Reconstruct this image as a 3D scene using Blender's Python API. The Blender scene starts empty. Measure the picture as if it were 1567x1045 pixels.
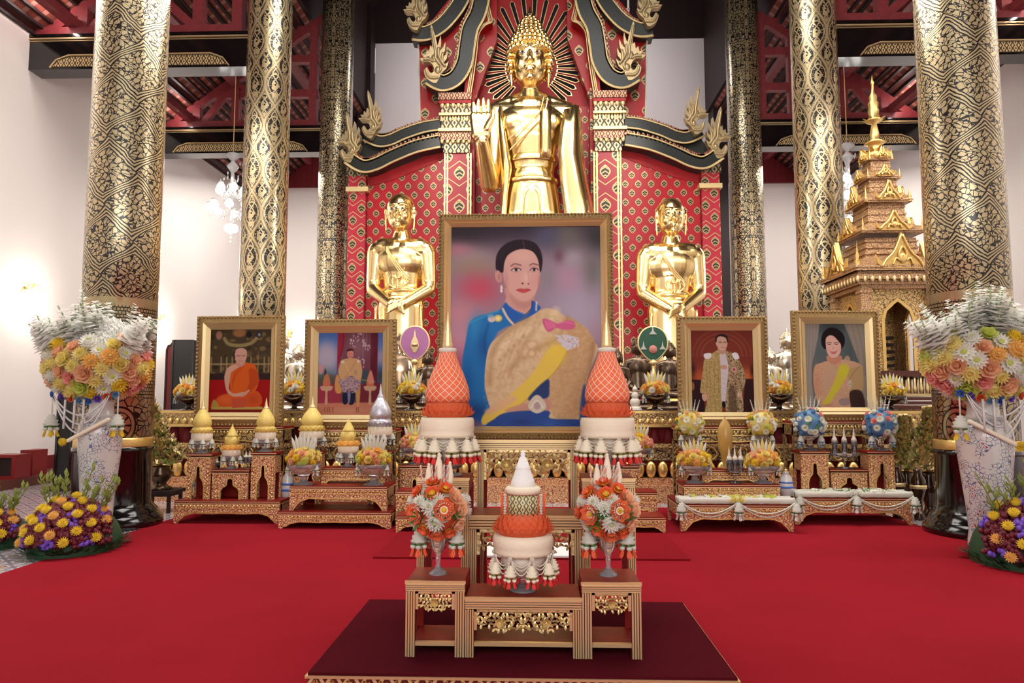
import bpy, math, random
import numpy as np
from mathutils import Vector, Matrix, Euler
PI = math.pi
rnd = random.Random(7)
SC = bpy.context.scene
COL = SC.collection
# ------------------------------------------------------------------ camera
FPX, VX, HY, EYE = 1100.0, 820.0, 615.0, 1.5
YAW = math.atan((VX-783.5)/FPX); PIT = math.atan((HY-522.5)/FPX)
CF = Vector((-math.sin(YAW)*math.cos(PIT), math.cos(YAW)*math.cos(PIT), math.sin(PIT)))
CR = Vector((math.cos(YAW), math.sin(YAW), 0)); CU = CR.cross(CF)
CP = Vector((0, 0, EYE))
cd = bpy.data.cameras.new('camera'); cam = bpy.data.objects.new('camera', cd); COL.objects.link(cam)
cd.sensor_width = 36; cd.lens = FPX/1567*36; cd.clip_end = 200
M = Matrix.Identity(4)
for i in range(3):
    M[i][0] = CR[i]; M[i][1] = CU[i]; M[i][2] = -CF[i]; M[i][3] = CP[i]
cam.matrix_world = M
SC.camera = cam

def ray(px, py):
    return CF + CR*((px-783.5)/FPX) - CU*((py-522.5)/FPX)
def at(px, py, Y):
    d = ray(px, py); return CP + d*(Y/d.y)
def onz(px, py, z):
    d = ray(px, py); return CP + d*((z-EYE)/d.z)
def zz(py, Y, px=820): return at(px, py, Y).z
def xx(px, Y, py=600): return at(px, py, Y).x

# ------------------------------------------------------------------ node helpers
class F:
    """a scalar socket in a node tree with arithmetic"""
    def __init__(s, nt, sk): s.nt = nt; s.sk = sk
    def op(s, o, *a, clamp=False):
        n = s.nt.nodes.new('ShaderNodeMath'); n.operation = o; n.use_clamp = clamp
        for i, x in enumerate((s,)+a):
            if isinstance(x, F): s.nt.links.new(x.sk, n.inputs[i])
            else: n.inputs[i].default_value = x
        return F(s.nt, n.outputs[0])
    def __add__(s, b): return s.op('ADD', b)
    __radd__ = __add__
    def __sub__(s, b): return s.op('SUBTRACT', b)
    def __rsub__(s, b): return (s*-1.0)+b
    def __mul__(s, b): return s.op('MULTIPLY', b)
    __rmul__ = __mul__
    def __truediv__(s, b): return s.op('DIVIDE', b)
    def abs(s): return s.op('ABSOLUTE')
    def sin(s): return s.op('SINE')
    def cos(s): return s.op('COSINE')
    def fl(s): return s.op('FLOOR')
    def fr(s): return s - s.fl()
    def sqrt(s): return s.op('SQRT')
    def min(s, b): return s.op('MINIMUM', b)
    def max(s, b): return s.op('MAXIMUM', b)
    def gt(s, b): return s.op('GREATER_THAN', b)
    def lt(s, b): return s.op('LESS_THAN', b)
    def step(s, a, b):           # smooth 0..1 between a and b
        n = s.nt.nodes.new('ShaderNodeMapRange'); n.interpolation_type = 'SMOOTHSTEP'
        s.nt.links.new(s.sk, n.inputs[0]); n.inputs[1].default_value = a; n.inputs[2].default_value = b
        return F(s.nt, n.outputs[0])
def at2(a, b): return a.op('ARCTAN2', b)
def mixf(k, a, b): return a*(1.0-k) + b*k
def coords(nt, kind='Object'):
    t = nt.nodes.new('ShaderNodeTexCoord'); sp = nt.nodes.new('ShaderNodeSeparateXYZ')
    nt.links.new(t.outputs[kind], sp.inputs[0])
    return [F(nt, sp.outputs[i]) for i in range(3)]
def comb(nt, x, y, z=0.0):
    n = nt.nodes.new('ShaderNodeCombineXYZ')
    for i, c in enumerate((x, y, z)):
        if isinstance(c, F): nt.links.new(c.sk, n.inputs[i])
        else: n.inputs[i].default_value = c
    return n.outputs[0]
def voro(nt, vec, scale, feature='DISTANCE_TO_EDGE', rand=1.0):
    n = nt.nodes.new('ShaderNodeTexVoronoi'); n.feature = feature
    n.inputs['Scale'].default_value = scale; n.inputs['Randomness'].default_value = rand
    if vec is not None: nt.links.new(vec, n.inputs['Vector'])
    return F(nt, n.outputs['Distance'])
def noise(nt, vec, scale, det=3, rough=.5, dist=0):
    n = nt.nodes.new('ShaderNodeTexNoise'); n.inputs['Scale'].default_value = scale
    n.inputs['Detail'].default_value = det; n.inputs['Roughness'].default_value = rough; n.inputs['Distortion'].default_value = dist
    if vec is not None: nt.links.new(vec, n.inputs['Vector'])
    return F(nt, n.outputs[0])
def cmix(nt, k, a, b):
    n = nt.nodes.new('ShaderNodeMix'); n.data_type = 'RGBA'
    if isinstance(k, F): nt.links.new(k.sk, n.inputs[0])
    else: n.inputs[0].default_value = k
    for s, c in ((n.inputs[6], a), (n.inputs[7], b)):
        if isinstance(c, tuple): s.default_value = (*c[:3], 1)
        else: nt.links.new(c, s)
    return n.outputs[2]
def srgb(r, g, b):
    f = lambda c: (c/255/12.92) if c <= 10 else ((c/255+.055)/1.055)**2.4
    return (f(r), f(g), f(b))
def newmat(name):
    m = bpy.data.materials.new(name); m.use_nodes = True
    nt = m.node_tree; b = nt.nodes['Principled BSDF']
    return m, nt, b
def setin(nt, b, key, v):
    if isinstance(v, F): nt.links.new(v.sk, b.inputs[key])
    elif hasattr(v, 'is_linked'): nt.links.new(v, b.inputs[key])
    elif isinstance(v, tuple): b.inputs[key].default_value = (*v[:3], 1)
    else: b.inputs[key].default_value = v
def bump(nt, b, h, strength=.5, dist=.01):
    n = nt.nodes.new('ShaderNodeBump'); n.inputs['Strength'].default_value = strength; n.inputs['Distance'].default_value = dist
    nt.links.new(h.sk, n.inputs['Height']); nt.links.new(n.outputs[0], b.inputs['Normal'])
MT = {}
def simple(name, col, rough=.5, metal=0.0, bs=0, bstr=.3, bd=.01, var=0, coat=0, trans=0, alpha=1, emit=0, ior=None, sss=0):
    m, nt, b = newmat(name)
    setin(nt, b, 'Base Color', col); setin(nt, b, 'Roughness', rough); setin(nt, b, 'Metallic', metal)
    if coat: b.inputs['Coat Weight'].default_value = coat; b.inputs['Coat Roughness'].default_value = .12
    if trans: b.inputs['Transmission Weight'].default_value = trans
    if alpha < 1: b.inputs['Alpha'].default_value = alpha
    if ior: b.inputs['IOR'].default_value = ior
    if emit: b.inputs['Emission Color'].default_value = (*col, 1); b.inputs['Emission Strength'].default_value = emit
    if bs or var:
        t = nt.nodes.new('ShaderNodeTexCoord')
        nz = noise(nt, t.outputs['Object'], bs or 8, 4)
        if bs: bump(nt, b, nz, bstr, bd)
        if var:
            k = nz.step(.3, .7)
            setin(nt, b, 'Base Color', cmix(nt, k, tuple(c*(1-var) for c in col), tuple(min(1, c*(1+var)) for c in col)))
    MT[name] = m; return m

# ------------------------------------------------------------------ mesh builder
class MB:
    def __init__(s): s.v = []; s.f = []; s.sm = []; s.mi = []; s.cur = 0; s.T = None
    def add(s, vs, fs, smooth=False):
        o = len(s.v)
        if s.T is not None: vs = [s.T @ Vector(p) for p in vs]
        s.v += [tuple(p) for p in vs]
        s.f += [tuple(i+o for i in f) for f in fs]
        s.sm += [smooth]*len(fs); s.mi += [s.cur]*len(fs)
        return s
    def bb(s, x0, x1, y0, y1, z0, z1):
        v = [(x0,y0,z0),(x1,y0,z0),(x1,y1,z0),(x0,y1,z0),(x0,y0,z1),(x1,y0,z1),(x1,y1,z1),(x0,y1,z1)]
        return s.add(v, [(0,3,2,1),(4,5,6,7),(0,1,5,4),(1,2,6,5),(2,3,7,6),(3,0,4,7)])
    def box(s, c, d, rz=0, R=None):
        x, y, z = d[0]/2, d[1]/2, d[2]/2
        v = [Vector((a*x, b*y, e*z)) for e in (-1,1) for a, b in ((-1,-1),(1,-1),(1,1),(-1,1))]
        Q = R if R is not None else Matrix.Rotation(rz, 3, 'Z')
        v = [Q @ p + Vector(c) for p in v]
        return s.add(v, [(0,3,2,1),(4,5,6,7),(0,1,5,4),(1,2,6,5),(2,3,7,6),(3,0,4,7)])
    def bar(s, p0, p1, w, h=None):            # rectangular bar between two points
        p0, p1 = Vector(p0), Vector(p1); d = p1-p0; L = d.length
        if L < 1e-6: return s
        q = d.to_track_quat('X', 'Z').to_matrix()
        return s.box((p0+p1)/2, (L, w, h or w), R=q)
    def lathe(s, prof, n=24, c=(0,0,0), smooth=True, sy=1.0, wob=None, sq=0):
        vs = []; fs = []
        for j, (r, z) in enumerate(prof):
            for i in range(n):
                a = 2*PI*i/n + (PI/4 if sq else 0); k = 1
                if sq:
                    ca, sa = math.cos(a), math.sin(a); k = 1/(abs(ca)**sq+abs(sa)**sq)**(1/sq)
                rr = r*k*(wob(a, z) if wob else 1)
                vs.append((c[0]+rr*math.cos(a), c[1]+rr*math.sin(a)*sy, c[2]+z))
        for j in range(len(prof)-1):
            for i in range(n):
                k = (i+1) % n
                fs.append((j*n+i, j*n+k, (j+1)*n+k, (j+1)*n+i))
        if prof[0][0] > 1e-5: fs.append(tuple(range(n))[::-1])
        if prof[-1][0] > 1e-5: fs.append(tuple((len(prof)-1)*n+i for i in range(n)))
        return s.add(vs, fs, smooth)
    def tube(s, pts, r, n=6, closed=False, smooth=True):
        pts = [Vector(p) for p in pts]; m = len(pts); vs = []; fs = []
        up = None
        for j, p in enumerate(pts):
            a = pts[(j-1) % m] if (closed or j > 0) else p
            b = pts[(j+1) % m] if (closed or j < m-1) else p
            t = (b-a); t = t.normalized() if t.length > 1e-9 else Vector((0,0,1))
            if up is None:
                up = Vector((0,1,0)) if abs(t.y) < .9 else Vector((1,0,0))
            e1 = up - t*up.dot(t)
            e1 = e1.normalized() if e1.length > 1e-6 else t.orthogonal().normalized()
            up = e1; e2 = t.cross(e1); rr = r[j] if isinstance(r, (list, tuple)) else r
            for i in range(n):
                a_ = 2*PI*i/n; vs.append(p + e1*(rr*math.cos(a_)) + e2*(rr*math.sin(a_)))
        for j in range(m if closed else m-1):
            j2 = (j+1) % m
            for i in range(n):
                k = (i+1) % n; fs.append((j*n+i, j*n+k, j2*n+k, j2*n+i))
        if not closed: fs += [tuple(range(n))[::-1], tuple((m-1)*n+i for i in range(n))]
        return s.add(vs, fs, smooth)
    def ell(s, c, r, nu=12, nv=8, R=None, smooth=True):
        if not isinstance(r, (tuple, list)): r = (r, r, r)
        vs = []; fs = []; c = Vector(c)
        for j in range(1, nv):
            t = PI*j/nv
            for i in range(nu):
                a = 2*PI*i/nu; p = Vector((r[0]*math.sin(t)*math.cos(a), r[1]*math.sin(t)*math.sin(a), r[2]*math.cos(t)))
                vs.append((R @ p if R is not None else p)+c)
        top = Vector((0,0,r[2])); bot = -top
        vs.append((R @ top if R is not None else top)+c); vs.append((R @ bot if R is not None else bot)+c)
        T, B = len(vs)-2, len(vs)-1
        for j in range(nv-2):
            for i in range(nu):
                k = (i+1) % nu; fs.append((j*nu+i, (j+1)*nu+i, (j+1)*nu+k, j*nu+k))
        for i in range(nu):
            k = (i+1) % nu; fs.append((T, i, k)); fs.append((B, (nv-2)*nu+k, (nv-2)*nu+i))
        return s.add(vs, fs, smooth)
    def cap(s, p0, p1, r0, r1, n=14, k=1.0):   # tapered capsule, k flattens along local depth
        p0, p1 = Vector(p0), Vector(p1); d = p1-p0; L = d.length
        ez = d.normalized() if L > 1e-6 else Vector((0,0,1)); ey = Vector((0,1,0)) if abs(ez.y) < .8 else Vector((0,0,1)); ey = (ey-ez*ey.dot(ez)).normalized(); ex = ey.cross(ez)
        q = Matrix((ex, ey, ez)).transposed()
        pr = []
        for j in range(5): a = PI/2*j/4; pr.append((r0*math.sin(a), -r0*math.cos(a)))
        for j in range(5): a = PI/2*j/4; pr.append((r1*math.cos(a), L+r1*math.sin(a)))
        vs = []; fs = []
        for (r, z) in pr:
            for i in range(n):
                a = 2*PI*i/n; vs.append(q @ Vector((max(r,1e-4)*math.cos(a), max(r,1e-4)*math.sin(a)*k, z)) + p0)
        for j in range(len(pr)-1):
            for i in range(n):
                e = (i+1) % n; fs.append((j*n+i, j*n+e, (j+1)*n+e, (j+1)*n+i))
        fs += [tuple(range(n))[::-1], tuple((len(pr)-1)*n+i for i in range(n))]
        return s.add(vs, fs, True)
    def prism(s, poly, y0, y1, smooth=False):   # XZ polygon extruded along Y
        n = len(poly)
        ar = sum(poly[i][0]*poly[(i+1) % n][1]-poly[(i+1) % n][0]*poly[i][1] for i in range(n))
        if ar < 0: poly = poly[::-1]
        vs = [(x, y0, z) for x, z in poly]+[(x, y1, z) for x, z in poly]
        fs = [tuple(range(n)), tuple(range(2*n-1, n-1, -1))]
        for i in range(n): k = (i+1) % n; fs.append((i, i+n, k+n, k))
        return s.add(vs, fs, smooth)
    def band(s, pts, w, y0, y1):                # strip of width w (list ok) along an XZ path, extruded along Y
        L = []; R = []; m = len(pts)
        for j, p in enumerate(pts):
            a = pts[max(0, j-1)]; b = pts[min(m-1, j+1)]
            dx, dz = b[0]-a[0], b[1]-a[1]; l = math.hypot(dx, dz) or 1
            ww = (w[j] if isinstance(w, (list, tuple)) else w)/2
            L.append((p[0]-dz/l*ww, p[1]+dx/l*ww)); R.append((p[0]+dz/l*ww, p[1]-dx/l*ww))
        for j in range(m-1):
            q = [L[j], L[j+1], R[j+1], R[j]]
            vs = [(x, y0, z) for x, z in q]+[(x, y1, z) for x, z in q]
            fs = [(0,1,2,3), (7,6,5,4), (0,4,5,1), (3,2,6,7)]
            if j == 0: fs.append((0,3,7,4))
            if j == m-2: fs.append((1,5,6,2))
            s.add(vs, fs)
        return s
    def petal(s, o, d, n, L, W, curl=.3, cup=.0, seg=4, pt=.75):   # o origin, d direction, n normal (curl towards n)
        o, d, n = Vector(o), Vector(d).normalized(), Vector(n)
        n = (n - d*n.dot(d)).normalized(); b = d.cross(n)
        vs = []; fs = []
        for j in range(seg+1):
            t = j/seg; w = W*math.sin(PI*min(1, t*pt+.12))*(1 if t < 1 else .25)
            c = o + d*(L*t*(1-.25*curl*t)) + n*(L*curl*t*t)
            e = n*(cup*w)
            vs += [c-b*w/2+e, c, c+b*w/2+e]
        for j in range(seg):
            a = j*3; fs += [(a, a+1, a+4, a+3), (a+1, a+2, a+5, a+4)]
        return s.add(vs, fs, True)
    def mesh(s, name, mats):
        me = bpy.data.meshes.new(name)
        me.from_pydata(s.v, [], s.f)
        if not isinstance(mats, (list, tuple)): mats = [mats]
        for m in mats: me.materials.append(m)
        me.polygons.foreach_set('use_smooth', s.sm); me.polygons.foreach_set('material_index', s.mi)
        me.update(); return me
    def build(s, name, mats, parent=None, loc=(0,0,0), world=False):
        o = bpy.data.objects.new(name, s.mesh(name, mats)); COL.objects.link(o)
        o.location = loc
        if parent is not None:
            o.parent = parent
            if world: o.location = -parent.location
        return o
def inst(me, name, parent=None, loc=(0,0,0), rot=None, sc=1):
    o = bpy.data.objects.new(name, me); COL.objects.link(o); o.location = loc
    if rot is not None:
        o.rotation_mode = 'QUATERNION'; o.rotation_quaternion = rot
    if not isinstance(sc, (tuple, list)): sc = (sc, sc, sc)
    o.scale = sc
    if parent is not None: o.parent = parent
    return o
def tag(o, label=None, cat=None, group=None, kind=None):
    if label: o['label'] = label
    if cat: o['category'] = cat
    if group: o['group'] = group
    if kind: o['kind'] = kind
    return o
GROUPS = {'column': 'tall lacquered columns', 'roof_beam': 'black beams over the side aisles', 'roof_truss': 'red roof trusses', 'wall_lamp': 'lit wall lamps', 'chandelier': 'crystal chandeliers', 'wooden_box_seat': 'red box seats by the left wall', 'disciple_statue': 'golden disciple statues', 'seated_buddha': 'small seated statues on the altar', 'ceremonial_fan': 'ceremonial fans on stands', 'gilded_table': 'gilded tables of the front set', 'gilded_stand': 'tall gilded stands of the front set', 'flower_ball_vase': 'round flower balls on stands', 'cone_offering': 'cone shaped offerings', 'small_offering': 'small shrine shaped offerings', 'flower_bowl': 'flower bowls with folded spikes', 'glass_set': 'glassware on the side altars', 'framed_portrait': 'framed portraits', 'carved_table': 'carved tables of the side altars', 'carved_stand': 'carved stands of the side altars', 'garland_cushion': 'white garland cushions', 'floor_vase': 'tall porcelain floor vases', 'bouquet': 'large bouquets in floor vases', 'flower_bed': 'flower mounds beside the carpet', 'gilded_flower_tree': 'gilded flower trees', 'brown_vase': 'brown vases by the right column', 'striped_jar': 'striped jars among the side altars'}
def thing(name, label, cat, loc=(0,0,0), rz=0, group=None):
    group = group or GROUPS.get(name)
    o = bpy.data.objects.new(name, None); COL.objects.link(o); o.empty_display_size = .1
    o.location = loc; o.rotation_euler = (0, 0, rz); return tag(o, label, cat, group)
KIDS = {}
def kids(o):
    return [c for c in COL.objects if c.parent == o]
def dup(root, loc, label, rz=None, group=None, sc=None):
    allk = {}
    for c in COL.objects:
        if c.parent: allk.setdefault(c.parent.name, []).append(c)
    def rec(o, par):
        c = o.copy(); COL.objects.link(c)
        if par is not None: c.parent = par
        for k in allk.get(o.name, []): rec(k, c)
        return c
    r = rec(root, None); r.location = loc; r['label'] = label
    if rz is not None: r.rotation_euler = (0, 0, rz)
    if group: r['group'] = group
    if sc: r.scale = (sc, sc, sc) if not isinstance(sc, tuple) else sc
    return r
def catmull(pts, k=6, closed=False):
    out = []; n = len(pts); rng = n if closed else n-1
    for i in range(rng):
        P = [pts[(i+j-1) % n] if closed else pts[max(0, min(n-1, i+j-1))] for j in range(4)]
        for q in range(k):
            t = q/k
            out.append(tuple(.5*((2*P[1][d])+(-P[0][d]+P[2][d])*t+(2*P[0][d]-5*P[1][d]+4*P[2][d]-P[3][d])*t*t+(-P[0][d]+3*P[1][d]-3*P[2][d]+P[3][d])*t**3) for d in range(len(P[1]))))
    if not closed: out.append(tuple(pts[-1]))
    return out
def remesh(mb, name, vox, it=4, mats=None):
    """fuse overlapping shapes into one continuous skin"""
    o = mb.build('tmp', []); 
    m = o.modifiers.new('r', 'REMESH'); m.mode = 'VOXEL'; m.voxel_size = vox
    if it: s = o.modifiers.new('s', 'SMOOTH'); s.iterations = it; s.factor = .5
    bpy.context.view_layer.update()
    dg = bpy.context.evaluated_depsgraph_get()
    me = bpy.data.meshes.new_from_object(o.evaluated_get(dg)); me.name = name
    bpy.data.objects.remove(o)
    me.materials.clear()
    for q in (mats or []): me.materials.append(q)
    me.polygons.foreach_set('use_smooth', [True]*len(me.polygons)); me.update()
    return me
# ------------------------------------------------------------------ materials
simple('white_wall', srgb(244,236,230), .75, bs=3, bstr=.05)
simple('grey_wall', srgb(205,198,205), .8, bs=3, bstr=.05)
simple('gold', (1.0,.77,.38), .26, 1.0, bs=2.2, bstr=.15, bd=.05)
simple('gold_rough', (.86,.60,.22), .36, .9, bs=40, bstr=.3)
simple('gold_pale', (.92,.72,.36), .42, .7, bs=60, bstr=.4)
simple('gold_edge', (.84,.62,.32), .34, .7)
simple('bronze', (.16,.11,.075), .28, .85, bs=5, bstr=.2)
simple('silver_gold', (.80,.74,.58), .25, .9, bs=6, bstr=.2)
simple('lacquer_red', srgb(128,26,20), .42, bs=12, bstr=.05, var=.15); bpy.data.materials['lacquer_red'].node_tree.nodes['Principled BSDF'].inputs['Specular IOR Level'].default_value = .22
simple('lacquer_brown', srgb(84,36,22), .4, coat=.1)
simple('ray_black', srgb(22,16,18), .9)
simple('truss_red', srgb(124,44,48), .5, bs=9, bstr=.1, var=.12)
simple('band_red', srgb(120,24,32), .6, bs=5, bstr=.1)
simple('dark_wood', srgb(38,16,16), .6, bs=6, bstr=.1)
simple('black', srgb(14,13,14), .45)
simple('finial_gold', (.62,.48,.26), .40, .6, bs=30, bstr=.3)
simple('slip_gold', (.70,.54,.27), .4, .6)
simple('black_gloss', srgb(10,10,11), .12, coat=.6)
simple('arch_black', srgb(42,46,44), .35, bs=30, bstr=.25, var=.35)
simple('red_plain', srgb(180,18,26), .5, var=.1, bs=4, bstr=.05)
simple('white_petal', srgb(240,238,226), .6, sss=.1)
simple('cream', srgb(240,226,200), .6, bs=60, bstr=.25)
simple('white_cloth', srgb(240,238,235), .7)
simple('orange', srgb(240,122,76), .6)
simple('orange_deep', srgb(222,92,50), .6)
simple('peach', srgb(246,196,156), .65)
simple('pink', srgb(245,170,160), .6)
simple('hotpink', srgb(232,70,80), .6)
simple('yellow', srgb(242,212,62), .65)
simple('yellow_pale', srgb(244,228,142), .65)
simple('yellow_orange', srgb(244,192,104), .65)
simple('lime', srgb(214,222,110), .6)
simple('maroon', srgb(96,10,30), .6)
simple('violet', srgb(110,70,180), .6)
simple('blue_flower', srgb(120,165,205), .6)
simple('blue_deep', srgb(70,110,190), .6)
simple('leaf', srgb(60,112,46), .6)
simple('leaf_dark', srgb(24,66,36), .6)
simple('leaf_olive', srgb(140,150,70), .6)
simple('red_tip', srgb(214,44,36), .55)
simple('stalk', srgb(150,165,120), .6)
simple('glass', (.95,.93,.97), .04, trans=.92, ior=1.35)
simple('glass_pink', (1.0,.92,.96), .05, trans=.80, ior=1.3)
simple('clear_acrylic', (.95,.95,.97), .03, trans=.95, ior=1.1)
simple('porcelain', srgb(214,210,206), .15, coat=.5)
simple('lamp', (1.0,.93,.82), .4, emit=14)
simple('crystal', (.96,.95,.95), .08, trans=.5)
simple('globe', (1.0,.95,.90), .3, emit=3.5)
simple('brown_pot', srgb(60,34,20), .2, .3, coat=.5)
simple('ivory', srgb(222,212,196), .5)
simple('silver', (.62,.62,.68), .35, .8, bs=60, bstr=.5)
simple('yellow_gold', srgb(230,202,112), .55, .1, bs=70, bstr=.5)
simple('skin_red_wood', srgb(122,24,22), .4)
simple('purple_fan', srgb(186,120,170), .5, bs=30, bstr=.1)
simple('green_fan', srgb(34,86,62), .5)
simple('amber_glass', srgb(214,170,90), .2, trans=.3)

def thin_petal(name, k=.45):
    """petals let some light through"""
    m = MT[name]; nt = m.node_tree; b = nt.nodes['Principled BSDF']; out = nt.nodes['Material Output']
    tr = nt.nodes.new('ShaderNodeBsdfTranslucent'); mx = nt.nodes.new('ShaderNodeMixShader'); mx.inputs[0].default_value = k
    tr.inputs[0].default_value = b.inputs['Base Color'].default_value
    nt.links.new(b.outputs[0], mx.inputs[1]); nt.links.new(tr.outputs[0], mx.inputs[2]); nt.links.new(mx.outputs[0], out.inputs[0])
simple('spray_white', srgb(250,249,244), .7)
for n_ in ('white_petal', 'spray_white', 'peach', 'pink', 'yellow', 'yellow_pale', 'yellow_orange', 'lime', 'blue_flower', 'leaf_olive', 'orange'): thin_petal(n_, .6 if n_ == 'spray_white' else .4)

def mat_carved(name, gold, ground, scale=26, th=.05, metal=.75, rough=.36, bd=.012):
    m, nt, b = newmat(name); x, y, z = coords(nt)
    w = noise(nt, comb(nt, x, y, z), 9, 2)*.05
    vec = comb(nt, x+w, (y+w)*1.0, z-w)
    e = voro(nt, vec, scale); e2 = voro(nt, vec, scale*2.3)
    k = (e.step(th*.3, th*1.6))*(e2.step(.01, .05)*.5+.5)
    setin(nt, b, 'Base Color', cmix(nt, k, ground, gold)); setin(nt, b, 'Metallic', k*metal)
    setin(nt, b, 'Roughness', rough); bump(nt, b, e.min(.25)+e2*.3, 1.0, bd)
    MT[name] = m
mat_carved('carved_redgold', (.88,.56,.28), srgb(150,44,24), 32, .07, .5, .36)
mat_carved('carved_gold', (.85,.60,.25), srgb(90,40,12), 20, .06, .7)
mat_carved('carved_dark', (.55,.38,.16), srgb(44,18,10), 16, .07, .6)
mat_carved('frame_gold', (.42,.27,.095), srgb(96,62,26), 60, .05, .5, .45, .004)
mat_carved('temple_gold', (.70,.45,.23), srgb(120,58,34), 26, .06, .5, .38, .015)
mat_carved('mosaic', (.90,.86,.80), srgb(60,50,90), 20, .08, .3)

def gold_on_black(name, k, nt, b, dark=(.012,.010,.009), gold=(.68,.54,.30), metal=.6, rough=.27):
    nz = noise(nt, None, 3.0, 2).step(.3, .7)
    g2 = cmix(nt, nz, gold, tuple(c*.82 for c in gold))
    setin(nt, b, 'Base Color', cmix(nt, k, dark, g2)); setin(nt, b, 'Metallic', k*metal)
    setin(nt, b, 'Roughness', rough); b.inputs['Coat Weight'].default_value = .35; b.inputs['Coat Roughness'].default_value = .15
    bump(nt, b, k, .15, .003); MT[name] = bpy.data.materials[name]
R_COL = .428
def lattice(nt, u, v, W, H):
    a = ((u/W).fr()-.5)*W; c = ((v/H).fr()-.5)*H
    a2 = ((u/W+.5).fr()-.5)*W; c2 = ((v/H+.5).fr()-.5)*H
    dA = (a*a+c*c).sqrt(); dB = (a2*a2+c2*c2).sqrt(); s = dB.lt(dA)
    return dA, dB, mixf(s, a, a2), mixf(s, c, c2), mixf(s, dA, dB)
# outer columns: flower diamonds, double rope borders, radiating leaves
def mat_column_flower():
    m, nt, b = newmat('column_flower'); x, y, z = coords(nt)
    u = at2(y, x)*R_COL; W = 2*PI*R_COL/4; H = .86
    wob = noise(nt, comb(nt, x, y, z), 7, 2)-.5
    v = z+wob*.05; uu = u+wob*.03+(z*(4*PI/H)).sin()*.028
    dA, dB, lu, lv, r = lattice(nt, uu, v, W, H)
    th = at2(lv, lu)
    kk = (r/.088).fl(); t = (r/.088).fr()
    leaf = ((th*(kk*2.0+4.0)+kk*1.3).sin().abs())
    gold = leaf.gt((t-.45).abs()*.95+.10)
    e = voro(nt, comb(nt, uu, v), 15); gold = gold.min(e.gt(.05))
    core = r.lt(.03); ringc = (r-.036).abs().lt(.006)
    gold = gold.max(core)*(1.0-ringc)
    d = (dA-dB); rope = d.abs()
    inrope = rope.lt(.10)*r.gt(.20)
    stripes = (d*110.0).cos().gt(-.15)
    gold = mixf(inrope, gold, stripes)
    # printed borders near the bottom of the shaft
    zt = zz(455, 8.6); zb = zz(520, 8.6)
    inb = z.lt(zt)*z.gt(1.55)
    bands = ((z*24.0).fr().gt(.3))*((u*26.0+(z*24.0).fl()*.5).fr()-.5).abs().gt(.12)
    plain = z.gt(zt-.10)*z.lt(zt)
    bands = bands.max(plain)
    gold = mixf(inb, gold, bands)
    # lower medallions
    a = ((u/W+.1).fr()-.5)*W; c = z-1.22; rr = (a*a+c*c*.75).sqrt(); ta = at2(c, a)
    med = (rr-.16).abs().lt(.018).max((rr-.05).abs().lt(.01)).max((ta*4.0).sin().abs().gt(.45)*rr.lt(.13)*rr.gt(.06))
    inm = z.lt(1.55)
    e3 = voro(nt, comb(nt, uu, v), 13).gt(.07)*rr.gt(.2)
    low = med.max(e3).max(z.lt(.99))
    gold = mixf(inm, gold, low)
    gold_on_black('column_flower', gold, nt, b)
def mat_column_ogee():
    m, nt, b = newmat('column_ogee'); x, y, z = coords(nt)
    u = at2(y, x)*R_COL; W = 2*PI*R_COL/7; H = 1.68; p = 2*PI; A = W*.5; h2 = W*.5; H2 = .84
    cw = (z*(p/H)).cos()*A
    f1 = ((((u-cw)/W+.5).fr()-.5).abs())*W; f2 = ((((u+cw)/W+.5).fr()-.5).abs())*W
    cg = (z*(4*p/H)).cos()*.055
    g1 = ((((u-cg)/(W*.5)+.5).fr()-.5).abs())*W*.5; g2 = ((((u+cg)/(W*.5)+.5).fr()-.5).abs())*W*.5
    d = f1.min(f2); dg = g1.min(g2)
    line = d.lt(.024).max(dg.lt(.013))
    thin = (d-.038).abs().lt(.003)
    # buds inside the pointed cells
    dA, dB, lu, lv, r = lattice(nt, u+W*.5, z+.42, W, H2); th = at2(lv, lu)
    dA2, dB2, mu, mv, r2 = lattice(nt, u, z+.21, W, H2); th2 = at2(mv, mu)
    bud = (r+(lv*.35)).lt(.060+((th*3.0).cos()*.022))*(r.gt(.020))
    ring = ((lu*lu*2.6+lv*lv).sqrt()-.21).abs().lt(.014)
    fl = r2.lt(.040+(th2*4.0).cos().abs()*.022)*r2.gt(.010)
    um = ((u/(W*.5)).fr()-.5).abs()*W*.5
    e = voro(nt, comb(nt, um, z), 26)
    leaf = e.gt(.24)*d.gt(.040)*(ring*-1.0+1.0)*r.gt(.08)*r2.gt(.06)
    k = line.max(thin).max(bud).max(ring).max(fl).max(leaf)
    e = 1.0-(d-.029).abs().lt(.004)
    gold_on_black('column_ogee', k*e, nt, b)
def mat_column_fine():
    m, nt, b = newmat('column_fine'); x, y, z = coords(nt)
    u = at2(y, x)*R_COL; W = 2*PI*R_COL/6
    um = ((u/W).fr()-.5).abs()*W; zm = z+um*.6
    e = voro(nt, comb(nt, um, zm), 15); e2 = voro(nt, comb(nt, um*1.1, zm+4.0), 30)
    k = e.gt(.10)*e2.gt(.035)
    k = k.max((um-.02).abs().lt(.012)*(z*22.0).sin().gt(-.3))
    gold_on_black('column_fine', k, nt, b)
mat_column_flower(); mat_column_ogee(); mat_column_fine()

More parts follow.
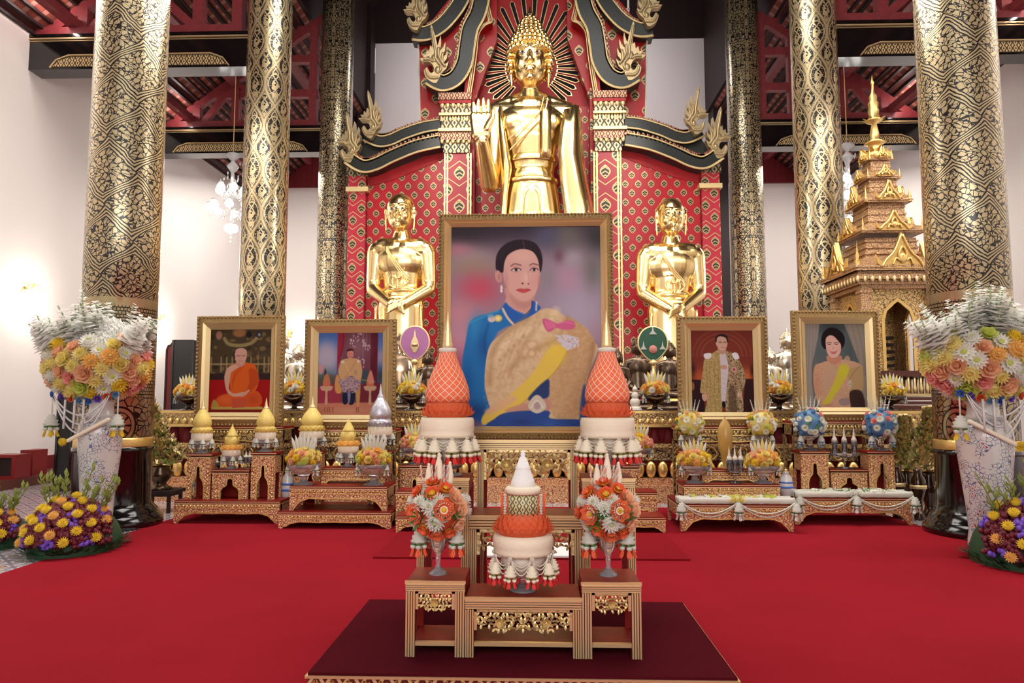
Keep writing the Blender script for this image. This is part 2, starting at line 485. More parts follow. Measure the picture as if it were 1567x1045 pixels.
# red lacquer with a staggered gold and green leaf motif
def mat_motif(name, W, H, red, s=1.0, lattice_lines=False, off=(0, 0)):
    m, nt, b = newmat(name); x, y, z = coords(nt)
    uu = x+off[0]; vv = z+off[1]
    dA, dB, lu, lv, r = lattice(nt, uu, vv, W, H)
    pa = lu.abs()
    # pointed leaf: half width shrinks towards the tip
    hw = ((lv+.11*s)/( .24*s)); prof = ((hw*PI).sin()*.085*s+.01)
    inside = pa.lt(prof)*hw.gt(0.0)*hw.lt(1.0)
    core = pa.lt(prof-.022*s)*hw.gt(.08)*hw.lt(.86)
    vein = (lv*90.0/s+pa*60.0/s).sin().gt(.45)
    gold = inside*(1.0-core).max(core*vein*.8)
    col = cmix(nt, core, red, srgb(40,50,26))
    lines = (dA-dB).abs().lt(.016) if lattice_lines else None
    g = gold if lines is None else gold.max(lines)
    col = cmix(nt, g, col, (.62,.44,.22))
    setin(nt, b, 'Base Color', col); setin(nt, b, 'Metallic', g*.5); setin(nt, b, 'Roughness', .38)
    bump(nt, b, g, .3, .01); MT[name] = m
mat_motif('motif_red', .32, .46, srgb(192,20,38), .80, False)
mat_motif('motif_pilaster', .60, .84, srgb(190,34,54), 1.45, True, (.38, 0))
mat_motif('motif_edge', .4256, .60, srgb(196,44,64), 1.05, True, (.293, 0))
mat_motif('motif_deep', .56, .80, srgb(186,12,20), 1.2)

def mat_border(name, scale, a, c, metal=.5):
    m, nt, b = newmat(name); x, y, z = coords(nt)
    k = (((x*scale).fr()-.5).abs()*1.6+((z*scale*1.0).fr()-.5).abs()*1.0)
    g = (k*9.0).sin().gt(.05)
    setin(nt, b, 'Base Color', cmix(nt, g, a, c)); setin(nt, b, 'Metallic', g*metal); setin(nt, b, 'Roughness', .4)
    bump(nt, b, g, .5, .01); MT[name] = m
mat_border('border_red', 7, srgb(140,24,24), (.50,.36,.20))
mat_border('border_gold', 5, srgb(60,56,36), (.52,.42,.25))
mat_border('beam_gold', 9, srgb(60,44,20), (.80,.62,.32))
mat_border('plinth_gold', 11, srgb(86,24,12), (.78,.54,.28))
mat_border('drum_lattice', 26, srgb(110,104,66), srgb(216,206,160), 0)

def mat_carpet(name, col, sc=60):
    m, nt, b = newmat(name); x, y, z = coords(nt)
    n1 = noise(nt, comb(nt, x, y, z), .9, 3); n2 = noise(nt, comb(nt, x, y, z), sc*3, 3)
    k = n1.step(.25, .75)*.5+n2.step(.3, .7)*.5
    setin(nt, b, 'Base Color', cmix(nt, k, tuple(c*.82 for c in col), tuple(c*1.12 for c in col)))
    setin(nt, b, 'Roughness', 1.0); b.inputs['Specular IOR Level'].default_value = .05
    bump(nt, b, n2, .6, .004); MT[name] = m
mat_carpet('carpet', srgb(148,27,38)); mat_carpet('velvet', srgb(78,14,24)); mat_carpet('carpet_dark', srgb(138,24,34))

def mat_floor():
    m, nt, b = newmat('floor_tile'); x, y, z = coords(nt)
    s = 4.2; fx = (x*s).fr()-.5; fy = (y*s).fr()-.5
    dia = fx.abs()+fy.abs()
    k1 = dia.lt(.26); k2 = dia.gt(.40)*dia.lt(.58); k3 = (fx.abs().max(fy.abs())).gt(.47)
    c = cmix(nt, k2, srgb(206,200,204), srgb(150,140,150)); c = cmix(nt, k1, c, srgb(166,138,128)); c = cmix(nt, k3, c, srgb(120,110,110))
    setin(nt, b, 'Base Color', c); setin(nt, b, 'Roughness', .14); b.inputs['Coat Weight'].default_value = .4; MT['floor_tile'] = m
mat_floor()
def mat_tiles():
    m, nt, b = newmat('roof_tiles'); x, y, z = coords(nt)
    r = (z*3.4).fr(); rr = (y*3.0+(z*3.4).fl()*.5).fr()
    gap = r.lt(.28); pale = (rr-.5).abs().lt(.16)*r.gt(.3)
    c = cmix(nt, gap, srgb(140,72,60), srgb(70,28,26)); c = cmix(nt, pale*.6, c, srgb(196,146,130))
    setin(nt, b, 'Base Color', c); setin(nt, b, 'Roughness', .7); bump(nt, b, r, .8, .05); MT['roof_tiles'] = m
mat_tiles()
def mat_planks(name, col):
    m, nt, b = newmat(name); x, y, z = coords(nt)
    g = (x*5.0).fr().lt(.06)
    setin(nt, b, 'Base Color', cmix(nt, g, col, tuple(c*.35 for c in col))); setin(nt, b, 'Roughness', .5); MT[name] = m
mat_planks('planks_red', srgb(120,30,36))
def mat_net():
    m, nt, b = newmat('cone_net'); x, y, z = coords(nt)
    th = at2(y, x)
    q = z*20.0
    a = ((th*(8/PI)+q).fr()-.5).abs(); c = ((th*(8/PI)-q).fr()-.5).abs()
    g = (a.lt(.045)).max(c.lt(.045))
    setin(nt, b, 'Base Color', cmix(nt, g, srgb(238,112,66), srgb(248,222,204))); setin(nt, b, 'Roughness', .6); bump(nt, b, g, .5, .004); MT['cone_net'] = m
mat_net()
def mat_vase():
    m, nt, b = newmat('painted_porcelain'); x, y, z = coords(nt)
    e = voro(nt, comb(nt, x, y, z), 26); n1 = noise(nt, comb(nt, x, y, z), 5, 2)
    k = e.lt(.05)*n1.gt(.48); k2 = n1.gt(.60)*e.gt(.25)
    c = cmix(nt, k, srgb(212,206,200), srgb(96,104,140)); c = cmix(nt, k2, c, srgb(176,60,56))
    setin(nt, b, 'Base Color', c); setin(nt, b, 'Roughness', .15); b.inputs['Coat Weight'].default_value = .5; MT['painted_porcelain'] = m
mat_vase()
def mat_picture():
    m, nt, b = newmat('picture')
    a = nt.nodes.new('ShaderNodeAttribute'); a.attribute_name = 'ink'
    nt.links.new(a.outputs['Color'], b.inputs['Base Color']); b.inputs['Roughness'].default_value = .5; b.inputs['Specular IOR Level'].default_value = .08
    MT['picture'] = m
mat_picture()
# ------------------------------------------------------------------ room shell
WL, WR, WB, WT = -9.95, 10.1, 25.0, 8.75
def struct(o): o['kind'] = 'structure'; return o
mb = MB(); mb.bb(-14, 14, -6, WB+.4, -.2, 0); struct(mb.build('floor', MT['floor_tile']))
mb = MB(); mb.bb(WL-.3, WL, -6, WB, 0, WT); struct(mb.build('wall_left', MT['white_wall']))
mb = MB(); mb.bb(WR, WR+.3, -6, WB, 0, WT); struct(mb.build('wall_right', MT['white_wall']))
mb = MB(); mb.bb(WL-.3, WR+.3, WB, WB+.3, 0, 9.15); mb.bb(-5.8, 6.15, WB, WB+.3, 9.15, 14.5)
struct(mb.build('wall_back', MT['white_wall']))
mb = MB()
mb.bb(WL, -5.6, WB-.1, WB+.3, 9.15, 10.25); mb.bb(6.15, WR, WB-.1, WB+.3, 9.15, 10.25)
struct(mb.build('trim_1', MT['planks_red']))
mb = MB()
mb.bb(WL-.3, -5.6, WB+.02, WB+.32, 10.25, 13.4); mb.bb(6.15, WR+.3, WB+.02, WB+.32, 10.25, 13.4); mb.bb(-6.7, 6.7, WB-.05, WB+.32, 14.5, 21)
mb.bb(-6.25, -5.8, WB-.7, WB-.05, 0, 15.6); mb.bb(6.15, 6.6, WB-.7, WB-.05, 0, 15.6)
struct(mb.build('trim_2', MT['dark_wood']))
for nm, x0, x1, y in (('baseboard_left', WL, WL+.06, 0), ('baseboard_right', WR-.06, WR, 0)):
    mb = MB(); mb.bb(x0, x1, -6, WB, 0, .42); struct(mb.build(nm, MT['band_red']))
mb = MB(); mb.bb(WL, WR, WB-.06, WB, 0, .42); struct(mb.build('baseboard_back', MT['band_red']))
# the raised ledge running along the left wall
mb = MB(); mb.bb(WL, WL+.9, 8, 22, 0, .16); struct(mb.build('trim_3', MT['lacquer_brown']))
# roof: side slopes with tiles, nave roof dark
def slope(x0, z0, x1, z1, y0, y1, t=.08):
    mb = MB(); mb.add([(x0,y0,z0),(x1,y0,z1),(x1,y1,z1),(x0,y1,z0),(x0,y0,z0+t),(x1,y0,z1+t),(x1,y1,z1+t),(x0,y1,z0+t)],
        [(0,3,2,1),(4,5,6,7),(0,1,5,4),(1,2,6,5),(2,3,7,6),(3,0,4,7)]); return mb
mb = slope(WL-.6, 8.35, -6.0, 11.75, -6, WB+.3)
for s in (slope(6.1, 11.75, WR+.6, 8.35, -6, WB+.3),): mb.add(s.v, s.f)
struct(mb.build('ceiling', MT['roof_tiles']))
mb = slope(-6.0, 15.6, 0, 21, -6, WB+.3)
for s in (slope(0, 21, 6.1, 15.6, -6, WB+.3),): mb.add(s.v, s.f)
mb.bb(-6.1, -5.95, -6, WB+.3, 11.7, 15.7); mb.bb(6.05, 6.2, -6, WB+.3, 11.7, 15.7)
struct(mb.build('ceiling', MT['dark_wood']))
# raised tile battens under the slopes (the stepped undersides of the courses)
mb = MB()
for s in (-1, 1):
    for k in range(26):
        t = k/26; x = (WL-.3)*(1-t)-6.05*t if s < 0 else (WR+.3)*(1-t)+6.15*t; z = 8.52*(1-t)+11.7*t
        mb.box((x, 9.5, z), (.07, 31, .05))
struct(mb.build('trim_4', MT['dark_wood']))
# dark frieze above the inner columns
for i, x in enumerate((-5.2, 5.35)):
    mb = MB(); mb.bb(x-.22, x+.22, -6, 17.6, 12.0, 12.6); struct(mb.build('trim_%d' % (5+i), MT['truss_red']))

# beams across the side aisles
def beam(x0, x1, Y, label, wall_left):
    z0, z1 = 8.0, 8.68
    t = thing('roof_beam', label, 'beam', ((x0+x1)/2, Y, z0), 0, None)
    L = (x1-x0)/2
    mb = MB(); mb.bb(-L, L, -.2, .2, 0, z1-z0)
    mb.bb(-L, L, -.23, .23, z1-z0-.03, z1-z0+.03); mb.build('beam_body', MT['black_gloss'], t)
    mb = MB(); mb.bb(-L, L, -.235, -.2, z1-z0-.075, z1-z0-.05); mb.bb(-L, L, -.215, -.2, z1-z0-.11, z1-z0-.1); mb.build('gold_line', MT['gold_edge'], t)
    p = [(-L+.5, .05), (L-.5, .05), (L-.62, .17), (L-.85, .24), (-L+.85, .24), (-L+.62, .17)]
    mb = MB(); mb.prism(p, -.225, -.2); mb.build('carved_panel', MT['beam_gold'], t)
    q = [(x*1.03, (z-.14)*1.28+.14) for x, z in p]; mb = MB(); mb.band(q[1:]+q[:1], .025, -.24, -.2); mb.build('panel_border', MT['gold_edge'], t)
    mb = MB(); mb.ell((L-.35, -.1, -.04), (.10,.10,.05)); mb.ell((-L+.35, -.1, -.04), (.10,.10,.05)); 
    return t
LCX = (-5.19, -5.24, -5.26); RCX = (5.06, 5.36, 5.42); CY_L = (8.75, 13.5, 18.3); CY_R = (8.5, 13.5, 18.3)
beam(WL, -5.5, 13.5, 'black roof beam with gold carved panel, nearer one on the left', 1)
beam(WL, -5.5, 18.3, 'black roof beam with gold carved panel, further one on the left', 1)
beam(5.7, WR, 13.5, 'black roof beam with gold carved panel, nearer one on the right', 0)
beam(5.7, WR, 18.3, 'black roof beam with gold carved panel, further one on the right', 0)
# red trusses standing on the beams
def truss(sg, Y, label):
    xw = 9.9 if sg > 0 else -9.9; xc = sg*5.75
    def X(t): return xw+(xc-xw)*t
    def top(t): return 8.70+3.05*t
    t_ = thing('roof_truss', label, 'truss', (X(.5), Y, 8.68)); o = Vector(t_.location)
    def piece(nm, a, b, w=.16, h=.16):
        mb = MB(); mb.bar(Vector(a)-o, Vector(b)-o, w, h); mb.build(nm, MT['truss_red'], t_)
    piece('bottom_chord', (X(0), Y, 8.80), (X(1), Y, 8.80), .28, .2)
    piece('rafter', (X(0), Y, top(0)), (X(1.05), Y, top(1.05)-.1), .18, .2)
    for t in (.22, .47, .78, .97): piece('post', (X(t), Y, 8.7), (X(t), Y, top(t)), .2, .2)
    for z in (9.65, 10.6, 11.4): piece('tie', (X((z-8.8)/3.05), Y, z), (X(1), Y, z), .16, .2)
    for a, b in (((.24), (.45)), ((.80), (.49))): piece('brace', (X(a), Y-.02, 8.75), (X(b), Y-.02, top(.45)-.15), .13, .16)
    piece('brace', (X(.80), Y, 9.6), (X(.6), Y, 10.5), .12, .14)
for sg, sd in ((-1, 'left'), (1, 'right')):
    truss(sg, 13.5, 'red timber roof truss on the nearer black beam, %s side' % sd)
    truss(sg, 18.3, 'red timber roof truss on the further black beam, %s side' % sd)
# purlins along the slopes
for sg, sd in ((-1, 'left'), (1, 'right')):
    for j, t in enumerate((.2, .5, .8)):
        xw = 9.9*sg; x = xw+(6.05*sg-xw)*t; z = 8.45+3.25*t-.12
        mb = MB(); mb.bb(-.09, .09, -13, 13, -.1, .08); o = mb.build('purlin', MT['truss_red'], None, (x, 11.5, z))
        tag(o, 'red roof purlin along the %s slope, %s' % (sd, ('lowest of three', 'middle of three', 'highest of three')[j]), 'purlin')
# black lattice panel wall boards between last columns
# ------------------------------------------------------------------ columns
def column(x, y, mat, label, first=False, zb=.95):
    t = thing('column', label, 'column', (x, y, 0), 0, None)
    R = R_COL
    mb = MB(); mb.lathe([(R*1.0, zb-.02), (R, 4), (R*.985, 8), (R*.96, 15.8)], 64); mb.build('shaft', MT[mat], t)
    mb = MB(); mb.lathe([(R*1.34, 0), (R*1.38, .04), (R*1.36, .10), (R*1.26, .14), (R*1.22, .17), (R*1.20, .20), (R*1.10, .24), (R*1.05, .28), (R*1.03, .34), (R*1.02, .88), (R*1.05, .9), (R*1.05, .95), (R*1.0, .97)], 64); mb.build('plinth', MT['black_gloss'], t)
    mb = MB(); mb.lathe([(R*1.02, zb), (R*1.025, zb+.02), (R*1.02, zb+.10), (R*1.004, zb+.12)], 64); mb.build('gold_ring', MT['gold_rough'], t)
    return t
names = ('nearest, thick with flower pattern', 'second, with pointed lattice pattern', 'third, with fine leaf pattern')
for i in range(3):
    mt = ('column_flower', 'column_ogee', 'column_fine')[i]
    column(LCX[i], CY_L[i], mt, 'gold and black lacquered column on the left, '+names[i])
    column(RCX[i], CY_R[i], mt, 'gold and black lacquered column on the right, '+names[i])
# ------------------------------------------------------------------ carpets
mb = MB(); mb.bb(-4.66, 4.62, -4, 10.4, 0, .012)
tag(mb.build('carpet', MT['carpet']), 'wide red carpet covering the middle of the tiled floor', 'carpet')
a = at(570, 853, 6.93); c = at(1057, 853, 6.93)
mb = MB(); mb.bb(a.x, c.x, 6.95, 8.3, .012, .03)
tag(mb.build('carpet_runner', MT['carpet_dark']), 'flat red carpet piece whose edge shows behind the central tables', 'carpet')
mb = MB(); mb.bb(xx(703, 6.9), xx(872, 6.9), 6.98, 7.6, .03, .05); mb.bb(xx(703, 6.9), xx(872, 6.9), 6.96, 6.98, .03, .045)
tag(mb.build('white_board', MT['white_cloth']), 'flat white board lying on the carpet behind the tables', 'board')
# foreground plinth with velvet top
x0, x1 = onz(470, 1030, .12).x, onz(1128, 1036, .12).x; y0 = onz(800, 1033, .12).y; y1 = onz(800, 919, .12).y
t = thing('low_platform', 'low platform topped with dark red velvet under the front tables', 'platform', ((x0+x1)/2, (y0+y1)/2, 0))
w, d = (x1-x0)/2, (y1-y0)/2
mb = MB(); mb.bb(-w, w, -d, d, .012, .10); mb.build('carved_side', MT['plinth_gold'], t)
mb = MB()
for i in range(26):
    cx = -w+(i+.5)*2*w/26; s = w/26
    for sx in (-1, 1):
        mb.bar((cx-s*.8*sx, -d-.004, .03), (cx, -d-.004, .085), .008, .012); 
    mb.ell((cx, -d, .055), (.010, .008, .016), 8, 6)
mb.build('carved_relief', MT['gold_rough'], t)
mb = MB(); mb.bb(-w-.012, w+.012, -d-.012, d+.012, .094, .106); mb.build('gold_rim', MT['gold_edge'], t)
mb = MB(); mb.bb(-w, w, -d, d, .106, .12); mb.build('velvet_top', MT['velvet'], t)
PLAT = (t, y0, y1)

# ------------------------------------------------------------------ wall lamps, chandeliers, things on the left wall
def sconce(x, y, z, label, rz):
    t = thing('wall_lamp', label, 'wall lamp', (x, y, z), rz)   # local +y points away from the wall
    mb = MB(); mb.lathe([(.02, 0), (.10, .0), (.10, .02), (.03, .05)], 16); T = Matrix.Rotation(-PI/2, 4, 'X'); m2 = MB(); m2.T = T; m2.lathe([(.0, 0), (.11, .0), (.11, .03), (.03, .06), (.02, .16), (0,.17)], 16)
    m2.build('wall_plate', MT['gold_rough'], t)
    for s in (-1, 1):
        p = catmull([(0, .12, 0), (s*.10, .18, -.06), (s*.2, .2, 0), (s*.2, .2, .07)], 5)
        m = MB(); m.tube(p, .014); m.lathe([(.02, 0), (.06, .02), (.05, .03)], 12, (s*.2, .2, .06)); a = m.build('arm', MT['gold_rough'], t)
        g = MB(); g.lathe([(.035, 0), (.075, .05), (.085, .11), (.06, .16), (.0, .18)], 16, (s*.2, .2, -.16)); g.build('glass_shade', MT['lamp'], a)
    m = MB()
    for k in range(6):
        m.tube(catmull([(0, .1, .02), (.10*math.cos(k), .12, .16), (.20*math.cos(k*1.05), .12, .14+.05*math.sin(k))], 4), .01)
    m.build('scroll', MT['gold_rough'], t)
    l = bpy.data.lights.new('lamp_light', 'POINT'); l.energy = 28; l.color = (1, .9, .78); l.shadow_soft_size = .12
    o = bpy.data.objects.new('lamp_light', l); COL.objects.link(o); o.location = (x+(.45 if x < 0 else -.45 if abs(x) > 9 else 0), y-(0 if abs(x) > 9 else .5), z-.1)
p = at(46, 447, 1.0); 
def on_left(px, py):
    d = ray(px, py); return CP+d*((WL-CP.x)/d.x)
p = on_left(38, 447); sconce(WL, p.y, p.z, 'lit wall lamp at the far left of the white wall', -PI/2)
p = on_left(241, 492); sconce(WL, p.y, p.z, 'lit wall lamp beside the nearest left column', -PI/2)
p = at(444, 512, WB-.05); sconce(p.x, WB, p.z, 'lit wall lamp on the back wall between left portraits', PI)
def on_right(px, py):
    d = ray(px, py); return CP+d*((WR-CP.x)/d.x)

def chandelier(px, py0, Y, label):
    top = at(px, py0, Y); s = Y/FPX
    t = thing('chandelier', label, 'chandelier', (top.x, Y, top.z-1.55))
    m = MB(); m.tube([(0,0,1.5), (0,0,6.2-(top.z-8.0))], .01); m.build('chain', MT['gold_edge'], t)
    m = MB(); m.lathe([(.0, -.1), (.05, 0), (.03, .1), (.06, .25), (.03, .4), (.10, .6), (.05, .75), (.04, 1.1), (.14, 1.25), (.10, 1.3), (.03, 1.38), (.17, 1.5), (.15, 1.55), (0, 1.56)], 16); m.build('stem', MT['crystal'], t)
    r = random.Random(3)
    drops = MB()
    for ring, (R_, z, n) in enumerate(((.30, .75, 6), (.48, .30, 8))):
        for k in range(n):
            a = 2*PI*k/n+ring*.3; c, s_ = math.cos(a), math.sin(a)
            pth = catmull([(0, 0, z-.05), (R_*.5*c, R_*.5*s_, z-.16), (R_*c, R_*s_, z), (R_*c, R_*s_, z+.05)], 5)
            m = MB(); m.tube(pth, .012); m.lathe([(.02, 0), (.07, .02), (.02, .04)], 10, (R_*c, R_*s_, z+.03)); ar = m.build('arm', MT['crystal'], t)
            g = MB(); g.lathe([(.03, 0), (.085, .05), (.095, .10), (.06, .17)], 12, (R_*c, R_*s_, z-.16)); g.build('lamp_globe', MT['globe'], ar)
            for q in range(5): drops.ell((R_*c*(.4+.15*q), R_*s_*(.4+.15*q), z-.22-.04*r.random()), (.018, .018, .04), 6, 4)
    for k in range(40):
        a = r.random()*6.28; R_ = .1+.18*r.random(); drops.ell((R_*math.cos(a), R_*math.sin(a), .35+r.random()*1.0), (.018, .018, .045), 6, 4)
    for k in range(5): drops.ell((0, 0, -.15-.1*k), (.05-.008*k,)*3, 8, 6)
    drops.build('crystal_drops', MT['crystal'], t)
    m = MB()
    for a in range(3): m.ell((.09*math.cos(a*2.1), .09*math.sin(a*2.1), -.25), (.08, .08, .1), 10, 8)
    m.build('lower_globes', MT['globe'], t)
    l = bpy.data.lights.new('chandelier_light', 'POINT'); l.energy = 60; l.color = (1, .92, .85); l.shadow_soft_size = .6
    o = bpy.data.objects.new('chandelier_light', l); COL.objects.link(o); o.location = (top.x, Y, top.z-2.3)
chandelier(357, 236, 16.4, 'crystal chandelier with lit globes left of the second column')
chandelier(1296, 221, 16.4, 'crystal chandelier with lit globes beside the spired pavilion')

# left wall furniture
p0 = on_left(250, 600)
def upright(px0, px1, py0, py1, Y, thick, mat, nm, label, cat, arch=False, base_z=0):
    a = at(px0, py0, Y); c = at(px1, py1, Y); w = (c.x-a.x)/2; h = a.z-base_z
    t = thing(nm, label, cat, ((a.x+c.x)/2, Y, base_z))
    poly = [(-w, 0), (w, 0), (w, h), (-w, h)]
    if arch: poly = [(-w, 0), (w, 0), (w, h*.93), (w*.75, h*.96), (w*.4, h*.965), (0, h), (-w*.4, h*.965), (-w*.75, h*.96), (-w, h*.93)]
    m = MB(); m.prism(poly, -thick/2, thick/2); m.build('panel', MT[mat], t)
    m = MB(); m.band(poly[1:]+poly[:1], .04, -thick/2-.02, -thick/2+.01); m.build('edging', MT['dark_wood' if mat != 'black' else 'black_gloss'], t)
    m = MB(); m.bb(-w-.05, w+.05, -.22, .22, 0, .08); m.build('foot', MT['dark_wood'], t)
upright(258, 271, 522, 700, 17.0, .12, 'skin_red_wood', 'red_screen', 'tall red wooden screen against the left white wall', 'screen', True)
upright(271, 294, 521, 700, 16.5, .35, 'black', 'black_cabinet', 'tall narrow black cabinet beside the red screen', 'cabinet')
upright(295, 305, 524, 700, 17.9, .2, 'lacquer_brown', 'brown_screen', 'narrow brown upright panel right of the black cabinet', 'screen')
upright(98, 116, 606, 690, 12.2, .25, 'black', 'loudspeaker', 'black column loudspeaker on the floor behind nearest left column', 'loudspeaker')
# red stools along the wall, left edge
def stool(px, Y, w, h, label):
    p = at(px, 700, Y); t = thing('wooden_box_seat', label, 'stool', (p.x, Y, .16))
    m = MB()
    m.bb(-w, w, -.2, .2, h-.05, h); m.bb(-w, -w+.06, -.2, .2, 0, h-.05); m.bb(w-.06, w, -.2, .2, 0, h-.05); m.bb(-w+.06, w-.06, -.2, .2, 0, .05)
    m.build('seat_frame', MT['skin_red_wood'], t)
    m = MB(); m.bb(-w+.06, w-.06, -.12, -.1, .05, h-.05); m.build('panel', MT['dark_wood'], t)
stool(17, 12.55, .22, .42, 'red wooden box seat by the left wall, nearest the edge')
stool(52, 13.2, .12, .46, 'narrow red wooden box seat by the left wall')
# ------------------------------------------------------------------ arch behind the statues
AY = 17.6
AX = xx(815, AY, 400)
def ap(px, py, Y=AY): v = at(px, py, Y); return (v.x, v.z)
def mirror(poly): return [(2*AX-x, z) for x, z in poly]
arch = thing('altar_arch', 'tall red and gold arch with naga roofs behind the standing statue', 'altar arch', (AX, AY, 0))
def A(mb, nm, mat, par=arch): return mb.build(nm, MT[mat], par if par else arch, world=(par is arch)) if par is arch else mb.build(nm, MT[mat], par)
zb = 0
# side wings: red panels
wing = [ap(p, q) for p, q in ((563, 268), (600, 262), (640, 246), (684, 232))]
for fn in (lambda q: q, mirror):
    P = fn([(wing[0][0], 0)]+wing+[(wing[-1][0], 0)])
    A(MB().prism(P, AY, AY+.25), 'side_panel', 'motif_red')
    # plain red border along the top, follows the naga roof
    A(MB().band(fn([ap(p, q+6) for p, q in ((563, 272), (600, 262), (640, 246), (684, 226))]), .26, AY-.02, AY), 'panel_border', 'red_plain')
    # outer pilaster
    a = ap(536, 262); c = ap(562, 262)
    P = fn([(a[0], 0), (c[0], 0), (c[0], c[1]), (a[0], a[1])])
    A(MB().prism(P, AY-.15, AY+.3), 'outer_pilaster', 'motif_edge')
    a = ap(534, 256); c = ap(565, 290); d = ap(0, 278)[1]
    A(MB().prism(fn([(a[0], d), (c[0], d), (c[0], a[1]), (a[0], a[1])]), AY-.2, AY+.32), 'pilaster_capital', 'border_gold')
    a = ap(534, 290); c = ap(565, 293)
    A(MB().prism(fn([(a[0]-.02, c[1]-.06), (c[0]+.02, c[1]-.06), (c[0]+.02, a[1]), (a[0]-.02, a[1])]), AY-.24, AY+.3), 'gold_moulding', 'gold_pale')
    # inner pilaster
    a = ap(683, 240); c = ap(722, 240)
    A(MB().prism(fn([(a[0], 0), (c[0], 0), (c[0], a[1]), (a[0], a[1])]), AY-.25, AY+.3), 'inner_pilaster', 'motif_pilaster')
    m = MB()
    for px in (683, 687, 718, 722):
        v = ap(px, 240); m.bb(0, 0, 0, 0, 0, 0) if 0 else None
        X = v[0] if fn is not mirror else 2*AX-v[0]
        m.bb(X-.018, X+.018, AY-.28, AY-.25, 0, v[1])
    A(m, 'pilaster_edging', 'gold_pale')
    # capital stack
    for (y0, y1, ex, mt, dp) in ((240, 222, 2, 'border_gold', .30), (222, 210, 6, 'border_red', .36), (210, 205, 9, 'gold_pale', .42), (205, 186, 5, 'border_gold', .34), (186, 182, 8, 'gold_pale', .42), (182, 168, 5, 'border_gold', .36), (168, 163, 8, 'red_plain', .40), (163, 152, 9, 'border_red', .42)):
        a = ap(683-ex, y0); c = ap(720+ex*.4, y1)
        A(MB().prism(fn([(a[0], a[1]), (c[0], a[1]), (c[0], c[1]), (a[0], c[1])]), AY-dp, AY+.3), 'capital_course', mt)
    m = MB()          # lotus leaves and balusters on the capital
    for k in range(6):
        q = ap(679+k*8.2, 200); X = q[0] if fn is not mirror else 2*AX-q[0]
        m.ell((X, AY-.36, ap(0, 177)[1]), (.058, .03, .11), 8, 6)
        m.ell((X, AY-.33, ap(0, 230)[1]), (.06, .03, .09), 8, 6)
    for k in range(11):
        q = ap(678+k*4.4, 200); X = q[0] if fn is not mirror else 2*AX-q[0]
        m.box((X, AY-.35, ap(0, 196)[1]), (.022, .03, .2))
    A(m, 'lotus_leaves', 'gold_pale')
    # upper red panel behind the naga tiers
    P = fn([ap(p, q) for p, q in ((644, 190), (642, 100), (641, 55), (700, -20), (760, -100), (760, 60), (722, 165), (722, 190))])
    A(MB().prism(P, AY+.05, AY+.3), 'upper_panel', 'motif_deep')
    m = MB(); m.band(fn([ap(p, q) for p, q in ((643, 190), (641, 100), (640, 55))]), .04, AY-.02, AY+.3)
    A(m, 'white_edge', 'ivory')
# niche back and sunburst
nc = ap(813, 92)
P = [ap(p, 1) for p in (0,)]
niche = [(ap(724, 0)[0], 0), (2*AX-ap(724, 0)[0]+.0, 0), (2*AX-ap(724, 0)[0], ap(0, -120)[1]), (ap(724, 0)[0], ap(0, -120)[1])]
A(MB().prism(niche, AY+.45, AY+.6), 'niche_back', 'red_plain')
A(MB().prism([(niche[0][0], 0), (niche[1][0], 0), (niche[1][0], ap(0, 165)[1]), (niche[0][0], ap(0, 165)[1])], AY+.42, AY+.46), 'niche_dado', 'motif_red')
for s in (0, 1):
    X = niche[s][0]; A(MB().bb(X-.06, X+.06, AY-.1, AY+.6, 0, ap(0, 150)[1]), 'niche_jamb', 'motif_deep')
s_ = AY/FPX
rays = MB(); rim = MB()
for k in range(38):
    a = 2*PI*k/38+.03
    ca, sa = math.cos(a), math.sin(a)
    if sa < -.80: continue
    r0, r1 = 43*s_, (76+40*max(0, sa)**1.5)*s_
    w0, w1 = .022, .048
    def q(r, w): return (nc[0]+ca*r-sa*w, nc[1]+sa*r+ca*w)
    rim.prism([q(r0-.03, w0+.015), q(r1, w1+.02), q(r1+.09, 0), q(r1, -w1-.02), q(r0-.03, -w0-.015)], AY+.42, AY+.45)
    rays.prism([q(r0, w0), q(r1, w1), q(r1+.05, 0), q(r1, -w1), q(r0, -w0)], AY+.40, AY+.44)
A(rim, 'ray_outline', 'gold_edge'); A(rays, 'sunburst_rays', 'ray_black')
# naga roof bands
def naga_band(pts, wpx, dep, fn, front=AY):
    P = fn([ap(p, q) for p, q in catmull(pts, 6)]); w = wpx*s_
    A(MB().band(P, w, front-dep, front+.2), 'naga_body', 'arch_black')
    def off(k):
        out = []; m = len(P)
        for j, p in enumerate(P):
            a = P[max(0, j-1)]; b = P[min(m-1, j+1)]; dx, dz = b[0]-a[0], b[1]-a[1]; l = math.hypot(dx, dz)
            out.append((p[0]-dz/l*k, p[1]+dx/l*k))
        return out
    sg = 1 if fn is mirror else -1
    m = MB()
    for k in (w*.5, w*.43, -w*.5): m.tube([(x, front-dep-.01, z) for x, z in off(-sg*k)], .022 if abs(k) > w*.45 else .014, 5)
    A(m, 'gold_edging', 'gold_pale')
    # scales on the inner side
    q = off(sg*w*.54); m = MB(); L = 0
    pts2 = []
    for j in range(len(q)-1):
        seg = math.hypot(q[j+1][0]-q[j][0], q[j+1][1]-q[j][1]); n = max(1, int(seg/.10))
        for i in range(n):
            t = i/n; pts2.append((q[j][0]*(1-t)+q[j+1][0]*t, q[j][1]*(1-t)+q[j+1][1]*t, math.atan2(q[j+1][1]-q[j][1], q[j+1][0]-q[j][0])))
    for x, z, a in pts2:
        m.box((x, front-dep+.05, z), (.065, .10, .13), R=Matrix.Rotation(-a+.35, 3, 'Y'))
    A(m, 'crest_scales', 'border_red')
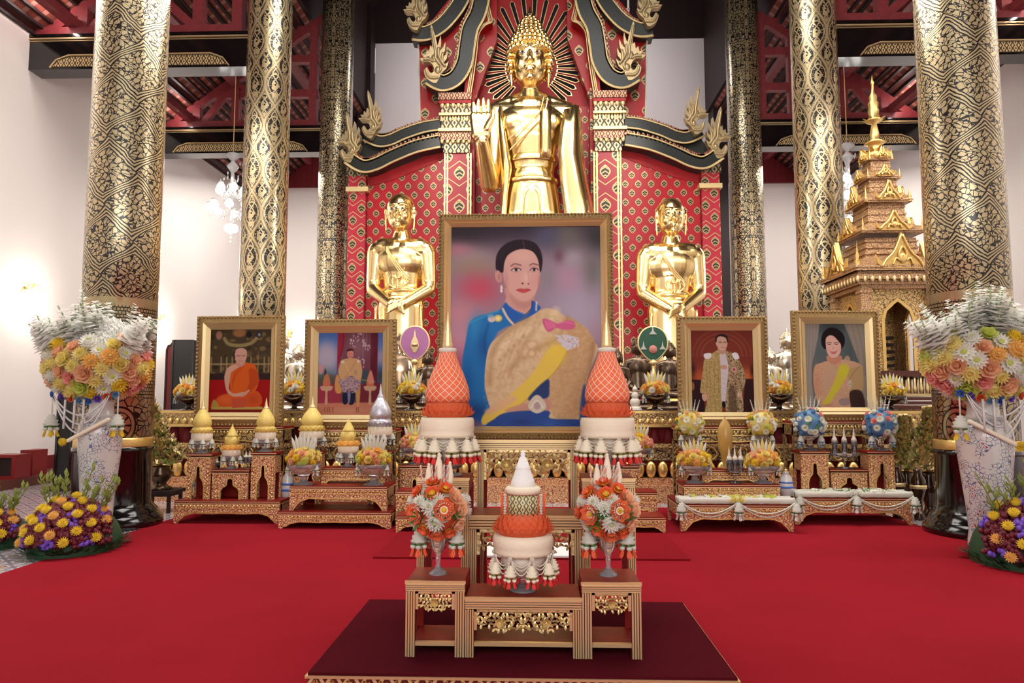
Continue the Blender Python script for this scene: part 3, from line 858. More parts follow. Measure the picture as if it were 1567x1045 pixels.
def flame(cx, cy, h, fn, flip=1, front=AY, lab=None):
    """naga head finial: S-curved gilded flames; px anchor at its foot"""
    sh = [(-.05, -.10), (.10, -.06), (.20, .02), (.24, .13), (.17, .19), (.12, .12), (.06, .08), (.0, .14), (.04, .24), (.13, .30), (.26, .30), (.34, .36), (.24, .37), (.28, .44), (.20, .43), (.18, .52), (.12, .48), (.10, .60), (.05, .56), (.07, .72), (.10, .86), (.08, 1.0), (.02, .86), (-.04, .70), (-.06, .60), (-.10, .66), (-.14, .78), (-.15, .62), (-.12, .50), (-.20, .56), (-.25, .66), (-.24, .50), (-.17, .38), (-.26, .42), (-.30, .50), (-.29, .36), (-.20, .26), (-.28, .26), (-.33, .30), (-.27, .16), (-.16, .08)]
    o = ap(cx, cy); H = h*s_
    H *= 1.06; P = fn([(o[0]+flip*x*H*.78, o[1]+z*H) for x, z in catmull(sh, 2, True)])
    m = MB(); m.prism(P, front-.42, front-.24)
    # raised curls on the face
    X0 = (lambda x: x) if fn is not mirror else (lambda x: 2*AX-x)
    for (x, z, r) in ((-.08, .14, .055), (0, .36, .06), (.14, .36, .03)):
        m.ell((X0(o[0]+flip*x*H*.78), front-.42, o[1]+z*H), (r*H, .04, r*H*1.3), 10, 8)
    for c in (((-.1, 0), (.08, .0), (.17, .08), (.18, .15)), ((-.12, .1), (-.16, .2), (-.04, .34), (-.02, .5), (.03, .7), (.07, .9)), ((-.2, .25), (-.1, .4), (-.10, .55)), ((.02, .3), (.12, .34), (.25, .34)), ((-.25, .2), (-.18, .3), (-.2, .45))):
        m.tube([(X0(o[0]+flip*x*H*.78), front-.44, o[1]+z*H) for x, z in catmull(c, 5)], .02*H+.008, 6)
    A(m, 'naga_finial', 'finial_gold')
for fn in (lambda q: q, mirror):
    naga_band([(764, -120), (742, -40), (739, 8), (733, 34), (722, 56), (717, 84), (713, 108), (700, 130), (680, 138), (660, 128)], 25, .40, fn)
    naga_band([(770, -110), (735, -55), (711, 0), (697, 24), (677, 46), (654, 58), (634, 57)], 23, .22, fn)
    naga_band([(676, 196), (650, 200), (620, 210), (600, 219), (582, 221), (562, 212)], 17, .22, fn)
    naga_band([(676, 225), (640, 233), (605, 247), (580, 259), (560, 262), (538, 249)], 19, .40, fn)
    # dark filling between the two lower bands
    A(MB().prism(fn([ap(p, q) for p, q in ((676, 196), (620, 210), (582, 221), (566, 214), (548, 240), (560, 255), (605, 240), (676, 222))]), AY-.1, AY+.15), 'roof_fill', 'arch_black')
    flame(540, 250, 70, fn, -1); flame(572, 214, 66, fn, -1)
    flame(668, 130, 82, fn, -1); flame(640, 52, 70, fn, -1)
    # gold cusped lining of the niche
    lining = catmull([(739, -60), (745, -10), (751, 26), (754, 42), (744, 48), (734, 62), (731, 90), (727, 120), (722, 152)], 6)
    m = MB()
    for o in (0, 4, 7): m.tube([(x, AY-.3, z) for x, z in fn([ap(p-o*.8, q) for p, q in lining])], .02, 5)
    A(m, 'niche_lining', 'gold_pale')
    # wall between lining and black band, so the niche reads recessed
    P = fn([ap(p, q) for p, q in lining]+[ap(712, 152), ap(716, 90), ap(730, 40), ap(736, -60)])
    A(MB().prism(P, AY-.28, AY+.45), 'niche_reveal', 'red_plain')

# ------------------------------------------------------------------ stepped altar base
alt = thing('main_altar', 'long stepped altar of carved and gilded wood carrying the statues', 'altar', (AX, 13, 0))
ax0, ax1 = -6.15, 6.25
yF = 11.0; ZT = zz(628, yF)
def B(mb, nm, mat): return mb.build(nm, MT[mat], alt, world=True)
def AB(x0, x1, y0, z0, z1, m=None):
    m = m or MB(); m.bb(x0, 4.7, y0, 12.6, z0, z1); m.bb(4.7, x1, y0, 11.45, z0, z1); return m
B(AB(ax0, ax1, yF+.02, ZT-.03, ZT), 'altar_top', 'lacquer_brown')
B(MB().bb(-4.4, 4.4, 12.6, 17.3, 0, ZT), 'rear_block', 'lacquer_brown')
B(AB(ax0, ax1, yF, ZT-.22, ZT-.03), 'carved_cornice', 'carved_gold')
m = AB(ax0-.03, ax1+.03, yF-.03, ZT-.045, ZT-.005); AB(ax0-.02, ax1+.02, yF-.02, ZT-.25, ZT-.21, m); B(m, 'gilded_moulding', 'gold_rough')
m = MB()
for i in range(110): m.ell((ax0+.05+i*(ax1-ax0-.1)/109, yF-.02, ZT-.17), (.035, .02, .05), 6, 5)
B(m, 'lotus_row', 'gold_rough')
m = MB(); 
for i in range(60):
    x = ax0+.1+i*(ax1-ax0-.2)/59; m.lathe([(.10, ZT-.50), (.08, ZT-.4), (.06, ZT-.25)], 8, (x, yF+.14, 0))
B(m, 'red_valance', 'band_red')
B(AB(ax0+.1, ax1-.1, yF+.12, .45, ZT-.25), 'red_frieze', 'lacquer_red')
B(AB(ax0+.05, ax1-.05, yF+.02, ZT-.56, ZT-.50), 'middle_moulding', 'carved_gold')
B(AB(ax0+.1, ax1-.1, yF+.06, .62, ZT-.56), 'carved_panels', 'carved_dark')
for i in range(26):
    x = ax0+.3+i*(ax1-ax0-.6)/25; m = MB()
    for s in (-1, 1): m.tube(catmull([(x, yF+.05, .62), (x+s*.08, yF+.03, .70), (x+s*.05, yF+.03, .78), (x, yF+.05, .82)], 4), .012, 5)
    B(m, 'panel_arch', 'gold_rough')
m = MB(); m.T = None
for i in range(70):
    x = ax0+.1+i*(ax1-ax0-.2)/69; m.ell((x, yF+.02, .48), (.078, .06, .13), 10, 8)
B(m, 'lotus_moulding', 'gold_rough')
B(AB(ax0, ax1, yF-.05, .26, .36), 'lower_moulding', 'carved_redgold')
B(AB(ax0-.05, ax1+.05, yF-.12, 0, .26), 'altar_foot', 'carved_redgold')

# ------------------------------------------------------------------ statues
def fig(axis, Y):
    s = Y/FPX
    def P(px, py, dy=0.0, yaw=False):
        v = at(px, py, Y); return Vector((v.x, Y+dy, v.z))
    return P, s
def face(mb, c, rx, rz, ry, P_=None):
    """features on the front (-y) of a head centred at c; rx half width, rz half height, ry half depth"""
    x, y, z = c
    mb.ell(c, (rx, ry, rz), 28, 20)
    mb.ell((x, y-ry*.12, z-rz*.40), (rx*.88, ry*.80, rz*.54), 24, 16)           # jaw
    mb.ell((x, y-ry*.88, z-rz*.80), (rx*.24, ry*.14, rz*.12), 12, 8)           # chin
    mb.cap((x, y-ry*.93, z+rz*.14), (x, y-ry*1.16, z-rz*.24), rx*.075, rx*.15, 10)  # nose
    for s in (-1, 1):
        mb.ell((x+s*rx*.12, y-ry*1.03, z-rz*.26), (rx*.10, ry*.10, rz*.07), 10, 8)
        mb.tube([(x+s*rx*t, y-ry*(1.0-.22*(t/.8)**2), z+rz*(.20+.10*math.sin(PI*min(1, t/.75)))) for t in (.10, .25, .42, .6, .76)], [rx*.06, rx*.085, rx*.085, rx*.07, rx*.05], 8)   # brow
        mb.ell((x+s*rx*.42, y-ry*.86, z+rz*.06), (rx*.24, ry*.15, rz*.10), 14, 8)      # lid
        mb.ell((x+s*rx*.46, y-ry*.66, z-rz*.26), (rx*.30, ry*.20, rz*.24), 12, 8)      # cheek
    mb.ell((x, y-ry*.97, z-rz*.47), (rx*.32, ry*.14, rz*.055), 14, 8)
    mb.ell((x, y-ry*.95, z-rz*.585), (rx*.24, ry*.14, rz*.06), 14, 8)
    for s in (-1, 1):                                                            # long ears
        e = [(x+s*rx*1.05, y+ry*.05, z+rz*.18), (x+s*rx*1.15, y+ry*.02, z+rz*.05), (x+s*rx*1.12, y, z-rz*.35), (x+s*rx*1.08, y-ry*.02, z-rz*.80)]
        mb.tube(catmull(e, 4), [rx*.13]*5+[rx*.09]*7+[rx*.08], 8)
        mb.ell((x+s*rx*1.08, y-ry*.02, z-rz*.86), (rx*.09, ry*.1, rz*.10), 8, 6)
        mb.ell((x+s*rx*1.12, y+ry*.05, z+rz*.12), (rx*.12, ry*.2, rz*.25), 10, 8)
def eyes(t, o, c, rx, rz, ry):
    x, y, z = c
    for s in (-1, 1):
        m = MB(); m.ell((x+s*rx*.42, y-ry*.98, z+rz*.05), (rx*.19, ry*.085, rz*.050), 14, 8); m.cur = 1
        m.ell((x+s*rx*.42, y-ry*1.04, z+rz*.045), (rx*.085, ry*.05, rz*.042), 10, 8)
        m.build('eye', [MT['ivory'], MT['black']], t, -o)
def hand_flat(mb, w, up, out, side, L):
    """open hand: w wrist, up finger direction, out palm normal, side thumb direction, L hand length"""
    w, up, out, side = Vector(w), Vector(up).normalized(), Vector(out).normalized(), Vector(side).normalized()
    for k in (-1, -.35, .35, 1): mb.cap(w+side*k*L*.13, w+up*L*.5+side*k*L*.19, L*.11, L*.10, 10)
    for k, l in ((-1, .34), (-.35, .42), (.33, .45), (1, .40)):
        a = w+up*L*.5+side*k*L*.19
        mb.cap(a, a+up*L*l*.55, L*.060, L*.056, 8); mb.cap(a+up*L*l*.55, a+up*L*l+out*L*.02, L*.056, L*.045, 8)
    a = w+up*L*.14+side*L*.16+out*L*.05
    mb.cap(a, a+up*L*.26+side*L*.15+out*L*.06, L*.10, L*.07, 8); mb.cap(a+up*L*.26+side*L*.15+out*L*.06, a+up*L*.46+side*L*.17+out*L*.06, L*.07, L*.05, 8)

# main standing image
Y = 16.4; P, s = fig(810, Y)
big = thing('buddha_statue', 'huge golden standing buddha with raised right hand under the arch', 'statue', (P(812, 600).x, Y, ZT)); big_o = Vector(big.location)
m = MB()
hc = P(811, 97, -.05); HX = 27*s; HZ = 44*s; HYd = 31*s
face(m, hc, HX, HZ, HYd)
m.ell(hc+Vector((0, .12, 12*s)), (32*s, 33*s, 34*s), 24, 18)
m.ell(P(811, 58, .05), (21*s, 22*s, 22*s), 20, 14)
m.cap(P(811, 136, .14), P(812, 158, .14), 17*s, 24*s, 20)
for k in (138, 145): m.lathe([(17*s, -.02), (18.6*s, 0), (17*s, .02)], 24, P(811.5, k+2, .14))
m.cap(P(772, 170, .10), P(852, 170, .10), 20*s, 20*s, 20, .9); m.cap(P(802, 150, .08), P(764, 165, .10), 13*s, 15*s, 16); m.cap(P(822, 150, .08), P(860, 165, .10), 13*s, 15*s, 16); m.cap(P(790, 160, .08), P(834, 160, .08), 17*s, 17*s, 16); m.cap(P(811, 150, .12), P(811, 164, .08), 20*s, 32*s, 20, .8); m.ell(P(812, 184, .02), (58*s, 26*s, 26*s), 24, 14); m.ell(P(812, 168, .04), (44*s, 22*s, 20*s), 20, 12)                         # shoulder girdle
m.cap(P(757, 172, .12), P(800, 176, .1), 19*s, 24*s, 18); m.cap(P(868, 172, .12), P(824, 176, .1), 19*s, 24*s, 18)
m.ell(P(812, 205, .02), (50*s, 27*s, 42*s), 28, 20)
m.ell(P(790, 192, -.10), (30*s, 19*s, 22*s), 18, 12); m.ell(P(836, 192, -.10), (30*s, 19*s, 22*s), 18, 12)
m.cap(P(812, 215, .0), P(814, 268, 0), 42*s, 34*s, 26, .62)
m.ell(P(814, 275, -.02), (35*s, 25*s, 30*s), 24, 16)
m.cap(P(814, 300, 0), P(814, 330, 0), 42*s, 46*s, 26, .62)
m.cap(P(814, 330, 0), P(815, 470, 0), 46*s, 44*s, 26, .6); m.cap(P(815, 470, 0), P(815, 556, 0), 44*s, 46*s, 26, .6)
# right arm (picture left): upper arm, bent elbow, forearm raised towards us
m.cap(P(758, 174, .1), P(750, 282, -.1), 19*s, 15*s, 18)
m.cap(P(750, 282, -.12), P(742, 240, -1.0), 16*s, 10*s, 16)
wr = P(741, 232, -1.05)
hand_flat(m, wr, (0, .0, 1), (0, -1, 0), (1, 0, 0), 58*s)
# left arm, hanging straight
m.cap(P(870, 176, .1), P(882, 270, .05), 20*s, 15*s, 18); m.cap(P(882, 270, .05), P(892, 350, -.05), 15*s, 11*s, 16)
hand_flat(m, P(893, 352, -.05), (0.1, 0, -1), (1, 0, 0), (0, -1, 0), 50*s)
me = remesh(m, 'body', .019, 4, [MT['gold']])
o = inst(me, 'body', big, -big_o); eyes(big, big_o, hc, HX, HZ, HYd)
# robe: cloak edges and folds as thin shells following the body
m = MB()
def sheet(rows, th=.03):
    """surface through rows of points, given thickness"""
    n = len(rows[0]); vs = []; fs = []; k = len(rows)
    for r in rows: vs += [Vector(p) for p in r]
    vs2 = [v+Vector((0, th, 0)) for v in vs]; N = len(vs)
    for i in range(k-1):
        for j in range(n-1):
            a = i*n+j; fs.append((a, a+1, a+n+1, a+n)); fs.append((N+a, N+a+n, N+a+n+1, N+a+1))
    for i in range(k-1):
        a = i*n; fs.append((a, a+n, N+a+n, N+a)); a = i*n+n-1; fs.append((a, N+a, N+a+n, a+n))
    for j in range(n-1):
        fs.append((j, N+j, N+j+1, j+1)); a = (k-1)*n+j; fs.append((a, a+1, N+a+1, N+a))
    m.add(vs+vs2, fs, True)
rows = []
for q, (pl, pm, pr) in enumerate((((862, 178), (878, 172), (890, 182)), ((856, 205), (874, 210), (891, 215)), ((853, 240), (872, 245), (893, 250)), ((856, 280), (880, 285), (901, 290)), ((862, 325), (888, 325), (909, 325)), ((872, 420), (895, 420), (914, 420)), ((880, 520), (900, 520), (912, 520)))):
    rows.append([P(pl[0], pl[1], -.42), P((pl[0]+pm[0])/2, (pl[1]+pm[1])/2, -.36-.12*(q % 2)), P(pm[0], pm[1], -.46), P((pm[0]+pr[0])/2, pm[1], -.38), P(pr[0], pr[1], -.05), P(pr[0]-2, pr[1], .3)])
sheet(rows, .06)
rows = []
for pl, pr in (((770, 172), (762, 176)), ((776, 215), (764, 220)), ((784, 262), (768, 270)), ((778, 300), (768, 325)), ((770, 420), (760, 420)), ((764, 520), (752, 520))):
    rows.append([P(pl[0], pl[1], -.30), P((pl[0]+pr[0])/2, pl[1], -.40), P(pr[0], pr[1], -.25), P(pr[0]-3, pr[1], .2)])
sheet(rows, .05)
# diagonal sash over the left shoulder, and the folded shoulder cloth
for c, w in (((( 838, 160), (832, 185), (815, 205), (795, 225), (780, 240)), .02), (((832, 158), (826, 180), (810, 198), (790, 214), (778, 224)), .014)):
    m.tube([P(p, q, -.42) for p, q in catmull(c, 5)], w, 6)
sheet([[P(826, q, d), P(834, q, d-.015), P(843, q, d)] for q, d in ((163, -.28), (172, -.38), (185, -.45), (200, -.47), (220, -.44), (236, -.41), (250, -.40))], .05)
m.build('robe', MT['gold'], big, -big_o)
m = MB(); zc = P(0, 262).z
m.lathe([(38*s, -.04), (39*s, 0), (38*s, .10), (36*s, .14)], 32, (P(813, 0).x, Y, P(0, 258).z), sy=.68)
m.lathe([(38*s, -.0), (40*s, .03), (41*s, .09), (39*s, .12)], 32, (P(814, 0).x, Y, P(0, 292).z), sy=.70)
for sx, cx in ((-1, 810), (1, 818)):
    m.tube([P(p, q, -.47) for p, q in catmull([(cx, 292), (cx+sx*8, 300), (cx+sx*10, 325), (cx+sx*11, 400)], 4)], .02, 6)
m.build('belt', MT['gold'], big, -big_o)
# hair of small knobs, with the flame finial
m = MB()
for j, (py, r, n, kr) in enumerate(((80, 34, 26, 4.6), (73, 33.5, 26, 4.6), (66, 31, 24, 4.5), (59, 27, 20, 4.3), (53, 22.5, 17, 4.2), (47, 20, 15, 3.8), (40, 17, 13, 3.6), (34, 13.5, 11, 3.4), (28, 9, 8, 3.2), (88, 34, 26, 4.6), (96, 34.5, 26, 4.6), (104, 33, 26, 4.4), (112, 31, 26, 4.2))):
    for k in range(n):
        a = 2*PI*(k+.5*(j % 2))/n
        if j >= 9 and math.sin(a) < -.42: continue
        if j == 0 and math.sin(a) < -.96: continue
        c = P(811, py, .05); m.ell((c.x+r*s*math.cos(a), c.y+r*s*math.sin(a), c.z), (kr*s, kr*s, kr*s*1.1), 10, 7)
m.build('hair_curls', MT['gold'], big, -big_o)
m = MB(); c = P(811, 30, .05)
m.lathe([(7*s, -3*s), (8*s, 2*s), (6*s, 5*s), (7*s, 8*s), (5*s, 11*s), (3.4*s, 14*s), (2*s, 18*s), (.4*s, 24*s)], 16, c, wob=lambda a, z: 1+.15*math.cos(6*a)); m.build('flame_finial', MT['gold'], big, -big_o)
c = P(815, 590)
m = MB(); m.lathe([(1.35, 0), (1.4, .08), (1.15, .14), (1.2, .24), (1.05, .34), (1.0, .40)], 40, (c.x, Y, ZT)); m.build('pedestal', MT['gold_rough'], big, -big_o)

# two disciples
def disciple(axis, label, dpy):
    Y = 15.5; P, s = fig(axis, Y)
    q = lambda px, py, dy=0.0: P(axis+px, py+dpy, dy)
    t = thing('disciple_statue', label, 'statue', (q(0, 600).x, Y, ZT)); o = Vector(t.location)
    m = MB(); hc = q(-1, 327, -.05)
    face(m, hc, 20*s, 30*s, 23*s)
    m.ell(hc+Vector((0, .08, 9*s)), (21.5*s, 24*s, 23*s), 24, 16)
    m.cap(q(0, 352, .08), q(0, 368, .08), 11.5*s, 17*s, 18)
    m.cap(q(-28, 380, .05), q(28, 380, .05), 17*s, 17*s, 18)
    m.cap(q(-36, 383, .05), q(-8, 384), 15*s, 19*s); m.cap(q(36, 383, .05), q(8, 384), 15*s, 19*s)
    m.ell(q(0, 400), (38*s, 23*s, 31*s), 24, 16)
    m.cap(q(0, 410), q(0, 455), 30*s, 25*s, 22, .64); m.cap(q(0, 470), q(0, 572), 36*s, 33*s, 22, .62)
    m.cap(q(0, 446), q(0, 478), 28*s, 33*s, 22, .66)
    for sx in (-1, 1):
        m.cap(q(sx*38, 386, .05), q(sx*42, 432, .02), 15*s, 12*s, 14)
        m.cap(q(sx*42, 432, .02), q(sx*42, 442, -.04), 12*s, 11*s, 14)
        m.cap(q(sx*41, 444, -.06), q(sx*10, 470, -.52), 11*s, 7*s, 14)
        # overlapping hands with fingers
        for f in range(4):
            a = q(sx*9, 464+f*2.2, -.53-.02*(sx+1)); b = q(-sx*(9+f), 474+f*3.5, -.60-.03*(sx+1))
            m.cap(a, b, 2.6*s, 1.9*s, 8)
        m.ell(q(sx*7, 467, -.52), (8*s, 4*s, 6*s), 12, 8); m.cap(q(sx*6, 463, -.55), q(-sx*3, 466, -.62), 2.6*s, 2*s, 8)
    me = remesh(m, 'body', .018, 4, [MT['gold']]); inst(me, 'body', t, -o); eyes(t, o, hc, 20*s, 30*s, 23*s)
    m = MB()
    m.lathe([(29*s, -.03), (30.5*s, 0), (30*s, .06), (28*s, .09)], 28, q(0, 447), sy=.68)
    for k in range(3): m.tube([q(p, r, -.35) for p, r in catmull([(-20, 380+k*3), (0, 410+k*4), (18, 430+k*4)], 4)], .012, 5)
    # waist knot: looped cloth
    for k in range(5):
        a = -.8+k*.4; m.tube([q(x, z, -.42) for x, z in catmull([(0, 432), (14*math.sin(a), 424+abs(a)*3), (16*math.sin(a*1.3), 438), (4*math.sin(a), 446)], 4)], .018, 6)
    for sx in (-1, 1): m.tube([q(p*sx, r, -.2-.004*p) for p, r in catmull([(33, 470), (36, 530), (37, 590)], 4)], .03, 6)
    m.build('robe', MT['gold'], t, -o)
    m = MB(); m.lathe([(.75, 0), (.78, .05), (.6, .10), (.62, .16), (.55, .2)], 32, (q(0, 0).x, Y, ZT)); m.build('pedestal', MT['gold_rough'], t, -o)
disciple(614, 'golden standing disciple statue with clasped hands, left of the arch', 0)
disciple(1027, 'golden standing disciple statue with clasped hands, right of the arch', 7)

# ------------------------------------------------------------------ small seated images on the altar ledge
def seated_mesh(name, mat, crown=False):
    m = MB()
    m.ell((0, 0, .88), (.10, .115, .13), 20, 14); m.cap((0, 0, .78), (0, 0, .70), .055, .07)
    m.ell((0, .01, .99), (.07, .07, .06), 12, 8); m.cap((0, 0, 1.02), (0, 0, 1.10), .03, .008)
    m.cap((0, -.105, .90), (0, -.135, .865), .010, .018, 8)
    for s in (-1, 1):
        m.tube([(s*.105, 0, .92), (s*.112, 0, .84), (s*.105, -.01, .77)], .016, 6)
        m.ell((s*.04, -.10, .895), (.025, .014, .012), 8, 6)
        m.cap((s*.16, 0, .64), (s*.08, 0, .66), .062, .07)
        m.cap((s*.19, 0, .63), (s*.25, .0, .40), .058, .045); m.cap((s*.25, 0, .40), (s*.13, -.16, .24 if s > 0 else .20), .046, .03)
        m.cap((s*.10, 0, .16), (s*.38, -.10, .11), .12, .08, 14, .8); m.cap((s*.38, -.12, .10), (-s*.10, -.22, .09), .075, .05, 14, .8)
        for f in range(4): m.cap((s*.13, -.17-.0*f, .22-f*.012), (s*.01, -.22+.01*f, .20-f*.02), .013, .010, 6)
    m.ell((0, 0, .55), (.175, .11, .20), 20, 14); m.cap((0, 0, .45), (0, 0, .2), .13, .16, 16, .8)
    m.ell((0, -.12, .83), (.028, .012, .008), 8, 6)
    return remesh(m, name, .014, 3, [MT[mat]])
def pedestal(t, mat, w=.42):
    m = MB(); m.lathe([(w, -.16), (w+.02, -.14), (w-.06, -.10), (w-.08, -.06), (w, -.02), (w-.02, .0)], 28, sy=.7); m.build('pedestal', MT[mat], t)
sm = {'bronze': seated_mesh('body', 'bronze'), 'silver_gold': seated_mesh('body', 'silver_gold')}
hairm = MB()
for j in range(6):
    for k in range(14):
        a = 2*PI*k/14; z = .93+j*.018; r = .105-.012*j
        if math.sin(a) < -.5 and j < 1: continue
        hairm.ell((r*math.cos(a), r*math.sin(a), z), .014, 6, 4)
HAIR = {k: hairm.mesh('hair_curls', MT[k]) for k in sm}
def seated(px, ptop, Y, mat, label, sc=None):
    top = at(px, ptop, Y); k = (top.z-ZT)/1.27 if sc is None else sc
    t = thing('seated_buddha', label, 'statue', (top.x, Y, ZT+.16*k)); t.scale = (k, k, k)
    inst(sm[mat], 'body', t); inst(HAIR[mat], 'hair_curls', t); pedestal(t, mat)
for a in ((432, 502, 12.5, 'silver_gold', 'pale gilt seated statue left of the gap between left portraits'),
          (457, 522, 11.8, 'silver_gold', 'pale gilt seated statue behind the flower bowl between left portraits'),
          (612, 508, 12.85, 'bronze', 'dark bronze seated statue behind the purple fan'),
          (655, 532, 11.85, 'bronze', 'dark bronze seated statue close to the left of the big portrait'),
          (944, 530, 11.85, 'bronze', 'dark bronze seated statue close to the right of the big portrait'),
          (976, 512, 12.9, 'bronze', 'dark bronze seated statue left of the green fan'),
          (1024, 518, 11.85, 'bronze', 'dark bronze seated statue right of the green fan'),
          (1178, 530, 11.8, 'silver_gold', 'pale gilt seated statue between the right portraits, smaller'),
          (1204, 500, 12.5, 'silver_gold', 'pale gilt seated statue with pointed top beside the right portraits')):
    seated(*a)

# ceremonial fans
def fan(px, py, Y, r_px, mat, label, kind):
    c = at(px, py, Y); s = Y/FPX; R = r_px*s
    t = thing('ceremonial_fan', label, 'fan', (c.x, Y, ZT)); h = c.z-ZT
    out = [(R*1.0*math.sin(a)*(1+.05*math.cos(a)), R*1.18*math.cos(a)) for a in [2*PI*k/36 for k in range(36)]]
    out = [(x*(1 if z > -.3*R else 1-.25*((-z/R-.3)/.9)), z) for x, z in out]
    m = MB(); m.prism([(x, h+z) for x, z in out], -.015, .015, False); m.build('fan_face', MT[mat], t)
    m = MB(); m.tube([(x, 0, h+z) for x, z in out], .018, 6, True); m.build('gold_rim', MT['gold_pale'], t)
    m = MB(); m.tube([(0, 0, 0.02), (0, 0, h-R*1.1)], .022, 8); m.lathe([(.10, 0), (.11, .03), (.03, .08)], 16); m.lathe([(.03, h-R*1.5), (.07, h-R*1.3), (.03, h-R*1.15)], 12); m.build('handle', MT['gold_pale'], t)
    m = MB()
    if kind == 'one':
        m.prism([(-.02, h-.15), (-.07, h-.05), (-.05, h+.04), (-.02, h+.1), (0, h+.22), (.02, h+.1), (.05, h+.04), (.07, h-.05), (.02, h-.15)], -.022, -.014)
        m.lathe([(.05, -.02), (.06, 0), (.05, .02)], 12, (0, -.02, h-.03)); m.build('emblem', MT['gold_edge'], t)
    else:
        for (x, z, k) in ((0, .18, 1), (-.15, -.06, .85), (.15, -.06, .85)):
            m = MB(); m.prism([(x-.06*k, h+z-.03), (x-.015*k, h+z+.02), (x, h+z+.12*k), (x+.015*k, h+z+.02), (x+.06*k, h+z-.03)], -.024, -.014); m.build('white_emblem', MT['white_petal'], t)
        m = MB(); T = Matrix.Translation((0, -.02, h-.09)) @ Matrix.Rotation(PI/2, 4, 'X'); m.T = T; m.lathe([(0, .008), (.06, .006), (.065, 0), (.06, -.004)], 20); m.build('red_disc', MT['pink'], t)
fan(635, 525, 11.42, 22, 'purple_fan', 'purple oval ceremonial fan with gold emblem on a stand', 'one')
fan(999, 526, 11.42, 22, 'green_fan', 'green oval ceremonial fan with white pointed emblems on a stand', 'three')
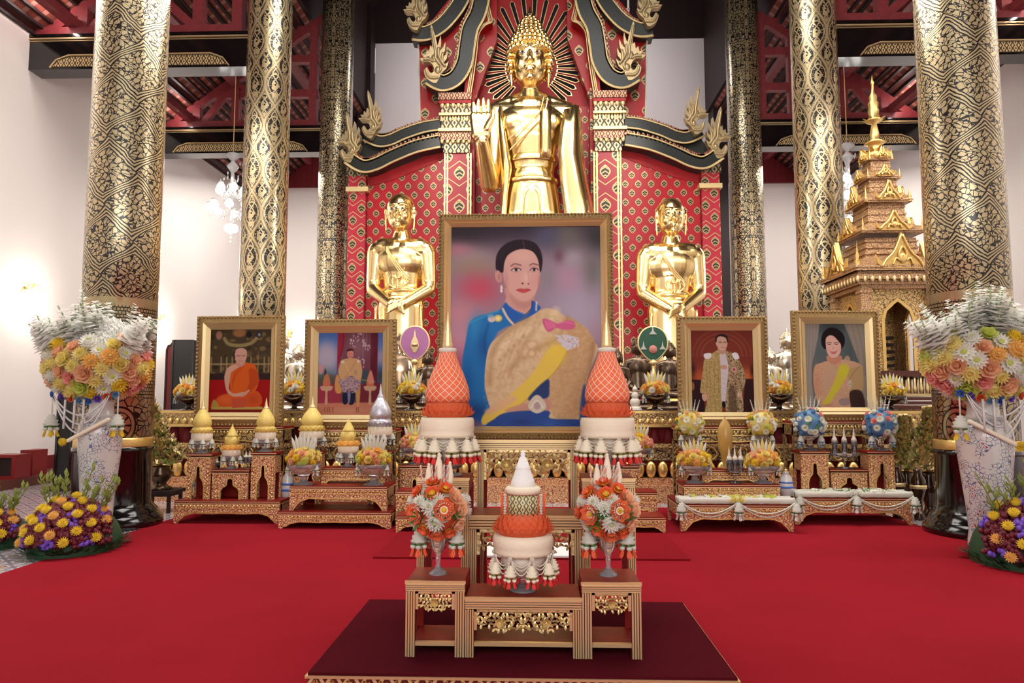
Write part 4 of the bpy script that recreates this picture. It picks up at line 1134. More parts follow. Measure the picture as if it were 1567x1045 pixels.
# ------------------------------------------------------------------ painted portraits (colour stored on a fine mesh)
class Paint:
    """x0,y0..x1,y1 = picture area in drawing units; res = points per unit"""
    def __init__(s, x0, y0, x1, y1, n):
        s.a = (x0, y0, x1, y1); s.nx = n; s.ny = int(n*(y1-y0)/(x1-x0))
        xs = np.linspace(x0, x1, s.nx); ys = np.linspace(y0, y1, s.ny); s.X, s.Y = np.meshgrid(xs, ys)
        s.dim = .96; s.C = np.zeros((s.ny, s.nx, 3)); s.px = (x1-x0)/s.nx
        s.rng = np.random.RandomState(5)
    def mix(s, k, col):
        k = np.clip(k, 0, 1)[..., None]; s.C = s.C*(1-k)+np.array(col, float)/255*k; return s
    def fill(s, col): s.C[:] = np.array(col, float)/255; return s
    def blob(s, cx, cy, rx, ry, col, a=1.0, p=1.0):
        d = ((s.X-cx)/rx)**2+((s.Y-cy)/ry)**2; return s.mix(a*np.exp(-d**p), col)
    def ell(s, cx, cy, rx, ry, col, soft=None, a=1.0, rot=0):
        soft = soft or s.px*1.0
        c, sn = math.cos(rot), math.sin(rot); dx, dy = s.X-cx, s.Y-cy; u = dx*c+dy*sn; v = -dx*sn+dy*c
        d = (np.sqrt((u/rx)**2+(v/ry)**2)-1)*min(rx, ry); return s.mix(a*np.clip(.5-d/soft/2, 0, 1), col)
    def sd(s, P):
        P = np.array(P, float); n = len(P); d = np.full(s.X.shape, 1e18); ins = np.zeros(s.X.shape, bool)
        for i in range(n):
            a = P[i]; b = P[(i+1) % n]; e = b-a; wx = s.X-a[0]; wy = s.Y-a[1]
            t = np.clip((wx*e[0]+wy*e[1])/max(e@e, 1e-9), 0, 1)
            d = np.minimum(d, (wx-t*e[0])**2+(wy-t*e[1])**2)
            if e[1] != 0:
                c = ((a[1] > s.Y) != (b[1] > s.Y)) & (s.X < e[0]*(s.Y-a[1])/e[1]+a[0]); ins ^= c
        d = np.sqrt(d); return np.where(ins, -d, d)
    def poly(s, P, col, soft=None, a=1.0, smooth=True, tex=None):
        if smooth: P = catmull(P, 4, True)
        d = s.sd(P); soft = soft or s.px*1.0; k = a*np.clip(.5-d/soft/2, 0, 1)
        if tex is not None: k = k*tex
        return s.mix(k, col)
    def line(s, P, w, col, a=1.0, soft=None):
        P = catmull(P, 5); d = np.full(s.X.shape, 1e18)
        for i in range(len(P)-1):
            ax, ay = P[i]; ex, ey = P[i+1][0]-ax, P[i+1][1]-ay; L = max(ex*ex+ey*ey, 1e-9)
            t = np.clip(((s.X-ax)*ex+(s.Y-ay)*ey)/L, 0, 1); d = np.minimum(d, (s.X-ax-t*ex)**2+(s.Y-ay-t*ey)**2)
        d = np.sqrt(d)-w/2; soft = soft or s.px; return s.mix(a*np.clip(.5-d/soft/2, 0, 1), col)
    def noise(s, cell=3, seed=0):
        r = np.random.RandomState(seed); h, w = int((s.a[3]-s.a[1])/cell)+3, int((s.a[2]-s.a[0])/cell)+3
        g = r.rand(h, w); fx = (s.X-s.a[0])/cell; fy = (s.Y-s.a[1])/cell; ix = fx.astype(int); iy = fy.astype(int); tx = fx-ix; ty = fy-iy
        return (g[iy, ix]*(1-tx)+g[iy, ix+1]*tx)*(1-ty)+(g[iy+1, ix]*(1-tx)+g[iy+1, ix+1]*tx)*ty
    def build(s, name, w, h, parent, y=0, z0=0, thick=.01):
        nx, ny = s.nx, s.ny
        me = bpy.data.meshes.new(name)
        xs = np.linspace(-w/2, w/2, nx); zs = np.linspace(z0+h, z0, ny)
        XX, ZZ = np.meshgrid(xs, zs); co = np.stack([XX, np.full_like(XX, y), ZZ], -1).reshape(-1, 3)
        i = np.arange(ny-1)[:, None]*nx+np.arange(nx-1)[None]; f = np.stack([i, i+nx, i+nx+1, i+1], -1).reshape(-1, 4)
        # back board so the picture has thickness
        b = len(co); back = np.array([(-w/2, y+thick, z0+h), (w/2, y+thick, z0+h), (w/2, y+thick, z0), (-w/2, y+thick, z0)])
        co = np.concatenate([co, back]); F_ = f.tolist()+[[b, b+1, b+2, b+3], [0, nx-1, b+1, b], [(ny-1)*nx, b+3, b+2, ny*nx-1], [0, b, b+3, (ny-1)*nx], [nx-1, ny*nx-1, b+2, b+1]]
        me.from_pydata(co.tolist(), [], F_); me.materials.append(MT['picture'])
        at_ = me.color_attributes.new('ink', 'FLOAT_COLOR', 'POINT')
        c = np.clip(s.C*s.dim, 0, 1).reshape(-1, 3); c = np.where(c <= .04045, c/12.92, ((c+.055)/1.055)**2.4)
        c = np.concatenate([c, np.zeros((4, 3))+.1]); c = np.concatenate([c, np.ones((len(c), 1))], 1).astype(np.float32)
        at_.data.foreach_set('color', c.ravel()); me.update()
        o = bpy.data.objects.new(name, me); COL.objects.link(o); o.parent = parent; return o

def portrait_frame(t, w, h, fw, paint, light_inner='slip_gold', border=.0, pic_name='portrait_picture', tilt=0, outer='frame_gold', fh=None):
    """w,h outer size; fw frame width. origin = bottom middle, picture faces -y"""
    def ringpart(nm, x, z0, z1, wd, y0, y1, mat, bead=False):
        m = MB()
        for (a, c) in (((-x, z0), (x, z0)), ((x, z0), (x, z1)), ((x, z1), (-x, z1)), ((-x, z1), (-x, z0))):
            pass
        o = [(-x, z0), (x, z0), (x, z1), (-x, z1)]; i = [(-x+wd, z0+wd), (x-wd, z0+wd), (x-wd, z1-wd), (-x+wd, z1-wd)]
        for k in range(4):
            q = (k+1) % 4; (ox, oz), (px, pz), (rx, rz), (sx, sz) = o[k], o[q], i[q], i[k]
            vs = [(ox, y0[0], oz), (px, y0[0], pz), (rx, y0[1], rz), (sx, y0[1], sz), (ox, y1, oz), (px, y1, pz), (rx, y1, rz), (sx, y1, sz)]
            m.add(vs, [(0,1,2,3), (7,6,5,4), (0,4,5,1), (3,2,6,7)])
        return m
    W = w/2
    m = ringpart('', W, 0, h, fw*.50, (-.035, -.055), .03, outer)
    m.build('outer_frame', MT[outer], t)
    m = MB(); n = int((w+h)*2/ .035)
    for (ax, az, bx, bz) in ((-W, 0, W, 0), (W, 0, W, h), (W, h, -W, h), (-W, h, -W, 0)):
        L = math.hypot(bx-ax, bz-az); k = max(4, int(L/(fw*.28)))
        for j in range(k):
            u = (j+.5)/k; x = ax+(bx-ax)*u; z = az+(bz-az)*u; x *= (W-fw*.1)/W; z = h/2+(z-h/2)*((h/2-fw*.1)/(h/2))
            m.ell((x, -.045, z), (fw*.10, .014, fw*.10), 6, 4)
    m.build('beading', MT[outer], t)
    m = ringpart('', W-fw*.5, fw*.5, h-fw*.5, fw*.22, (-.055, -.03), .02, outer); m.build('middle_frame', MT['gold_edge'], t)
    m = ringpart('', W-fw*.72, fw*.72, h-fw*.72, fw*.28, (-.04, -.008), .02, outer); m.build('inner_slip', MT[light_inner], t)
    paint.build(pic_name, w-fw*1.9, h-fw*1.9, t, 0.0, fw*.95)
    m = MB(); m.bb(-W*.9, W*.9, .02, .035, fw*.3, h-fw*.3); m.build('backboard', MT['dark_wood'], t)
    m = MB(); m.bar((0, .04, h*.6), (0, .26, .0), .04, .02); m.build('rear_strut', MT['dark_wood'], t)

# --- the big portrait (drawing units follow a 635 x 855 field)
def paint_main():
    p = Paint(150, 105, 785, 960, 300); p.fill((150, 128, 142))
    p.blob(450, 80, 600, 120, (52, 42, 54), 1, 1.2); p.blob(200, 120, 150, 75, (48, 38, 44), .9)
    p.blob(640, 150, 70, 70, (112, 106, 92), .8); p.blob(560, 150, 60, 60, (84, 84, 110), .8); p.blob(770, 160, 50, 70, (52, 48, 48), .9)
    p.blob(230, 240, 110, 50, (160, 140, 140), .9); p.blob(180, 205, 60, 30, (185, 120, 135), .8); p.blob(250, 285, 100, 40, (150, 138, 112), .8)
    p.blob(270, 375, 95, 75, (196, 78, 96), .95); p.blob(190, 480, 90, 60, (196, 132, 140), .9); p.blob(190, 600, 60, 100, (200, 140, 158), .9)
    p.blob(170, 720, 60, 80, (160, 70, 100), .8); p.blob(180, 880, 120, 110, (86, 50, 92), 1)
    p.blob(690, 480, 140, 180, (176, 164, 182), .9); p.blob(640, 330, 60, 60, (186, 140, 160), .8); p.blob(610, 235, 22, 30, (110, 66, 84), .8); p.blob(670, 245, 40, 35, (168, 158, 164), .8)
    p.blob(750, 300, 40, 80, (110, 108, 102), .8); p.blob(560, 330, 40, 60, (140, 130, 136), .7); p.blob(770, 560, 50, 60, (180, 140, 150), .5)
    p.blob(790, 850, 80, 160, (66, 54, 84), 1); p.blob(740, 700, 60, 50, (140, 120, 140), .6)
    # hair back
    p.poly([(345, 298), (343, 240), (362, 200), (400, 172), (455, 162), (505, 176), (532, 212), (540, 255), (533, 300), (524, 300), (500, 230), (400, 240), (378, 300)], (42, 28, 36), 2)
    # neck
    p.poly([(388, 370), (505, 372), (500, 430), (505, 455), (470, 484), (430, 470), (383, 445), (386, 410)], (206, 152, 140), 3)
    p.poly([(400, 400), (440, 432), (490, 425), (505, 390), (498, 440), (460, 462), (420, 445)], (182, 126, 116), 8, .6)
    # ear, face
    p.ell(353, 322, 14, 27, (202, 148, 138), 2, rot=-.2); p.ell(356, 326, 6, 14, (176, 116, 108), 4, .7)
    p.poly([(374, 300), (376, 262), (392, 228), (425, 207), (460, 202), (500, 214), (524, 248), (529, 300), (525, 345), (514, 385), (497, 412), (472, 428), (446, 424), (410, 398), (385, 362), (375, 330)], (214, 164, 152), 2)
    p.blob(420, 345, 30, 28, (222, 160, 150), .6); p.blob(505, 350, 18, 25, (216, 150, 146), .6); p.blob(455, 235, 50, 25, (226, 178, 164), .7); p.blob(470, 330, 16, 26, (228, 184, 172), .7)
    p.blob(385, 345, 10, 50, (184, 126, 118), .5); p.blob(525, 345, 7, 50, (180, 120, 116), .5)
    # hairline and parting
    p.poly([(374, 300), (368, 250), (385, 205), (425, 186), (460, 182), (505, 192), (532, 232), (536, 290), (528, 300), (520, 250), (498, 216), (462, 204), (425, 210), (392, 232), (378, 265)], (42, 28, 36), 2)
    p.line([(456, 165), (460, 185), (463, 202)], 2.5, (120, 90, 88), .7)
    # features
    for sx, cx, w in ((1, 427, 21), (-1, 503, 17)):
        p.line([(cx-w, 276-sx*-1), (cx-4, 268), (cx+w, 274)], 4.5, (92, 58, 54), .8, 2)
        p.ell(cx, 294, w*.85, 6.5, (226, 206, 204), 2); p.ell(cx+1, 294, 6.5, 6.5, (52, 30, 30), 1.5)
        p.line([(cx-w*.95, 296), (cx-4, 287), (cx+w*.8, 290), (cx+w, 295)], 3.8, (46, 26, 30), .95, 1.5)
        p.line([(cx-w*.8, 300), (cx, 303), (cx+w*.7, 299)], 1.5, (130, 80, 78), .6); p.blob(cx, 282, w, 6, (176, 122, 122), .45)
    p.line([(478, 300), (482, 335), (486, 346)], 3, (196, 140, 130), .6, 3); p.ell(455, 353, 5, 3.6, (110, 60, 56), 2); p.ell(480, 355, 4, 3.2, (128, 74, 70), 2)
    p.poly([(428, 380), (448, 374), (460, 377), (472, 374), (490, 380), (474, 391), (460, 394), (444, 391)], (196, 84, 84), 1.5); p.line([(430, 381), (460, 383), (488, 381)], 1.6, (140, 48, 54), .9)
    p.ell(366, 372, 5, 12, (222, 216, 214), 2); p.ell(366, 386, 5, 5, (240, 236, 232), 2)
    # blue jacket
    p.poly([(383, 438), (352, 470), (270, 492), (232, 522), (216, 600), (202, 690), (206, 800), (240, 905), (290, 950), (330, 950), (330, 600), (440, 520), (470, 490), (410, 465)], (38, 112, 178), 3)
    p.blob(260, 540, 30, 60, (52, 140, 196), .7); p.blob(290, 620, 26, 70, (24, 78, 140), .7); p.blob(225, 760, 22, 80, (28, 84, 156), .6); p.blob(260, 900, 60, 40, (30, 50, 110), .7)
    p.line([(232, 522), (300, 490), (352, 472)], 7, (60, 160, 196), .8, 5); p.line([(310, 530), (296, 600), (305, 680)], 5, (20, 66, 126), .7, 5)
    p.poly([(384, 434), (400, 452), (435, 474), (470, 488), (490, 462), (497, 428), (514, 440), (530, 462), (480, 500), (425, 530), (385, 500), (372, 465)], (42, 92, 170), 2)
    p.line([(384, 438), (430, 474), (468, 488)], 4, (66, 120, 196), .8); p.line([(494, 430), (492, 460), (468, 486)], 4, (22, 46, 90), .8)
    p.line([(372, 462), (392, 500), (418, 530)], 10, (222, 196, 170), .95); p.line([(514, 434), (512, 468)], 7, (224, 204, 196), .9)
    tx = p.noise(5, 1)
    p.ell(352, 502, 17, 15, (214, 190, 110), 2); p.ell(325, 505, 16, 14, (206, 190, 180), 2); p.ell(352, 502, 9, 8, (244, 226, 150), 3); p.ell(322, 492, 14, 8, (120, 160, 190), 3, .8)
    # brocade sash, skirt
    p.poly([(418, 530), (480, 500), (545, 462), (592, 468), (640, 498), (712, 540), (752, 598), (768, 640), (730, 740), (708, 850), (700, 945), (560, 950), (556, 840), (300, 950), (322, 900), (298, 800), (300, 700), (316, 622), (352, 580)], (212, 180, 140), 2)
    p.poly([(640, 500), (712, 540), (756, 600), (742, 690), (715, 780), (700, 900), (640, 930), (580, 910), (560, 800), (600, 700), (640, 620)], (190, 148, 104), 6, .8)
    p.mix((p.sd(catmull([(418, 530), (545, 465), (640, 498), (752, 598), (700, 900), (560, 920), (556, 840), (310, 900), (300, 700), (352, 580)], 4, True)) < -4)*(tx > .62)*.16, (238, 214, 176))
    p.line([(596, 470), (560, 520), (470, 560), (380, 610), (330, 680)], 26, (240, 216, 176), .60, 14); p.line([(640, 505), (600, 590), (500, 640), (400, 720)], 18, (164, 124, 82), .55, 14)
    p.line([(470, 505), (380, 570), (330, 660), (318, 780)], 18, (160, 122, 82), .55, 12); p.line([(560, 500), (470, 600), (400, 760)], 14, (170, 134, 92), .45, 12); p.line([(700, 560), (690, 680), (640, 800), (600, 880)], 34, (214, 176, 128), .35, 18); p.line([(752, 610), (735, 720), (712, 830)], 16, (140, 104, 74), .5, 10)
    for a in range(7): p.ell(400+a*24, 760-a*36, 15, 15, (232, 208, 168), 5, .35)
    for a in range(6): p.ell(360+a*20, 680-a*20, 9, 9, (170, 130, 90), 4, .4)
    p.mix((p.sd(catmull([(418, 530), (545, 465), (640, 498), (752, 598), (700, 900), (560, 920), (556, 840), (310, 900), (300, 700), (352, 580)], 4, True)) < -4)*(p.noise(13, 3) < .36)*.16, (160, 118, 76))
    for a in range(4): p.line([(430+a*30, 540-a*14), (400+a*20, 620), (350+a*22, 760)], 3, (180, 142, 100), .35, 5)
    # yellow ribbon
    p.poly([(575, 622), (642, 640), (600, 715), (520, 800), (420, 890), (330, 940), (286, 948), (300, 900), (400, 830), (500, 730)], (224, 190, 82), 4)
    p.line([(642, 640), (600, 716), (520, 802), (420, 892)], 4, (172, 130, 56), .7, 4); p.blob(590, 650, 40, 50, (232, 200, 70), .5)
    p.poly([(300, 890), (400, 832), (425, 850), (330, 905)], (216, 170, 140), 6, .8)
    # folds between arm and skirt
    p.poly([(560, 760), (566, 800), (556, 840), (480, 850), (500, 812)], (44, 60, 106), 4); p.poly([(690, 960), (700, 820), (716, 790), (722, 960)], (40, 70, 140), 5, .9)
    p.poly([(400, 880), (556, 842), (560, 895), (400, 900)], (196, 142, 120), 4, .9)
    p.poly([(340, 925), (400, 898), (560, 893), (570, 925), (700, 930), (700, 962), (330, 962)], (44, 72, 140), 3)
    p.blob(450, 940, 40, 14, (40, 54, 110), .7); p.blob(570, 945, 40, 14, (62, 96, 170), .6)
    p.poly([(478, 880), (490, 845), (515, 826), (540, 845), (552, 880), (515, 904)], (206, 192, 170), 2); p.ell(515, 872, 14, 16, (176, 150, 150), 3); p.line([(490, 880), (515, 850), (540, 880)], 3, (240, 234, 226), .9)
    # bow and brooch
    p.poly([(540, 505), (575, 512), (600, 525), (640, 512), (672, 520), (668, 548), (625, 552), (596, 545), (566, 562), (545, 540)], (206, 96, 136), 2)
    for a in range(5): p.line([(550+a*8, 515), (560+a*8, 545)], 2, (236, 150, 178), .8)
    p.line([(600, 525), (640, 520), (668, 528)], 3, (232, 140, 168), .8)
    tw = p.noise(4, 9)
    p.mix(np.clip(.5-p.sd([(590, 575), (640, 572), (690, 588), (690, 622), (640, 640), (610, 610)])/3, 0, 1)*(tw > .35), (206, 200, 214))
    p.ell(493, 652, 20, 20, (200, 160, 120), 3, .8); p.ell(493, 652, 11, 11, (222, 190, 150), 2, .9)
    return p
def clothtex(p, P, col, seed, amt=.5, th=.6, cell=3):
    d = p.sd(catmull(P, 4, True)); p.mix((d < -1)*(p.noise(cell, seed) > th)*amt, col)

def paint_monk():      # 565 x 790 field
    p = Paint(110, 125, 672, 905, 150); p.fill((74, 60, 42))
    for k in range(60):
        r = p.rng; x = 110+r.rand()*562; y = 130+r.rand()*420
        p.ell(x, y, 8+r.rand()*26, 5+r.rand()*18, ((150, 122, 76), (46, 38, 28), (112, 90, 56), (60, 66, 48))[r.randint(4)], 5, .6)
    p.line([(240, 215), (280, 265), (380, 280), (480, 260), (530, 215)], 32, (164, 146, 96), .8, 6)
    p.ell(190, 185, 28, 40, (170, 120, 100), 5, .9); p.ell(375, 160, 60, 40, (180, 122, 76), 10, .8); p.ell(460, 180, 26, 30, (36, 32, 34), 4, .9); p.ell(555, 180, 28, 32, (50, 50, 54), 4, .9); p.ell(555, 180, 12, 14, (170, 170, 170), 4, .8)
    for x in (120, 210, 260, 310, 480, 600, 640): p.poly([(x, 385), (x+14, 385), (x+14, 530), (x, 530)], (168, 140, 96), 3, .7, False)
    p.poly([(110, 445), (672, 445), (672, 462), (110, 462)], (176, 148, 104), 4, .7, False)
    p.poly([(110, 540), (672, 540), (672, 600), (110, 600)], (50, 34, 34), 5, .9, False)
    p.poly([(110, 598), (672, 598), (672, 870), (110, 870)], (160, 22, 24), 4, 1, False); p.poly([(110, 868), (672, 868), (672, 910), (110, 910)], (120, 28, 20), 3, 1, False)
    p.poly([(150, 845), (600, 845), (610, 872), (140, 872)], (186, 156, 80), 3, 1, False)
    p.poly([(550, 330), (556, 560), (566, 600), (548, 600)], (206, 160, 110), 3, .8)
    # body: robes, skin
    p.poly([(170, 800), (220, 745), (330, 720), (430, 712), (540, 700), (590, 750), (592, 820), (540, 850), (400, 845), (260, 850), (190, 842)], (206, 84, 38), 3)
    p.blob(270, 780, 60, 40, (222, 104, 50), .7); p.blob(520, 780, 40, 40, (168, 60, 30), .6)
    p.poly([(285, 480), (340, 452), (440, 440), (520, 460), (545, 520), (560, 600), (540, 690), (470, 730), (330, 735), (310, 690), (296, 600), (300, 540)], (212, 92, 34), 3)
    p.poly([(470, 500), (545, 520), (560, 620), (500, 700), (440, 730), (480, 620)], (178, 66, 26), 8, .8)
    for a in range(5): p.line([(430-a*14, 470+a*4), (370-a*8, 540), (325, 600+a*20)], 4, (168, 60, 22), .5, 5)
    p.poly([(280, 485), (350, 450), (400, 455), (370, 490), (312, 530), (302, 600), (296, 680), (340, 725), (420, 712), (430, 735), (350, 755), (290, 725), (262, 660), (250, 570), (266, 510)], (206, 158, 136), 3)
    p.poly([(400, 740), (470, 690), (480, 706), (430, 752), (380, 752)], (204, 152, 128), 3); p.poly([(325, 770), (450, 770), (446, 852), (330, 858)], (192, 80, 56), 2, 1, False)
    p.poly([(362, 420), (428, 420), (430, 455), (390, 480), (350, 455)], (196, 144, 124), 3)
    p.poly([(334, 380), (340, 330), (370, 308), (412, 306), (444, 330), (448, 380), (436, 420), (405, 448), (372, 440), (345, 415)], (206, 156, 138), 2)
    p.poly([(330, 390), (328, 350), (346, 320), (338, 360), (344, 400)], (40, 28, 30), 3, .9); p.line([(350, 372), (395, 374), (440, 372)], 3, (110, 66, 58), .8); p.ell(370, 378, 12, 6, (120, 72, 62), 3, .6); p.ell(418, 378, 12, 6, (120, 72, 62), 3, .6)
    p.ell(395, 400, 5, 8, (180, 120, 106), 3, .8); p.line([(380, 422), (396, 426), (412, 422)], 4, (140, 66, 58), .9)
    p.poly([(140, 860), (160, 780), (200, 820), (210, 860)], (176, 148, 70), 3, .9)
    return p
def paint_king_seated():      # 595 x 785
    p = Paint(120, 160, 715, 945, 150); p.fill((112, 60, 74))
    p.poly([(115, 160), (310, 160), (310, 560), (115, 560)], (74, 112, 180), 3, 1, False); p.blob(200, 400, 120, 160, (176, 166, 184), 1, 2); p.blob(200, 540, 100, 60, (140, 140, 150), .8)
    p.poly([(655, 160), (720, 160), (720, 640), (655, 640)], (80, 110, 180), 3, 1, False); p.blob(690, 400, 40, 90, (170, 150, 170), .9); p.blob(690, 580, 60, 90, (60, 60, 64), .9)
    p.poly([(298, 160), (370, 160), (350, 320), (310, 470), (295, 600)], (150, 36, 54), 3, 1, False); p.poly([(600, 160), (665, 160), (660, 660), (600, 500)], (92, 26, 40), 4, 1, False); p.line([(350, 160), (345, 300), (318, 440)], 6, (86, 16, 34), .8, 6)
    p.blob(480, 300, 100, 130, (140, 96, 108), .9)
    for cx, cy in ((438, 250), (530, 250), (490, 175), (560, 300), (530, 430)):
        p.line([(cx, 165), (cx, cy)], 2, (200, 180, 180), .6)
        for k in range(12): p.ell(cx+p.rng.randn()*16, cy+p.rng.randn()*26, 5, 8, (206, 184, 190), 3, .8)
    p.blob(200, 600, 90, 60, (60, 86, 66), .9); p.poly([(180, 560), (190, 500), (205, 560)], (60, 60, 70), 3); p.poly([(520, 540), (580, 520), (590, 640), (520, 640)], (54, 76, 80), 4, .9)
    p.poly([(120, 690), (280, 660), (330, 840), (120, 860)], (156, 50, 70), 6, .9); p.poly([(520, 660), (700, 650), (680, 850), (520, 850)], (110, 36, 48), 6, .9)
    p.poly([(115, 830), (715, 820), (715, 950), (115, 950)], (192, 120, 96), 5, 1, False); p.blob(420, 900, 160, 30, (206, 150, 120), .7)
    for x, w in ((205, 52), (600, 52)):
        p.poly([(x-w, 670), (x+w, 670), (x+w*.8, 710), (x+10, 720), (x+12, 830), (x-12, 830), (x-10, 720), (x-w*.8, 710)], (200, 160, 130), 3, .95)
        p.poly([(x-30, 665), (x-26, 590), (x, 550), (x+26, 590), (x+30, 665)], (200, 116, 80), 4, .9)
    p.ell(150, 510, 22, 45, (204, 140, 140), 5, .9); p.poly([(580, 640), (585, 560), (603, 520), (620, 560), (630, 640)], (204, 130, 110), 4)
    # seat
    p.poly([(280, 640), (300, 560), (340, 650), (340, 730), (290, 728)], (206, 146, 80), 3); p.poly([(470, 650), (510, 620), (505, 840), (480, 840)], (196, 150, 90), 3, .9)
    # figure
    p.poly([(356, 730), (410, 720), (464, 730), (455, 830), (420, 845), (400, 820), (385, 842), (356, 826)], (26, 32, 56), 2); p.poly([(398, 730), (424, 730), (418, 820), (404, 820)], (150, 140, 180), 3, .8)
    p.poly([(322, 590), (500, 590), (505, 670), (470, 730), (430, 700), (410, 700), (360, 730), (330, 670)], (138, 112, 136), 3); clothtex(p, [(322, 590), (500, 590), (505, 670), (470, 730), (360, 730), (330, 670)], (200, 170, 150), 4, .6, .5, 10)
    p.poly([(340, 430), (380, 410), (460, 408), (500, 425), (524, 500), (520, 590), (490, 610), (440, 575), (400, 580), (350, 610), (318, 580), (312, 510)], (200, 158, 112), 3)
    p.line([(470, 430), (420, 520), (370, 590)], 10, (176, 124, 80), .7, 5); p.line([(360, 440), (420, 560)], 6, (222, 190, 150), .7, 4); p.ell(345, 440, 16, 12, (222, 206, 190), 3); p.ell(490, 436, 14, 12, (222, 206, 190), 3)
    p.blob(465, 540, 14, 22, (150, 130, 110), .8)
    p.line([(430, 605), (540, 612), (640, 630)], 6, (190, 160, 100), .9)
    p.poly([(386, 370), (388, 335), (415, 322), (440, 332), (446, 370), (436, 400), (416, 412), (396, 400)], (206, 134, 118), 2); p.poly([(386, 362), (382, 332), (410, 314), (444, 326), (450, 362), (440, 338), (392, 342)], (70, 36, 40), 3)
    p.ell(404, 366, 5, 3, (70, 36, 34), 2); p.ell(430, 366, 5, 3, (70, 36, 34), 2); p.line([(408, 392), (426, 392)], 3, (150, 60, 60), .9)
    for x in (196, 222, 240, 268, 482, 500): p.line([(x, 868), (x-4, 895), (x+4, 915)], 5, (90, 34, 30), .8, 3)
    return p
def paint_king_standing():      # 585 x 800
    p = Paint(120, 145, 705, 945, 150); p.fill((116, 48, 36))
    p.blob(410, 420, 250, 300, (128, 56, 42), .9); p.blob(640, 600, 60, 80, (206, 110, 60), .9); p.blob(200, 600, 60, 80, (186, 90, 52), .9)
    for R_ in (190, 230, 270):
        for k in range(50):
            a = PI+PI*k/49; p.ell(412+R_*math.cos(a), 400+R_*.95*math.sin(a), 7, 5, (164, 92, 66), 4, .55)
    p.poly([(115, 625), (215, 630), (250, 950), (115, 950)], (44, 20, 26), 3, .95, False); p.poly([(620, 620), (710, 620), (710, 950), (590, 950)], (46, 22, 26), 3, .95, False); p.blob(690, 540, 20, 60, (50, 26, 26), .9); p.blob(140, 520, 24, 60, (60, 30, 28), .9)
    p.ell(135, 690, 16, 40, (180, 120, 80), 4, .8)
    # robe
    P1 = [(250, 430), (310, 380), (400, 350), (400, 560), (398, 940), (250, 945), (262, 850), (255, 760), (205, 752), (215, 640), (235, 520)]
    p.poly(P1, (178, 152, 96), 3); clothtex(p, P1, (206, 182, 126), 2, .6, .55, 6); clothtex(p, P1, (130, 104, 60), 6, .5, .65, 7)
    for x in (270, 300, 340, 380): p.line([(x, 450), (x-4, 700), (x, 935)], 5, (136, 110, 64), .6, 4)
    p.poly([(395, 350), (445, 355), (470, 420), (470, 560), (455, 700), (440, 850), (400, 850), (398, 560)], (208, 196, 200), 3); p.poly([(400, 490), (450, 490), (452, 525), (400, 520)], (196, 140, 110), 3, .8)
    for k in range(6): p.line([(415, 560+k*50), (440, 575+k*50)], 6, (190, 172, 176), .7, 4)
    P2 = [(445, 355), (530, 385), (575, 450), (615, 550), (625, 640), (590, 760), (600, 900), (570, 945), (440, 940), (450, 700), (470, 500)]
    p.poly(P2, (160, 134, 96), 3); clothtex(p, P2, (206, 188, 150), 12, .6, .55, 7); clothtex(p, P2, (80, 58, 46), 8, .7, .6, 8)
    p.poly([(470, 720), (520, 700), (540, 940), (470, 940)], (84, 64, 50), 6, .7)
    p.line([(500, 540), (522, 620), (540, 780)], 8, (110, 70, 60), .7, 4); p.ell(520, 530, 26, 28, (200, 160, 150), 3); p.ell(520, 530, 13, 14, (170, 70, 80), 3); p.ell(560, 770, 16, 20, (206, 186, 170), 4)
    p.poly([(246, 380), (310, 372), (305, 420), (255, 424)], (226, 222, 226), 3); p.poly([(505, 378), (550, 368), (572, 420), (530, 430)], (226, 222, 226), 3)
    p.poly([(222, 765), (262, 765), (266, 815), (240, 835), (222, 810)], (206, 160, 140), 3); p.ell(572, 770, 14, 18, (206, 160, 140), 3); p.line([(585, 790), (592, 860)], 9, (200, 180, 130), .9, 4)
    p.poly([(404, 840), (430, 840), (432, 890), (404, 890)], (26, 20, 24), 3)
    p.poly([(380, 320), (445, 320), (448, 360), (415, 385), (380, 355)], (190, 144, 122), 3)
    p.poly([(358, 270), (362, 225), (400, 200), (445, 205), (466, 240), (464, 290), (448, 330), (420, 350), (392, 335), (368, 305)], (208, 168, 146), 2)
    p.poly([(356, 262), (354, 222), (385, 190), (435, 186), (468, 212), (474, 262), (462, 262), (450, 224), (400, 208), (372, 226), (366, 262)], (46, 34, 34), 2)
    p.line([(384, 264), (460, 264)], 3, (96, 64, 56), .8); p.ell(398, 266, 15, 9, (150, 106, 94), 3, .6); p.ell(444, 266, 14, 9, (150, 106, 94), 3, .6); p.ell(400, 266, 5, 3, (50, 30, 30), 2); p.ell(444, 266, 5, 3, (50, 30, 30), 2)
    p.line([(424, 270), (428, 292)], 3, (180, 130, 112), .7, 2); p.line([(408, 316), (424, 318), (440, 315)], 4, (156, 84, 78), .9)
    return p
